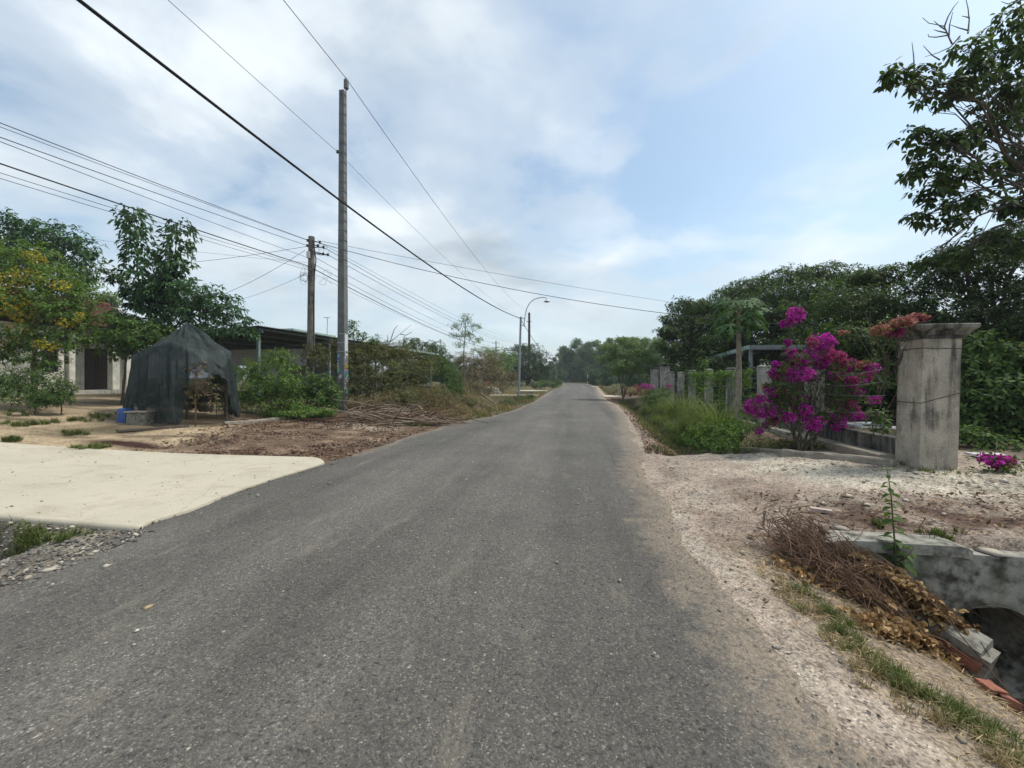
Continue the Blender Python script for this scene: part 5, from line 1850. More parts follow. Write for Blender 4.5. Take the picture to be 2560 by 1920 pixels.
# ------------------------------------------------------------------ bougainvillea
def petals(rng, c, r, n, size):
    """crumpled bracts in threes round points of an ellipsoid"""
    d = unit(rng.normal(size=(n, 3))); rad = rng.uniform(0.25, 1, (n, 1)) ** 0.5
    p = np.array(c) + d * rad * np.array(r) * (0.75 + 0.5 * rng.uniform(size=(n, 1)))
    o, t, nr, L = whorls(rng, p, d + np.array([0, -0.2, 0.5]), 3, size, 48, 14, 0.05, 0.1, 0.3)
    return o, t, nr, L


BC = [(1990, 787, 18, 17, 'm'), (1965, 809, 13, 11, 'm'), (1970, 857, 7, 7, 'm'), (1975, 886, 13, 10, 'm'), (2059, 853, 26, 17, 'm'), (2048, 886, 33, 22, 'm'), (2051, 909, 20, 13, 'm'),
      (1993, 934, 33, 17, 'm'), (2026, 945, 13, 12, 'm'), (1933, 929, 8, 7, 'm'), (1882, 1008, 14, 9, 'm'), (1907, 1028, 31, 16, 'm'), (1873, 1022, 11, 10, 'm'), (1904, 997, 12, 9, 'm'), (1937, 1003, 20, 9, 'm'),
      (2004, 1000, 20, 11, 'm'), (1968, 1043, 21, 12, 'm'), (1934, 1051, 11, 8, 'c'), (2015, 1025, 14, 10, 'm'), (2029, 1058, 22, 18, 'm'), (2040, 1040, 13, 10, 'm'), (1912, 1064, 6, 6, 'm'), (1896, 1078, 9, 4, 'm'),
      (1915, 967, 9, 7, 's'), (1940, 983, 10, 8, 'c'), (1954, 972, 8, 6, 'c'), (1954, 914, 8, 6, 's'), (1958, 924, 7, 6, 's'), (2030, 855, 10, 12, 'c'), (2087, 890, 23, 14, 'c'), (2115, 911, 23, 15, 'c'), (2112, 926, 14, 10, 'm'),
      (2160, 912, 18, 9, 's'), (2178, 920, 15, 10, 'm'), (2163, 942, 16, 8, 'c'), (2115, 1009, 20, 11, 'c'), (2141, 1036, 18, 12, 'm'), (2094, 1056, 20, 18, 'm'), (2110, 1030, 12, 10, 'c'), (2182, 1000, 14, 7, 'm'),
      (2087, 946, 9, 7, 's'), (2108, 832, 11, 5, 's'), (1982, 1114, 6, 4, 'm'), (1945, 1025, 10, 8, 'm'), (1985, 905, 12, 8, 'c')]
_r = random.Random(12)
for _i in range(26):
    _a = _r.uniform(0, 6.28); _q = _r.uniform(0.2, 1) ** 0.5
    BC.append((2030 + math.cos(_a) * _q * 125, 965 + math.sin(_a) * _q * 100, _r.uniform(7, 14), _r.uniform(5, 10), _r.choice('mmmc')))
CMAT = {'m': 'magenta', 'c': 'crimson', 's': 'salmon'}


def bougainvillea(name, label, base, clusters, d0, seed, stems=7, leaves=1.0, jd=0.35, size=0.042):
    rng = np.random.default_rng(seed)
    root = empty(name, base, label, 'bougainvillea')
    b = np.array(base); ends = []
    for px, py, rx, ry, c in clusters:
        d = d0 + rng.uniform(-jd, jd); p = np.array(W(px, py, d)) - b; s = d / F_PX
        n = int(18 + rx * ry * 0.34)
        o, t, nr, L = petals(rng, p, (rx * s, rx * s, ry * s), n, size)
        link('flower_cluster', leaf_mesh('flower_cluster', o, t, nr, L, L * 0.85, 0.22, 0.05, 0.5), M[CMAT[c]], root)['kind'] = 'stuff'
        ends.append((p, rx * s))
    mb = MB()
    ends.sort(key=lambda e: e[0][0])
    groups = np.array_split(np.arange(len(ends)), stems)
    LP = []
    for g in groups:
        if not len(g):
            continue
        hub = np.mean([ends[i][0] for i in g], 0) * np.array([0.55, 0.55, 0.55]) + rng.normal(0, 0.04, 3)
        st = bend((rng.normal(0, 0.09), rng.normal(0, 0.07), -0.05), hub, 6, rng, 0.1, 0.04)
        mb.tube(st, list(np.linspace(0.022, 0.012, 6) * (1 if stems > 2 else 0.5)), 6)
        for i in g:
            q = bend(hub, ends[i][0], 6, rng, 0.14, 0.08)
            mb.tube(q, list(np.linspace(0.010, 0.003, 6)), 4, False)
            LP.append(q[2:] + rng.normal(0, 0.04, q[2:].shape)); LP.append(q[1:] + rng.normal(0, 0.06, q[1:].shape))
            LP.append(ends[i][0] + rng.normal(0, 1, (5, 3)) * ends[i][1] * 0.9)
        LP.append(st[2:] + rng.normal(0, 0.06, st[2:].shape))
    # a few bare arching shoots
    for _ in range(9):
        e = ends[rng.integers(len(ends))][0]
        q = bend(e * rng.uniform(0.5, 0.9), e + rng.normal(0, 0.25, 3) + np.array([0, 0, 0.1]), 6, rng, 0.12, 0.12)
        mb.tube(q, list(np.linspace(0.006, 0.002, 6)), 4, False)
    mb.build('stems', M['bark'], root)
    P = np.concatenate(LP + [q + rng.normal(0, 0.05, q.shape) for q in LP]); P = P[rng.uniform(size=len(P)) < leaves]
    o, t, nr, L = whorls(rng, P, rng.normal(0, 0.4, P.shape) + np.array([0, 0, 0.7]), 4, 0.05, 68, 20, 0.25)
    link('foliage', leaf_mesh('foliage', o, t, nr, L, L * 0.62), M['lf_mid'], root)
    return root


bougainvillea('bougainvillea', 'magenta bougainvillea in full bloom beside the gate pillar', G(2005, 1126), BC, 7.55, 61, 8)
bougainvillea('bougainvillea', 'faded salmon bougainvillea spray lying over the gate pillar cap', Vector((FX + 0.15, ratio_y(2190, FX + 0.15), Hf(FX, 7.2))), [(2285, 798, 24, 10, 's'), (2255, 806, 24, 11, 's'), (2222, 822, 24, 13, 's'), (2200, 826, 16, 9, 's'), (2240, 832, 16, 9, 'c'), (2188, 830, 8, 6, 's'), (2300, 795, 12, 8, 'c')], 6.0, 62, 2, 0.5, 0.1, 0.04)
bougainvillea('bougainvillea', 'low bougainvillea with a magenta tuft right of the gate pillar', G(2530, 1185), [(2480, 1150, 22, 11, 'm'), (2508, 1153, 20, 11, 'c'), (2500, 1165, 14, 6, 's'), (2535, 1232, 17, 15, 'c'), (2555, 1222, 12, 10, 'c')], 5.6, 63, 3, 1.6, 0.15, 0.04)
b = on_ground(1615, 21)
bougainvillea('bougainvillea', 'small pink flowering bush before the far gate pillars', b, [(1612, 965, 9, 6, 'm'), (1628, 968, 8, 5, 'm'), (1590, 966, 5, 4, 'c'), (1672, 966, 5, 3, 'm'), (1600, 975, 5, 4, 'c')], 20.8, 64, 3, 1.0, 0.3, 0.07)
b = on_ground(1640, 19)
tree('leafy_shrub', 'round green shrub in the ditch below the far gate pillars', 'shrub', b, [PL(1640, 990, 18.6, 32, 22), PL(1625, 1000, 18.4, 25, 16), PL(1660, 985, 18.8, 25, 18)], 220, 7, 0.12, 0.3, M['lf_mid'], M['greenstem'], 0.02, seed=65, twigs=4)


# climbing vine over the fence
def vine():
    rng = np.random.default_rng(71)
    y0, y1 = FENCE_Y[5] + 0.2, FENCE_Y[2]
    root = empty('climbing_vine', (FX - 0.1, (y0 + y1) / 2, 0.1), 'yellow green creeper trailing over the fence wires', 'vine')
    b = np.array(root.location); P = []; mb = MB()
    for i in range(44):
        y = rng.uniform(y0, y1); zt = 1.62 + 0.08 * rng.normal(); zl = zt - abs(rng.normal(0, 0.45)) - 0.05
        q = bend((FX - 0.16, y, zt), (FX - 0.16 + rng.normal(0, 0.08), y + rng.normal(0, 0.25), zl), 6, rng, 0.1) - b
        mb.tube(q, 0.004, 3, False); P.append(q)
    for i in range(70):
        y = y0 + (y1 - y0) * i / 69
        P.append(np.array([[FX - 0.15 + rng.normal(0, 0.06), y, 1.64 + 0.05 * math.sin(i * 0.5) + rng.normal(0, 0.03)] for _ in range(3)]) - b)
    for i in range(55):
        P.append(np.array([[FX - 0.1 + rng.normal(0, 0.1), rng.uniform(y0, y1 + 1), rng.uniform(0.4, 1.4)] for _ in range(2)]) - b)
    mb.build('runners', M['greenstem'], root)
    P = np.concatenate(P)
    o, t, nr, L = whorls(rng, P, rng.normal(0, 0.4, P.shape) + np.array([-0.5, 0, 0.5]), 4, 0.075, 65, 20, 0.4)
    link('foliage', leaf_mesh('foliage', o, t, nr, L, L * 0.6), M['lf_bright'], root)


vine()
# young trees inside the fence
for px, d, top, r, lab, lf, sd in ((1760, 13.2, 890, 22, 'young upright sapling growing behind the fourth fence post', 'lf_bright', 72), (2190, 7.6, 1020, 24, 'small leafy sapling between bougainvillea and gate pillar', 'lf_mid', 73), (1800, 12.4, 985, 30, 'leafy sapling in front of the fence left of the papaya', 'lf_mid', 74)):
    b = on_ground(px, d)
    tree('sapling', lab, 'sapling', b, [PL(px, top + 15, d, r * 0.7, 14), PL(px + 6, top + 45, d, r, 22), PL(px - 6, top + 75, d, r, 18)], 46, 6, 0.10, 0.5, M[lf], M['greenstem'], 0.014, seed=sd, twigs=6, trunk_top=W(px, top + 10, d))
# multi-stemmed young tree by the far culvert
b = on_ground(1557, 27)
tree('young_tree', 'young many stemmed tree with layered pale leaves by the far culvert', 'tree', b,
     [PL(1560, 850, 27.5, 30, 7), PL(1585, 862, 27, 30, 8), PL(1530, 868, 27, 30, 8), PL(1600, 880, 26.5, 34, 8), PL(1560, 885, 27, 40, 9), PL(1520, 895, 27, 30, 8), PL(1610, 900, 26.5, 34, 9), PL(1555, 912, 26.5, 40, 9), PL(1600, 922, 27, 30, 9), PL(1545, 930, 27, 26, 8)],
     1100, 7, 0.17, 0.3, M['lf_far'], M['bark'], 0.04, seed=75, stems=[(0.0, 0, 2.6), (-0.35, 0.1, 2.2), (0.4, 0.1, 2.4), (0.7, -0.1, 2.0)], twigs=6, sag=0.15)

# ------------------------------------------------------------------ trees and shrubs on the left
def yellow(rng, root, P, A, lob):
    b = np.array(root.location)
    for px, py, rx, ry, d in ((20, 705, 40, 26, 12.6), (70, 690, 30, 20, 12.7), (10, 760, 45, 34, 12.4), (60, 775, 34, 26, 12.5), (45, 820, 22, 24, 12.4), (152, 715, 22, 14, 12.6), (120, 862, 26, 14, 12.2), (168, 806, 18, 12, 12.4), (78, 640, 20, 14, 13), (200, 790, 10, 8, 12.4), (15, 860, 22, 20, 12.3), (100, 650, 16, 12, 12.9)):
        c = np.array(W(px, py, d)) - b; s = d / F_PX
        o, t, nr, L = petals(rng, c, (rx * s, rx * s, ry * s), int(11 + rx * ry * 0.15), 0.052)
        link('flower_cluster', leaf_mesh('flower_cluster', o, t, nr, L, L * 0.8, 0.2, 0.1, 0.5), M['lf_yellow'], root)['kind'] = 'stuff'


b = on_ground(85, 13.5)
tree('golden_shower_tree', 'bushy tree with hanging yellow blossom at the left edge', 'tree', b,
     [PL(50, 650, 13.5, 90, 55), PL(120, 700, 13.3, 75, 45), PL(20, 740, 13, 90, 55), PL(110, 770, 13, 90, 45), PL(190, 790, 13, 60, 36), PL(60, 840, 12.8, 90, 40), PL(165, 850, 12.8, 60, 34), PL(200, 740, 13.4, 50, 40), PL(-60, 700, 13.5, 90, 90), PL(20, 885, 12.6, 60, 24), PL(110, 900, 12.5, 50, 18)],
     2300, 8, 0.115, 0.42, M['lf_bright'], M['palebark'], 0.09, seed=81, sag=0.5, twigs=10, trunk_top=W(90, 790, 13.3), extra=yellow, hi=False, stems=None, lumpy=0.45)
b = on_ground(60, 19)
tree('rubber_tree', 'rounded rubber tree behind the yellow blossom at left', 'tree', b,
     [PL(35, 560, 18, 45, 32), PL(90, 585, 18, 60, 36), PL(150, 590, 18, 60, 34), PL(205, 625, 18, 46, 34), PL(130, 645, 18, 90, 40), PL(30, 630, 18.5, 80, 50), PL(220, 680, 18, 40, 30), PL(-40, 600, 18, 60, 60)],
     950, 8, 0.17, 0.42, M['lf_rubber'], M['greybark'], 0.13, seed=82, sag=0.65, twigs=9, droop=0.2, trunk_top=W(110, 680, 18.5))


def leaders(label, px_base, d, shoots, lobes, seed):
    """young rubber tree: upright shoots ringed with drooping leaves over a bushy base"""
    b = on_ground(px_base, d)

    def ex(rng, root, P, A, lob):
        bb = np.array(b); mb = MB(); C, AX = [], []
        for (x0, y0), (x1, y1), r in shoots:
            p0 = np.array(W(x0, y0, d)) - bb; p1 = np.array(W(x1, y1, d)) - bb
            mb.tube(bend(p0, p1, 6, rng, 0.03), list(np.linspace(0.035, 0.012, 6)), 5)
            n = int(np.linalg.norm(p1 - p0) / 0.11)
            for i in range(n):
                f = i / (n - 1); c = p0 + (p1 - p0) * f
                rr = r * d / F_PX * (0.8 + 0.45 * rng.uniform()) * (1.0 if f < 0.9 else 0.75)
                for k in range(11):
                    a = rng.uniform(0, 6.28); q = rr * rng.uniform(0.25, 0.8)
                    C.append(c + np.array([math.cos(a) * q, math.sin(a) * q, rng.normal(0, 0.05)])); AX.append((math.cos(a), math.sin(a), 0.25))
        mb.build('shoots', M['bark'], root)
        o, t, nr, L = whorls(rng, np.array(C), np.array(AX), 3, 0.19, 42, 14, 0.9, 0.15)
        link('shoot_leaves', leaf_mesh('shoot_leaves', o, t, nr, L, L * 0.5, 0.14, 0.3, 0.55), M['lf_rubber'], root)
    tree('rubber_sapling_tree', label, 'tree', b, lobes, 720, 8, 0.17, 0.40, M['lf_rubber'], M['bark'], 0.09, seed=seed, sag=0.6, droop=0.2, twigs=9, extra=ex, trunk_top=W(px_base, 800, d), lumpy=0.45)


leaders('twin topped young rubber tree with upright leafy shoots above the shade net', 420, 15.5,
        [((350, 770), (333, 522), 46), ((415, 770), (452, 560), 42), ((400, 790), (415, 640), 30)],
        [PL(345, 740, 15.5, 44, 40), PL(300, 800, 15.2, 46, 26), PL(430, 730, 15.5, 60, 44), PL(500, 740, 15.4, 60, 42), PL(480, 790, 15.2, 60, 34), PL(555, 770, 15.3, 55, 36), PL(595, 815, 15.2, 46, 26), PL(400, 810, 15, 55, 24), PL(630, 835, 15.2, 24, 14), PL(530, 830, 15, 50, 22), PL(285, 690, 15.8, 24, 20)], 83)
b = on_ground(300, 14.2)
tree('leafy_shrub', 'leafy branch of a young tree hanging before the porch', 'shrub', b, [PL(255, 835, 14.2, 34, 20), PL(310, 845, 14, 50, 26), PL(290, 875, 13.9, 40, 20), PL(350, 850, 14, 50, 26), PL(390, 830, 14.2, 40, 26), PL(320, 810, 14.2, 44, 16)], 420, 8, 0.14, 0.42, M['lf_mid'], M['bark'], 0.05, seed=84, sag=0.5, twigs=6, trunk_top=W(320, 860, 14.2))
b = on_ground(90, 12)
tree('garden_shrub', 'dark leafy shrub before the house wall at far left', 'shrub', b, [PL(20, 950, 12, 60, 34), PL(90, 940, 12.2, 55, 28), PL(60, 980, 11.8, 70, 28), PL(120, 985, 11.8, 40, 20), PL(-30, 960, 12, 60, 40)], 900, 7, 0.085, 0.36, M['lf_mid'], M['bark'], 0.03, seed=85, twigs=6)
b = on_ground(160, 11.6)
tree('garden_shrub', 'smaller round shrub in front of the porch column', 'shrub', b, [PL(160, 970, 11.6, 28, 26), PL(110, 1000, 11.4, 34, 18), PL(145, 995, 11.5, 34, 16)], 420, 7, 0.075, 0.36, M['lf_mid'], M['bark'], 0.02, seed=86, twigs=5)

# seedling in front of the net and plants inside it
b = G(487, 1066); d = depth(b)
tree('seedling_tree', 'thin brown seedling tree standing in the opening of the shade net', 'sapling', b, [PL(495, 920, d, 26, 22), PL(520, 960, d, 24, 24), PL(475, 985, d, 22, 28), PL(530, 1000, d, 18, 24)], 62, 6, 0.08, 0.34, M['lf_brown'], M['twig'], 0.022, seed=87, twigs=7, trunk_top=W(492, 930, d))
for i, (px, d, t, lab, m) in enumerate(((455, 12.3, 950, 'green seedling under the shade net left of the opening', 'lf_bright'), (540, 12.4, 965, 'green seedling under the shade net right of the opening', 'lf_mid'), (400, 12.6, 970, 'dim seedling behind the shade net at its middle', 'lf_mid'))):
    b = on_ground(px, d)
    tree('seedling', lab, 'plant', b, [PL(px, t, d, 20, 22), PL(px + 8, t + 40, d, 24, 20)], 44, 6, 0.09, 0.36, M[m], M['twig'], 0.012, group='seedlings under the shade net', seed=88 + i, twigs=5)

SG = 'shrubs around the utility poles'


def shrub(name, label, px, d, lobes, n, mat, seed, L=0.1, asp=0.36, k=7, cat='shrub', r=0.025, tw=6, lumpy=0.4, out=2.2):
    b = on_ground(px, d)
    tree(name, label, cat, b, [PL(*l) for l in lobes], int(n * 2.3), k, L, asp, M[mat], M['bark'], r, seed=seed, twigs=tw, group=SG, lumpy=lumpy, out=out, sag=0.25)


shrub('green_shrub', 'fresh green shrub between the shade net and the old pole', 675, 14.2, [(640, 930, 14.5, 44, 36), (700, 900, 14.4, 40, 32), (660, 970, 14.2, 66, 36), (725, 960, 14, 50, 44), (610, 1000, 14, 34, 24), (690, 1015, 13.8, 66, 26), (745, 1010, 13.7, 34, 26)], 640, 'lf_bright', 91, 0.1, 0.34)
shrub('green_shrub', 'leafy shrub hugging the left side of the tall pole', 800, 14.6, [(800, 960, 14.4, 36, 30), (815, 1000, 14.2, 34, 26), (770, 985, 14.5, 24, 20), (835, 985, 14.3, 20, 26), (800, 1025, 14, 50, 14)], 300, 'lf_mid', 92, 0.105, 0.4)
shrub('creeping_ground_plant', 'low green creeper between the kerb strip and the tall pole', 770, 13.2, [(720, 1033, 13.3, 36, 8), (775, 1030, 13.2, 44, 10), (820, 1030, 13, 26, 8)], 170, 'lf_bright', 93, 0.07, 0.5)
shrub('tangled_shrub', 'tangled olive brown shrub right behind the tall pole', 920, 17, [(850, 880, 17.5, 40, 34), (900, 900, 17, 55, 44), (960, 890, 17.2, 60, 40), (920, 950, 16.6, 70, 44), (985, 940, 16.6, 60, 44), (880, 970, 16.2, 46, 36), (1040, 930, 17.4, 46, 40), (790, 890, 18, 40, 34), (1010, 985, 16.2, 60, 30), (1060, 900, 18.5, 40, 30), (940, 870, 18, 50, 26), (1000, 885, 18, 50, 26), (860, 920, 17, 40, 40)], 2100, 'lf_olive', 94, 0.085, 0.36)
shrub('tangled_shrub', 'sparse leafy sapling top poking up right of the tall pole', 885, 17.2, [(880, 815, 17.2, 16, 16), (898, 840, 17.2, 20, 14), (935, 850, 17.2, 14, 12), (870, 835, 17.2, 14, 10)], 46, 'lf_mid', 95, 0.11, 0.45)
shrub('dry_scrub', 'brown dry scrub along the ditch right of the branch pile', 1010, 16, [(960, 1000, 15.5, 50, 24), (1010, 1010, 16, 50, 24), (1060, 985, 17.5, 50, 34), (1080, 1010, 17, 46, 24), (1120, 1000, 19, 40, 22), (1040, 1030, 16, 40, 12), (900, 1010, 15.2, 40, 20)], 800, 'lf_brown', 96, 0.075, 0.26)
shrub('green_shrub', 'bright green shrub on the bank before the far left scrub', 1125, 27, [(1120, 930, 27, 24, 24), (1130, 955, 26.5, 28, 22), (1105, 905, 27.5, 14, 16), (1140, 975, 26, 24, 14)], 300, 'lf_mid', 97, 0.13, 0.32)
shrub('tangled_shrub', 'dark green bush beyond the pale roof edge', 1045, 42, [(1030, 860, 42, 34, 18), (1080, 870, 42, 34, 20), (1060, 900, 41, 50, 30), (1110, 895, 43, 24, 22), (1000, 875, 42, 30, 18), (1050, 935, 40, 60, 26), (1110, 930, 41, 40, 26)], 900, 'lf_dark', 98, 0.2, 0.42)
shrub('dry_scrub', 'brown scrub mass below the pale young tree', 1175, 45, [(1160, 900, 45, 36, 24), (1200, 905, 46, 44, 24), (1180, 935, 44, 50, 24), (1230, 900, 50, 34, 26), (1240, 935, 48, 40, 22), (1160, 955, 43, 50, 16), (1120, 940, 43, 40, 22), (1210, 930, 46, 40, 26)], 1500, 'lf_brown', 99, 0.17, 0.3)
shrub('tangled_shrub', 'olive scrub left of the round dark tree', 1255, 62, [(1240, 890, 64, 30, 22), (1275, 900, 62, 26, 24), (1250, 925, 60, 34, 22), (1215, 880, 66, 26, 14)], 460, 'lf_far', 100, 0.22, 0.36)
shrub('dry_scrub', 'withered brown brush under the round dark tree', 1275, 56, [(1260, 958, 56, 20, 10), (1285, 950, 56, 18, 14), (1230, 962, 54, 24, 9), (1300, 960, 57, 14, 8)], 260, 'lf_brown', 101, 0.16, 0.26)
shrub('green_shrub', 'low green bushes on the verge at the far bend', 1360, 62, [(1340, 962, 62, 16, 7), (1360, 958, 63, 18, 9), (1385, 962, 62, 14, 6), (1395, 955, 66, 12, 7)], 220, 'lf_mid', 102, 0.2, 0.4)
shrub('green_shrub', 'low green creeper at the foot of the street lamp', 1310, 25, [(1300, 996, 25.5, 16, 7), (1325, 992, 26, 12, 6), (1270, 1008, 24, 22, 7), (1240, 1022, 22, 24, 6), (1200, 1034, 20, 24, 6), (1165, 1044, 18.5, 24, 5)], 300, 'lf_mid', 103, 0.10, 0.5)

shrub('dry_scrub', 'brown dry scrub filling the bank behind the street lamp', 1215, 34, [(1180, 965, 34, 34, 14), (1215, 970, 34, 34, 12), (1150, 975, 31, 34, 16), (1250, 968, 38, 30, 10), (1190, 985, 32, 40, 10)], 420, 'lf_brown', 104, 0.14, 0.26)
shrub('tangled_shrub', 'olive tangle on the bank left of the street lamp', 1140, 26, [(1100, 985, 25, 36, 20), (1140, 995, 25, 34, 14), (1175, 1005, 24.5, 30, 10), (1090, 1010, 22, 36, 14)], 420, 'lf_olive', 105, 0.11, 0.3)
shrub('dry_scrub', 'rusty dry scrub between the olive scrub and the round dark tree', 1262, 52, [(1250, 945, 52, 26, 14), (1280, 938, 53, 20, 16), (1225, 945, 50, 26, 14)], 300, 'lf_brown', 106, 0.17, 0.26)
# pale young tree and round dark tree by the far left
b = on_ground(1161, 38)
tree('young_tree', 'pale sparse young tree standing above the brown scrub', 'tree', b, [PL(1165, 795, 38, 20, 14), PL(1140, 815, 38, 20, 9), PL(1190, 815, 38, 18, 10), PL(1135, 840, 38, 18, 9), PL(1170, 835, 38, 24, 12), PL(1195, 848, 38, 16, 9), PL(1150, 862, 38, 20, 9), PL(1190, 875, 38, 14, 9)], 230, 6, 0.2, 0.32, M['lf_far'], M['greybark'], 0.06, seed=111, twigs=9, trunk_top=W(1163, 800, 38), out=1.8)
b = on_ground(1318, 70)
tree('mango_tree', 'round dense dark tree beside the far left verge', 'tree', b, [PL(1285, 895, 70, 44, 30), PL(1325, 885, 70, 40, 28), PL(1352, 908, 70, 32, 32), PL(1310, 920, 69, 56, 30), PL(1262, 915, 70, 38, 30), PL(1358, 930, 70, 26, 20), PL(1280, 938, 69, 44, 16), PL(1335, 940, 69, 40, 16), PL(1305, 870, 70.5, 24, 12)], 3000, 8, 0.30, 0.36, M['lf_deep'], M['bark'], 0.3, seed=112, twigs=5, trunk_top=W(1318, 925, 70))

# ------------------------------------------------------------------ far trees (copies of three kinds)
rngT = np.random.default_rng(4)


def far_kind(mat, seed, hgt, wid, n, L, name, flatn=1.0):
    lob = []
    r = np.random.default_rng(seed)
    for i in range(11):
        f = i / 10; z = hgt * (0.12 + 0.78 * f); q = wid * (0.5 - 0.28 * f) * r.uniform(0.3, 1.0); a = r.uniform(0, 6.28)
        s = wid * r.uniform(0.27, 0.38) * (1 - 0.42 * f)
        lob.append(((math.cos(a) * q, math.sin(a) * q, z), (s, s, s * 0.75)))
    return tree(name, 'x', 'tree', (0, 0, 0), lob, n, 7, L, 0.42, M[mat], M['greybark'], 0.16, seed=seed, twigs=5, trunk_top=(0, 0, hgt * 0.6), group='trees along the far road', lumpy=0.45)


K = [far_kind('lf_fardark', 201, 12, 8.5, 4200, 0.34, 'far_tree'), far_kind('lf_far', 202, 10, 7, 3200, 0.32, 'far_tree'), far_kind('lf_far', 203, 11, 5.5, 2400, 0.32, 'far_tree'), far_kind('lf_fardark', 204, 7, 6, 2600, 0.28, 'far_tree')]
used = set()
FT = [(1425, 118, 0, 862, 'darkest tall tree where the road bends out of sight'), (1455, 122, 0, 852, 'tall dark tree right of the bend, second from the left'), (1488, 116, 0, 866, 'dark tree right of the bend behind the small post'), (1410, 135, 1, 880, 'pale tree peeping out left of the tall dark trees'),
      (1505, 96, 1, 856, 'pale green tree in the far row right of the dark trees'), (1530, 104, 2, 848, 'slim pale tree top in the far row'), (1552, 90, 1, 852, 'pale far tree behind the many stemmed young tree'), (1578, 84, 2, 846, 'slim far tree right of the many stemmed young tree'),
      (1605, 72, 1, 855, 'pale tree left of the far gate pillars'), (1630, 62, 1, 850, 'pale tree just behind the far gate pillars'), (1655, 52, 1, 838, 'tree between the far pillars and the dark trees'), (1520, 66, 3, 916, 'low dark tree on the right beyond the farthest slab'), (1590, 50, 3, 900, 'low dark tree behind the yellow roadside grass'), (1640, 44, 3, 885, 'low dark tree right behind the far gate pillars'),
      (1380, 150, 2, 895, 'pale slim tree at the far end of the road gap'), (1225, 95, 2, 888, 'far slim tree left of the round dark tree'), (1190, 110, 1, 905, 'faint far tree behind the brown scrub'), (1150, 90, 1, 893, 'faint far tree beyond the pale young tree'), (1090, 80, 1, 880, 'far tree behind the shed roof end'),
      (1340, 130, 2, 905, 'faint far tree right of the round dark tree'), (980, 60, 3, 885, 'dark tree top behind the shed roof'), (1010, 70, 1, 872, 'far tree left of the pale young tree'), (245, 34, 2, 668, 'slim tree between the rubber trees at left'), (1485, 75, 3, 925, 'low bush tree by the small roadside post'),
      (1440, 128, 3, 905, 'low bushy tree closing the road bend'), (1400, 132, 3, 915, 'low bushy tree left of the road bend'), (1415, 150, 0, 872, 'tall dark tree beyond the road bend'), (1360, 140, 3, 925, 'low bushy tree far left of the bend'), (1300, 120, 3, 920, 'low tree behind the round dark tree'),
      (1255, 100, 3, 912, 'low bushy tree behind the olive scrub'), (1180, 75, 3, 915, 'low bushy tree behind the brown scrub'), (1120, 70, 3, 905, 'low bushy tree right of the shed roof end'), (1060, 60, 3, 898, 'low bushy tree behind the dark green bush'), (900, 50, 3, 885, 'low bushy tree behind the shed, right of the tall pole'),
      (820, 48, 3, 888, 'low bushy tree behind the shed, between the poles'), (730, 46, 3, 890, 'low bushy tree behind the shed, left of the old pole'), (650, 44, 3, 880, 'low bushy tree seen through the open shed'), (570, 42, 3, 870, 'low bushy tree behind the shade net'), (1760, 40, 3, 850, 'low dark tree far behind the second fence bay'),
      (1860, 38, 3, 840, 'low dark tree far behind the papaya trunk'), (1960, 36, 3, 830, 'low dark tree far behind the open shed roof'), (2070, 34, 3, 820, 'low dark tree far behind the bougainvillea top'), (2180, 32, 3, 800, 'low dark tree far behind the gate pillar'), (2320, 26, 3, 790, 'low dark tree deep behind the right of the gate pillar'), (2470, 22, 3, 780, 'low dark tree deep in the shade at the right edge'),
      (1810, 46, 3, 860, 'low dark tree in the distance left of the open shed'), (1500, 110, 3, 900, 'low bushy tree in the far row behind the pale trees'), (1560, 100, 3, 895, 'low bushy tree under the slim far tree'), (1620, 80, 3, 890, 'low bushy tree behind the far pillars')]
for px, d, k, ytop, lab in FT:
    p = on_ground(px, d)
    h = z_at(ytop, d) - p.z
    s = h / (12, 10, 11, 7)[k] * (1.08 if d > 45 else 0.98)
    rz = rngT.uniform(0, 6.28)
    if k not in used:
        o = K[k]; o.location = p; o.rotation_euler = (0, 0, rz); o.scale = (s, s, s); o['label'] = lab; used.add(k)
    else:
        copy_thing(K[k], p, rz, s, lab)

# ------------------------------------------------------------------ small things on the ground
def wing_top(x, y):
    """height of the wing wall cap over a ground point, or -9"""
    a = np.array([2.24, 3.78]); b = np.array([2.73, 3.13]); d = b - a; L = np.linalg.norm(d); d = d / L
    s = (x - a[0]) * d[0] + (y - a[1]) * d[1]; q = np.abs(-(x - a[0]) * d[1] + (y - a[1]) * d[0])
    return np.where((s > -0.02) & (s < L) & (q < 0.135), -0.06 - 0.23 * s / L, -9.0)


def rest(x, y):
    return np.maximum(H(x, y), wing_top(x, y))


def G2(px, py):
    ds = np.linspace(1.5, 6, 1500); u = (px - CX) / F_PX
    X = ds * (u * CA - SA); Y = ds * (CA + u * SA); Z = CAM_H + (HORIZON - py) / F_PX * ds
    i = int(np.argmax(Z < rest(X, Y)))
    return Vector((X[i], Y[i], Z[i]))


def flat_leaves(rng, name, P, size, mat, asp=0.6, tilt=0.35, curl=0.25, lift=0.012):
    n = len(P)
    a = rng.uniform(0, 6.28, n)
    t = np.stack([np.cos(a), np.sin(a), rng.normal(0, tilt, n)], 1)
    nr = unit(np.stack([rng.normal(0, tilt, n), rng.normal(0, tilt, n), np.ones(n)], 1))
    L = size * rng.uniform(0.5, 1.5, n)
    me = leaf_mesh(name, P + np.array([0, 0, lift]), t, nr, L, L * asp * rng.uniform(0.6, 1.3, n), curl, -0.1)
    return me


def stuff(name, me, mat, label, cat):
    o = link(name, me, mat)
    return tag(o, label, cat, kind='stuff')


rng = np.random.default_rng(501)


def offroad(x, y, m=0.0): return (x > xr(y) + m) | (x < xl(y) - m)


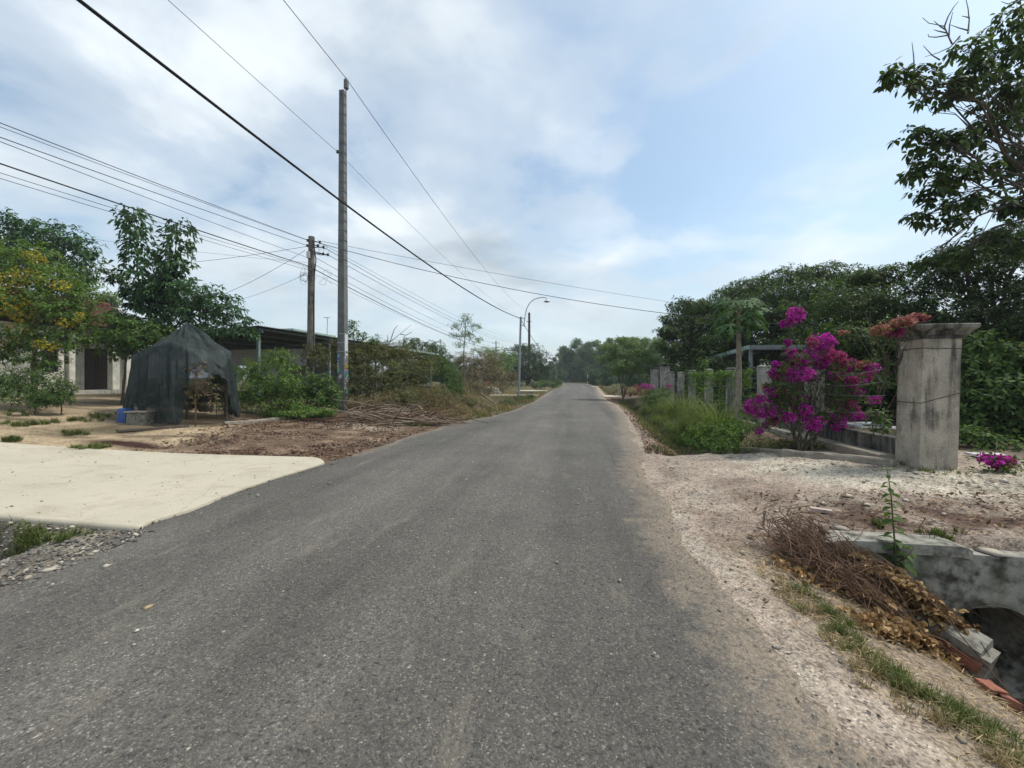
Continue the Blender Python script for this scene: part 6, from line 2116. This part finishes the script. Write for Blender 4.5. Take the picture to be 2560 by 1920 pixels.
# dead bougainvillea prunings on the culvert bank
def dead_pile():
    b = Vector((2.15, 3.5, -0.2))
    root = empty('dead_branch_pile', b, 'heap of dry brown prunings and tan dead leaves beside the culvert', 'branch pile')
    bb = np.array(b); r = np.random.default_rng(77)
    mb = MB()
    spine = [G2(1975, 1395), G2(2080, 1440), G2(2200, 1500), G2(2330, 1580)]
    S = np.array([tuple(p) for p in spine])

    def along(f):
        f = f * 3; i = min(2, int(f)); return S[i] + (S[i + 1] - S[i]) * (f - i)

    def put(f, spread):
        p = along(f) + np.array([r.normal(0, spread), r.normal(0, spread), 0])
        p[2] = float(rest(p[0], p[1])); return p
    for i in range(950):
        f = abs(r.normal(0.26, 0.20)); f = min(f, 0.72)
        p = put(f, 0.13); hh = r.uniform(0.01, 0.24) * (1.1 - 0.5 * f)
        a = r.uniform(0, 6.28) if r.uniform() < 0.5 else -0.75 + r.normal(0, 0.4); L = r.uniform(0.12, 0.5)
        q = p + np.array([math.cos(a) * L, math.sin(a) * L, 0]); q[2] = float(rest(q[0], q[1])) + r.uniform(0.0, 0.15)
        p[2] += hh
        m = (p + q) / 2 + np.array([r.normal(0, 0.03), r.normal(0, 0.03), r.uniform(0.0, 0.07)])
        rad = r.uniform(0.0016, 0.0042)
        mb.tube([p - bb, (p + m) / 2 - bb + r.normal(0, 0.008, 3), m - bb, (m + q) / 2 - bb + r.normal(0, 0.008, 3), q - bb], [rad, rad, rad * 0.9, rad * 0.7, rad * 0.4], 4, False)
    o = mb.build('dry_twigs', M['twig'], root); o['kind'] = 'stuff'
    C = []
    for px, py, sx, n, h in ((2190, 1470, 0.06, 60, 0.13), (2240, 1490, 0.08, 130, 0.15), (2265, 1520, 0.09, 190, 0.15), (2225, 1540, 0.09, 150, 0.10), (2300, 1540, 0.07, 110, 0.12), (2255, 1590, 0.08, 150, 0.07), (2290, 1610, 0.05, 70, 0.06), (2200, 1580, 0.07, 60, 0.05),
                             (2040, 1415, 0.05, 50, 0.14), (2155, 1440, 0.05, 60, 0.16), (2100, 1480, 0.08, 50, 0.08), (2330, 1555, 0.04, 50, 0.08), (2390, 1560, 0.03, 26, 0.05), (2170, 1400, 0.05, 34, 0.16), (1950, 1370, 0.05, 14, 0.05), (1960, 1410, 0.06, 14, 0.03), (2010, 1450, 0.1, 30, 0.05)):
        g = G2(px, py); k = int(n * 0.85)
        x = g.x + r.normal(0, sx, k); y = np.minimum(g.y + r.normal(0, sx, k), 3.78)
        C.append(np.stack([x, y, rest(x, y) + r.uniform(0, h, k)], 1))
    P = np.concatenate(C) - bb
    n = len(P)
    o_, t, nr, L = whorls(r, P, r.normal(0, 0.5, P.shape) + np.array([-0.2, -0.3, 0.7]), 3, 0.038, 55, 32, 0.1, 0.2, 0.45)
    ob = link('dead_leaves', leaf_mesh('dead_leaves', o_, t, nr, L, L * 0.85, 0.4, 0.12, 0.5, True), M['deadleaf'], root); ob['kind'] = 'stuff'


dead_pile()


# leafy sapling growing out of the culvert
def culvert_sapling():
    b = on_ground(2235, 3.32); d = 3.32
    root = empty('culvert_sapling', b, 'upright green sapling with paired leaves growing in front of the culvert wall', 'sapling')
    r = np.random.default_rng(9)
    pix = [(2240, 1560), (2240, 1440), (2238, 1370), (2232, 1300), (2228, 1240), (2222, 1200), (2217, 1172)]
    pts = [W(px, py, d) - b for px, py in pix]; pts[0] = Vector((0, 0, -0.03))
    MB().tube(pts, [0.009, 0.008, 0.007, 0.006, 0.0045, 0.003, 0.002], 6).build('stem', M['greenstem'], root)
    me = leaf_mesh('leaf', np.zeros((1, 3)), np.array([[1.0, 0, 0.0]]), np.array([[0, 0, 1.0]]), 0.125, 0.075, 0.18, 0.3, hi=True)
    me.materials.append(M['lf_mid'])
    z0, z1 = 0.32, pts[-1].z
    k = 0
    for i in range(19):
        f = i / 18; z = z0 + (z1 - z0) * f
        j = max(q for q in range(len(pts) - 1) if pts[q].z <= z + 1e-6); g = (z - pts[j].z) / (pts[j + 1].z - pts[j].z)
        p = pts[j].lerp(pts[j + 1], min(1, g))
        for s in (0, 1):
            o = link('leaf', me, None, root, p)
            sc = (0.95 - 0.45 * f) * r.uniform(0.8, 1.25); o.scale = (sc, sc, sc)
            o.rotation_euler = (r.normal(0, 0.25), 0.15 + r.normal(0, 0.2), i * 1.57 + s * math.pi + r.normal(0, 0.25)); k += 1
    # side shoots low down
    for q in range(3):
        a = r.uniform(-2.6, -0.6); e = Vector((math.cos(a) * 0.13, math.sin(a) * 0.13, 0.55 + 0.06 * q)); s0 = Vector((0, 0, 0.25 + 0.05 * q))
        MB().tube([s0, (s0 + e) / 2 + Vector((0, 0, 0.03)), e], [0.004, 0.003, 0.002], 5).build('side_shoot', M['greenstem'], root)
        for i in range(6):
            p = s0.lerp(e, 0.35 + 0.13 * i)
            o = link('leaf', me, None, root, p); sc = r.uniform(0.5, 0.85); o.scale = (sc, sc, sc)
            o.rotation_euler = (r.normal(0, 0.3), 0.2 + r.normal(0, 0.25), r.uniform(0, 6.28))


culvert_sapling()


def tuft(name, label, spots, n_per, h, mat, w=0.004, seed=1, lean=0.7):
    r = np.random.default_rng(seed); O = []
    for px, py, sx, sy in spots:
        a, b2 = G(px - sx, py), G(px + sx, py); c = G(px, py); ry = abs(G(px, py - sy).y - c.y)
        k = max(5, n_per // 34); w_ = abs(b2.x - a.x)
        cx_ = c.x + r.normal(0, w_ / 3.2, k); cy_ = c.y + r.normal(0, max(ry, 0.03) / 1.4, k); j = r.integers(0, k, n_per)
        x = cx_[j] + r.normal(0, w_ * 0.045 + 0.008, n_per); y = cy_[j] + r.normal(0, w_ * 0.03 + 0.008, n_per)
        O.append(np.stack([x, y, H(x, y) - 0.01], 1))
    O = np.concatenate(O); O = O[offroad(O[:, 0], O[:, 1], 0.0)]
    V, Fc = blades(r, O, h * r.uniform(0.5, 1.5, len(O)), w, r.uniform(0.1, lean, len(O)), None, 0.35, 3)
    stuff(name, np_mesh(name, V, Fc), M[mat], label, 'grass')


tuft('grass', 'short green grass on the bank under the dead branches', [(2030, 1500, 34, 20), (2070, 1545, 40, 24), (2105, 1580, 26, 12)], 300, 0.06, 'grass', 0.0035, seed=31)
tuft('grass', 'short green grass on the bank beside the wing wall', [(2165, 1640, 34, 18), (2215, 1680, 38, 18), (2260, 1715, 24, 10)], 300, 0.055, 'grass', 0.0035, seed=32)
tuft('grass', 'short green grass near the bottom right corner of the bank', [(2385, 1770, 40, 20), (2430, 1800, 50, 22), (2470, 1830, 45, 18)], 380, 0.055, 'grass', 0.0035, seed=33)
tuft('dry_grass', 'dry tan grass blades mixed along the ditch bank', [(2000, 1510, 50, 30), (2100, 1600, 60, 30), (2200, 1690, 60, 30), (2330, 1780, 60, 30), (2440, 1850, 60, 30), (1960, 1460, 40, 20), (2150, 1560, 50, 20)], 330, 0.055, 'drygrass', 0.003, seed=45, lean=1.3)
tuft('weeds', 'small green weeds on the dirt behind the culvert coping', [(2330, 1330, 40, 10), (2365, 1345, 30, 8), (2190, 1310, 20, 6)], 160, 0.06, 'grass', 0.008, seed=34)
tuft('weeds', 'small weeds and dry grass at the foot of the gate pillar', [(2250, 1158, 20, 4), (2300, 1176, 24, 4), (2350, 1182, 24, 4), (2390, 1180, 14, 4)], 70, 0.07, 'grass', 0.005, seed=46)
tuft('weeds', 'grey green weeds in the ditch before the concrete slab at left', [(30, 1345, 70, 16), (90, 1350, 50, 14), (20, 1380, 60, 14)], 260, 0.09, 'grass', 0.007, seed=35)
tuft('weeds', 'weed tufts against the front face of the concrete slab', [(190, 1335, 40, 8), (150, 1345, 30, 8)], 90, 0.09, 'grass', 0.007, seed=36)
tuft('weeds', 'patchy green weeds on the sandy yard at left', [(40, 1062, 60, 6), (110, 1058, 50, 5), (200, 1050, 60, 6), (60, 1035, 80, 6), (260, 1040, 60, 5), (190, 1085, 40, 3), (30, 1100, 30, 3), (210, 1125, 40, 4), (250, 1120, 20, 3)], 420, 0.12, 'grass', 0.01, seed=37)
tuft('dry_grass', 'dry yellow grass along the left ditch bank', [(1000, 1045, 40, 5), (1060, 1050, 40, 5), (1110, 1045, 40, 5), (1160, 1035, 40, 5), (1210, 1020, 40, 6), (1120, 1020, 60, 8), (950, 1050, 50, 4), (1060, 1025, 60, 6)], 700, 0.3, 'drygrass', 0.012, seed=38)
tuft('dry_grass', 'dry yellow grass on the right beyond the far culvert slab', [(1530, 985, 20, 3), (1560, 985, 30, 3), (1590, 985, 24, 3), (1510, 975, 18, 2), (1580, 978, 30, 2)], 700, 0.55, 'drygrass', 0.02, seed=39)
tuft('grass', 'short green grass along the right ditch edge', [(1640, 1060, 24, 6), (1668, 1085, 24, 8), (1700, 1105, 24, 8), (1610, 1035, 16, 4), (1590, 1025, 10, 3)], 520, 0.22, 'grass', 0.008, seed=40)
tuft('grass', 'green verge grass along the left road edge', [(1040, 1065, 30, 3), (1100, 1057, 40, 3), (1160, 1048, 30, 3), (1215, 1038, 30, 3), (1260, 1026, 25, 3), (1300, 1010, 20, 3), (1380, 972, 14, 2)], 420, 0.12, 'grass', 0.01, seed=41)

# straw, leaf litter, gravel crumbs and rubble
n = 9000
P = scatter(rng, n, 1.2, 3.2, 1.2, 3.9, lambda x, y: (x > xr(y) + 0.12) & (x < 2.75) & (rng.uniform(size=n) < 0.9 * sst(0.1, 0.5, x - xr(y))))
a = rng.uniform(0, 6.28, len(P)); t = np.stack([np.cos(a), np.sin(a), rng.normal(0, 0.14, len(P))], 1); L = rng.uniform(0.015, 0.09, len(P))
stuff('straw_litter', leaf_mesh('straw_litter', P + np.array([0, 0, 0.012]), t, np.tile([0, 0, 1.0], (len(P), 1)), L, rng.uniform(0.002, 0.006, len(P)), 0.1, 0.0, 0.5), M['straw'], 'dry straw litter strewn over the ditch bank at right', 'straw')
n = 9000
P = scatter(rng, n, 1.1, 9.0, 1.2, 9.0, lambda x, y: (x > xr(y) + 0.05) & (rng.uniform(size=n) < 0.25 + 0.75 * sst(0.48, 0.62, fbm(x * 1.1, y * 1.1, 77, 4))))
P[:, 2] = H(P[:, 0], P[:, 1])
stuff('leaf_litter', flat_leaves(rng, 'leaf_litter', P, 0.028, None, 0.5, 0.3), M['litter'], 'brown leaf litter and chips over the dirt entrance at right', 'litter')
n = 1500
P = scatter(rng, n, 1.8, 6, 4.05, 5.4, lambda x, y: x > 2.0)
stuff('leaf_litter', flat_leaves(rng, 'leaf_litter', P, 0.045, None, 0.5, 0.4), M['litter'], 'dark dead leaves gathered behind the culvert coping', 'litter')


def rubble(name, label, n, box, size, mat, keep, seed, flatk=0.5, zoff=0.0):
    r = np.random.default_rng(seed)
    x = r.uniform(box[0], box[1], n); y = box[2] + (box[3] - box[2]) * r.uniform(0, 1, n) ** 1.3
    m = keep(x, y, r); x, y = x[m], y[m]
    z = np.where(offroad(x, y), H(x, y) - 0.006, 0.012 + 0.0 * x)
    s = size * np.exp(r.normal(0, 0.5, len(x)))
    stuff(name, stones_mesh(r, name, np.stack([x, y, z + zoff], 1), s, flatk), M[mat], label, 'gravel')


rubble('gravel', 'loose grey grit along the broken right edge of the asphalt', 9000, (0.3, 3.2, 1.3, 9.5), 0.004, 'gravel', lambda x, y, r: np.abs(x - xr(y)) < np.abs(r.normal(0.0, 0.28, len(x))), 601)
rubble('gravel', 'loose grey grit along the left edge of the asphalt', 9000, (-6.2, -3.2, 1.6, 9.5), 0.007, 'gravel', lambda x, y, r: (np.abs(x - xl(y) + 0.05) < np.abs(r.normal(0, 0.25, len(x)))) & ~((y > 3.3) & (y < 6.7) & (x < xl(y) + 0.03)), 602)
rubble('rubble', 'broken stones and concrete bits below the slab corner at left', 1500, (-6.6, -4.0, 2.2, 3.3), 0.011, 'palestone', lambda x, y, r: (x < xl(y) + 0.25) & (fbm(x * 2, y * 2, 5, 3) > 0.46), 603)
rubble('gravel', 'dark grit below the slab corner at left', 2600, (-6.6, -3.8, 1.8, 3.32), 0.012, 'gravel', lambda x, y, r: (x < xl(y) + 0.3), 604)
rubble('laterite_gravel', 'brown laterite gravel spread over the yard beside the slab', 12000, (-10.5, -4.2, 6.6, 13.5), 0.015, 'redgravel', lambda x, y, r: (x < xl(y) - 0.02) & (y > slab_far(x) + 0.05) & (x + 0.5 * (y - 9) > -9.3 + r.normal(0, 0.5, len(x))), 605)
rubble('rubble', 'pale crushed stone on the dirt entrance before the gate pillar', 3200, (2.3, 8, 4.6, 8.0), 0.014, 'palestone', lambda x, y, r: np.abs(y - np.interp(x, [2.4, 3.7, 5.0, 9], [7.5, 6.6, 5.8, 5.4])) < np.abs(r.normal(0, 0.7, len(x))), 606)
rubble('rubble', 'scattered pale stone chips on the dirt entrance', 900, (1.4, 6, 1.5, 8), 0.013, 'palestone', lambda x, y, r: (x > xr(y) + 0.1) & ((y > 4.0) | (x < 2.6)), 607, 0.35)
rubble('gravel', 'a few pale grit specks on the asphalt', 420, (-4.2, 1.2, 1.3, 12), 0.006, 'palestone', lambda x, y, r: ~offroad(x, y, -0.1), 608, 0.5, 0.022)
rubble('gravel', 'dark specks and crumbs on the pale entrance slab', 500, (-12, -4.4, 3.4, 6.6), 0.0055, 'gravel', lambda x, y, r: (x < xl(y) - 0.1) & (y < slab_far(x) - 0.1), 609, 0.5, 0.042)
# individual lumps that stand out
for px, py, s, fl, mat, lab, cat in ((120, 1428, 0.085, 0.2, 'palestone', 'flat white stone chip largest on the left road edge', 'stone'), (265, 1420, 0.045, 0.3, 'palestone', 'small white stone chip on the asphalt near the slab corner', 'stone'), (370, 1527, 0.05, 0.12, 'straw', 'pale dried leaf lying on the asphalt at left', 'leaf'),
                                     (2110, 1325, 0.10, 0.35, 'palestone', 'pale concrete fragment left of the culvert coping', 'stone'), (2165, 1262, 0.06, 0.3, 'palestone', 'pale flat stone on the dirt before the sapling', 'stone'), (2120, 1240, 0.055, 0.3, 'palestone', 'smaller flat stone on the dirt entrance', 'stone'),
                                     (1880, 1340, 0.04, 0.3, 'deadleaf', 'curled tan leaf on the dirt left of the dead branches', 'leaf'), (1493, 1287, 0.022, 0.4, 'palestone', 'white chip on the middle of the asphalt', 'stone'), (2460, 1385, 0.10, 0.25, 'palestone', 'pale broken slab piece on the lower headwall', 'stone'), (415, 1050, 0.10, 0.9, 'palestone', 'round pale stone before the shade net', 'stone')):
    g = G(px, py)
    z = max(g.z, 0.034 * (1 - ((g.x + 1.5) / 2.9) ** 2) if not bool(offroad(g.x, g.y)) else -9)
    if (px, py) == (2460, 1385):
        g = Vector((3.42, 3.9, 0)); z = 0.05
    r = np.random.default_rng(px)
    me = stones_mesh(r, 'loose_stone', np.array([[0, 0, 0.0]]), s, fl)
    o = link('loose_stone' if cat == 'stone' else 'fallen_leaf', me, M[mat], None, (g.x, g.y, z + s * fl * 0.2))
    tag(o, lab, cat, 'loose stones and leaves on the ground')
g = G(2052, 1280)
o = MB().box((0, 0, 0.02), (0.19, 0.055, 0.035)).build('broken_tile', M['pinkblock'], None, 0.004, g)
o.rotation_euler = (0.05, 0.05, -0.25)
tag(o, 'small pinkish broken tile bar lying on the dirt entrance', 'tile')
g = G(1908, 1308)
o = MB().tube([(0, 0, -0.02), (0.015, 0.0, 0.13)], 0.012, 6).build('wooden_stub', M['palestick'], None, 0, g)
tag(o, 'pale broken stick standing up from the dirt', 'stick')


# rough herbage on the slopes of the right and left ditches
r = np.random.default_rng(55)
yy = 8.6 + 17 * r.uniform(0, 1, 9000) ** 1.4; xx = xr(yy) + r.uniform(0.3, 2.6, 9000)
kk = (fbm(xx * 1.6, yy * 1.6, 88, 4) > 0.47) & (xx < FX - 0.4); xx, yy = xx[kk], yy[kk]
V, Fc = blades(r, np.stack([xx, yy, H(xx, yy) - 0.01], 1), r.uniform(0.08, 0.3, len(xx)), 0.009, r.uniform(0.1, 0.9, len(xx)), None, 0.35, 3)
stuff('grass', np_mesh('grass', V, Fc), M['grass'], 'patchy grass on the slopes of the right ditch', 'grass')
yy = 8.3 + 22 * r.uniform(0, 1, 6000) ** 1.4; xx = xr(yy) + 0.1 + np.abs(r.normal(0, 0.7, 6000))
P = np.stack([xx, yy, H(xx, yy)], 1)
stuff('leaf_litter', flat_leaves(r, 'leaf_litter', P, 0.06, None, 0.45, 0.4), M['litter'], 'dead leaves and chaff along the right ditch edge', 'litter')
yy = 15 + 30 * r.uniform(0, 1, 12000) ** 1.3; xx = xl(yy) - r.uniform(0.2, 6.5, 12000)
kk = fbm(xx * 0.9, yy * 0.9, 89, 4) > 0.44; xx, yy = xx[kk], yy[kk]
V, Fc = blades(r, np.stack([xx, yy, H(xx, yy) - 0.01], 1), r.uniform(0.15, 0.55, len(xx)), 0.016, r.uniform(0.1, 0.8, len(xx)), None, 0.3, 3)
stuff('dry_grass', np_mesh('dry_grass', V, Fc), M['drygrass'], 'dry brown herbage over the left ditch banks', 'grass')


# branch pile beside the tall pole
def stick_pile():
    c = G(985, 1052)
    root = empty('stick_pile', c, 'long heap of cut dry branches on the verge right of the tall pole', 'branch pile')
    b = np.array(c); r = np.random.default_rng(15); mb = MB(); mp = MB()
    a0, a1 = G(880, 1050), G(1110, 1062)
    for i in range(240):
        f = r.uniform(0, 1) ** 0.9; p = np.array(a0) + (np.array(a1) - np.array(a0)) * f + np.array([r.normal(0, 0.25), r.normal(0, 0.35), 0])
        p[2] = Hf(p[0], p[1]) + abs(r.normal(0, 0.26)) * (1.1 - f * 0.5)
        ang = r.normal(0.1, 0.6) + (math.pi if r.uniform() < 0.5 else 0); L = r.uniform(0.5, 1.7)
        q = p + np.array([math.cos(ang) * L, math.sin(ang) * L * 0.6, 0]); q[2] = max(Hf(q[0], q[1]) + 0.02, p[2] + r.normal(0.06, 0.22))
        m = (p + q) / 2 + r.normal(0, 0.05, 3); rad = r.uniform(0.009, 0.024)
        (mp if r.uniform() < 0.6 else mb).tube([p - b, m - b, q - b], [rad, rad * 0.8, rad * 0.35], 5, False)
    o = mp.build('pale_sticks', M['palestick'], root); o['kind'] = 'stuff'
    o = mb.build('brown_twigs', M['twig'], root); o['kind'] = 'stuff'


stick_pile()
# dead bare branch over the shrubs, fallen pole, far odds and ends
b = on_ground(965, 17.5)
root = empty('bare_branch', b, 'bare dead branch sticking up over the olive shrub', 'branch')
mb = MB()
for pl in ([(955, 880), (975, 855), (1000, 835), (1028, 812)], [(975, 855), (985, 825), (994, 813)], [(1000, 835), (1015, 838), (1030, 830)], [(965, 868), (970, 845), (968, 838)]):
    mb.tube([W(px, py, 17.5) - b for px, py in pl], [0.02, 0.015, 0.01, 0.005][:len(pl)], 5, False)
mb.tube([Vector((0, 0, 0)), W(955, 880, 17.5) - b], [0.04, 0.02], 5)
mb.build('limbs', M['greybark'], root)
o = MB().tube([G(1200, 1000) + Vector((0, 0, 0.5)), G(1236, 1013) + Vector((0, 0, 0.12))], 0.06, 6).build('fallen_pole', M['palestick'])
tag(o, 'pale fallen pole leaning down the left ditch bank', 'pole')
p = on_ground(1221, 40)
o = link('red_bag', rough_grid_box((-0.12, -0.1, -0.15), (0.12, 0.1, 0.15), 0.08, 0.05, 3, 'red_bag'), M['red'], None, Vector((p.x, p.y, z_at(960, 40))))
tag(o, 'small red plastic bag caught in the brown scrub', 'bag')
p = on_ground(1221, 40)
for i, (px, py, dd, s, lab) in enumerate(((1215, 982, 36, 0.5, 'grey rubble boulder left end of the heap behind the culvert'), (1232, 980, 36, 0.6, 'large grey rubble boulder in the heap behind the culvert'), (1205, 985, 35, 0.35, 'small grey boulder of the heap behind the culvert'), (1246, 984, 35.5, 0.3, 'small boulder at the right end of the rubble heap'))):
    q = W(px, py, dd)
    me = rough_grid_box((-s, -s * 0.7, -s * 0.6), (s, s * 0.7, s * 0.6), s * 0.4, s * 0.35, 50 + i, 'boulder')
    o = link('boulder', me, M['post'], None, Vector((q.x, q.y, Hf(q.x, q.y) + s * 0.3)))
    o.rotation_euler = (0.2, 0.3, i); tag(o, lab, 'boulder', 'rubble heap behind the culvert')
p = G(2390, 1118)
o = link('white_bag', rough_grid_box((-0.22, -0.12, 0.0), (0.22, 0.12, 0.07), 0.06, 0.03, 6, 'white_bag'), M['white'], None, Vector((6.6, 7.6, Hf(6.6, 7.6))))
tag(o, 'crumpled white plastic bag on the ground behind the gate pillar', 'bag')
q = Vector((FX + 0.7, ratio_y(2170, FX + 0.7), 0)); q.z = Hf(q.x, q.y)
o = link('plastic_sheet', rough_grid_box((-0.35, -0.35, 0.32), (0.35, 0.35, 0.40), 0.08, 0.05, 9, 'plastic_sheet'), M['white'], None, q)
tag(o, 'crumpled white sheet lying behind the low wall', 'sheet')

# ------------------------------------------------------------------ thin humid haze
hz = MB().box((0, 300, 8.0), (3300, 3300, 20.0)).build('haze', None)
hm = bpy.data.materials.new('haze'); hm.use_nodes = True
ht = hm.node_tree
ht.nodes.remove(ht.nodes['Principled BSDF'])
pv = N(ht, 'ShaderNodeVolumePrincipled', inp={'Density': 0.0007, 'Color': (0.86, 0.93, 1.0, 1)})
ht.links.new(pv.outputs[0], ht.nodes['Material Output'].inputs['Volume'])
hz.data.materials.append(hm)
tag(hz, kind='stuff')
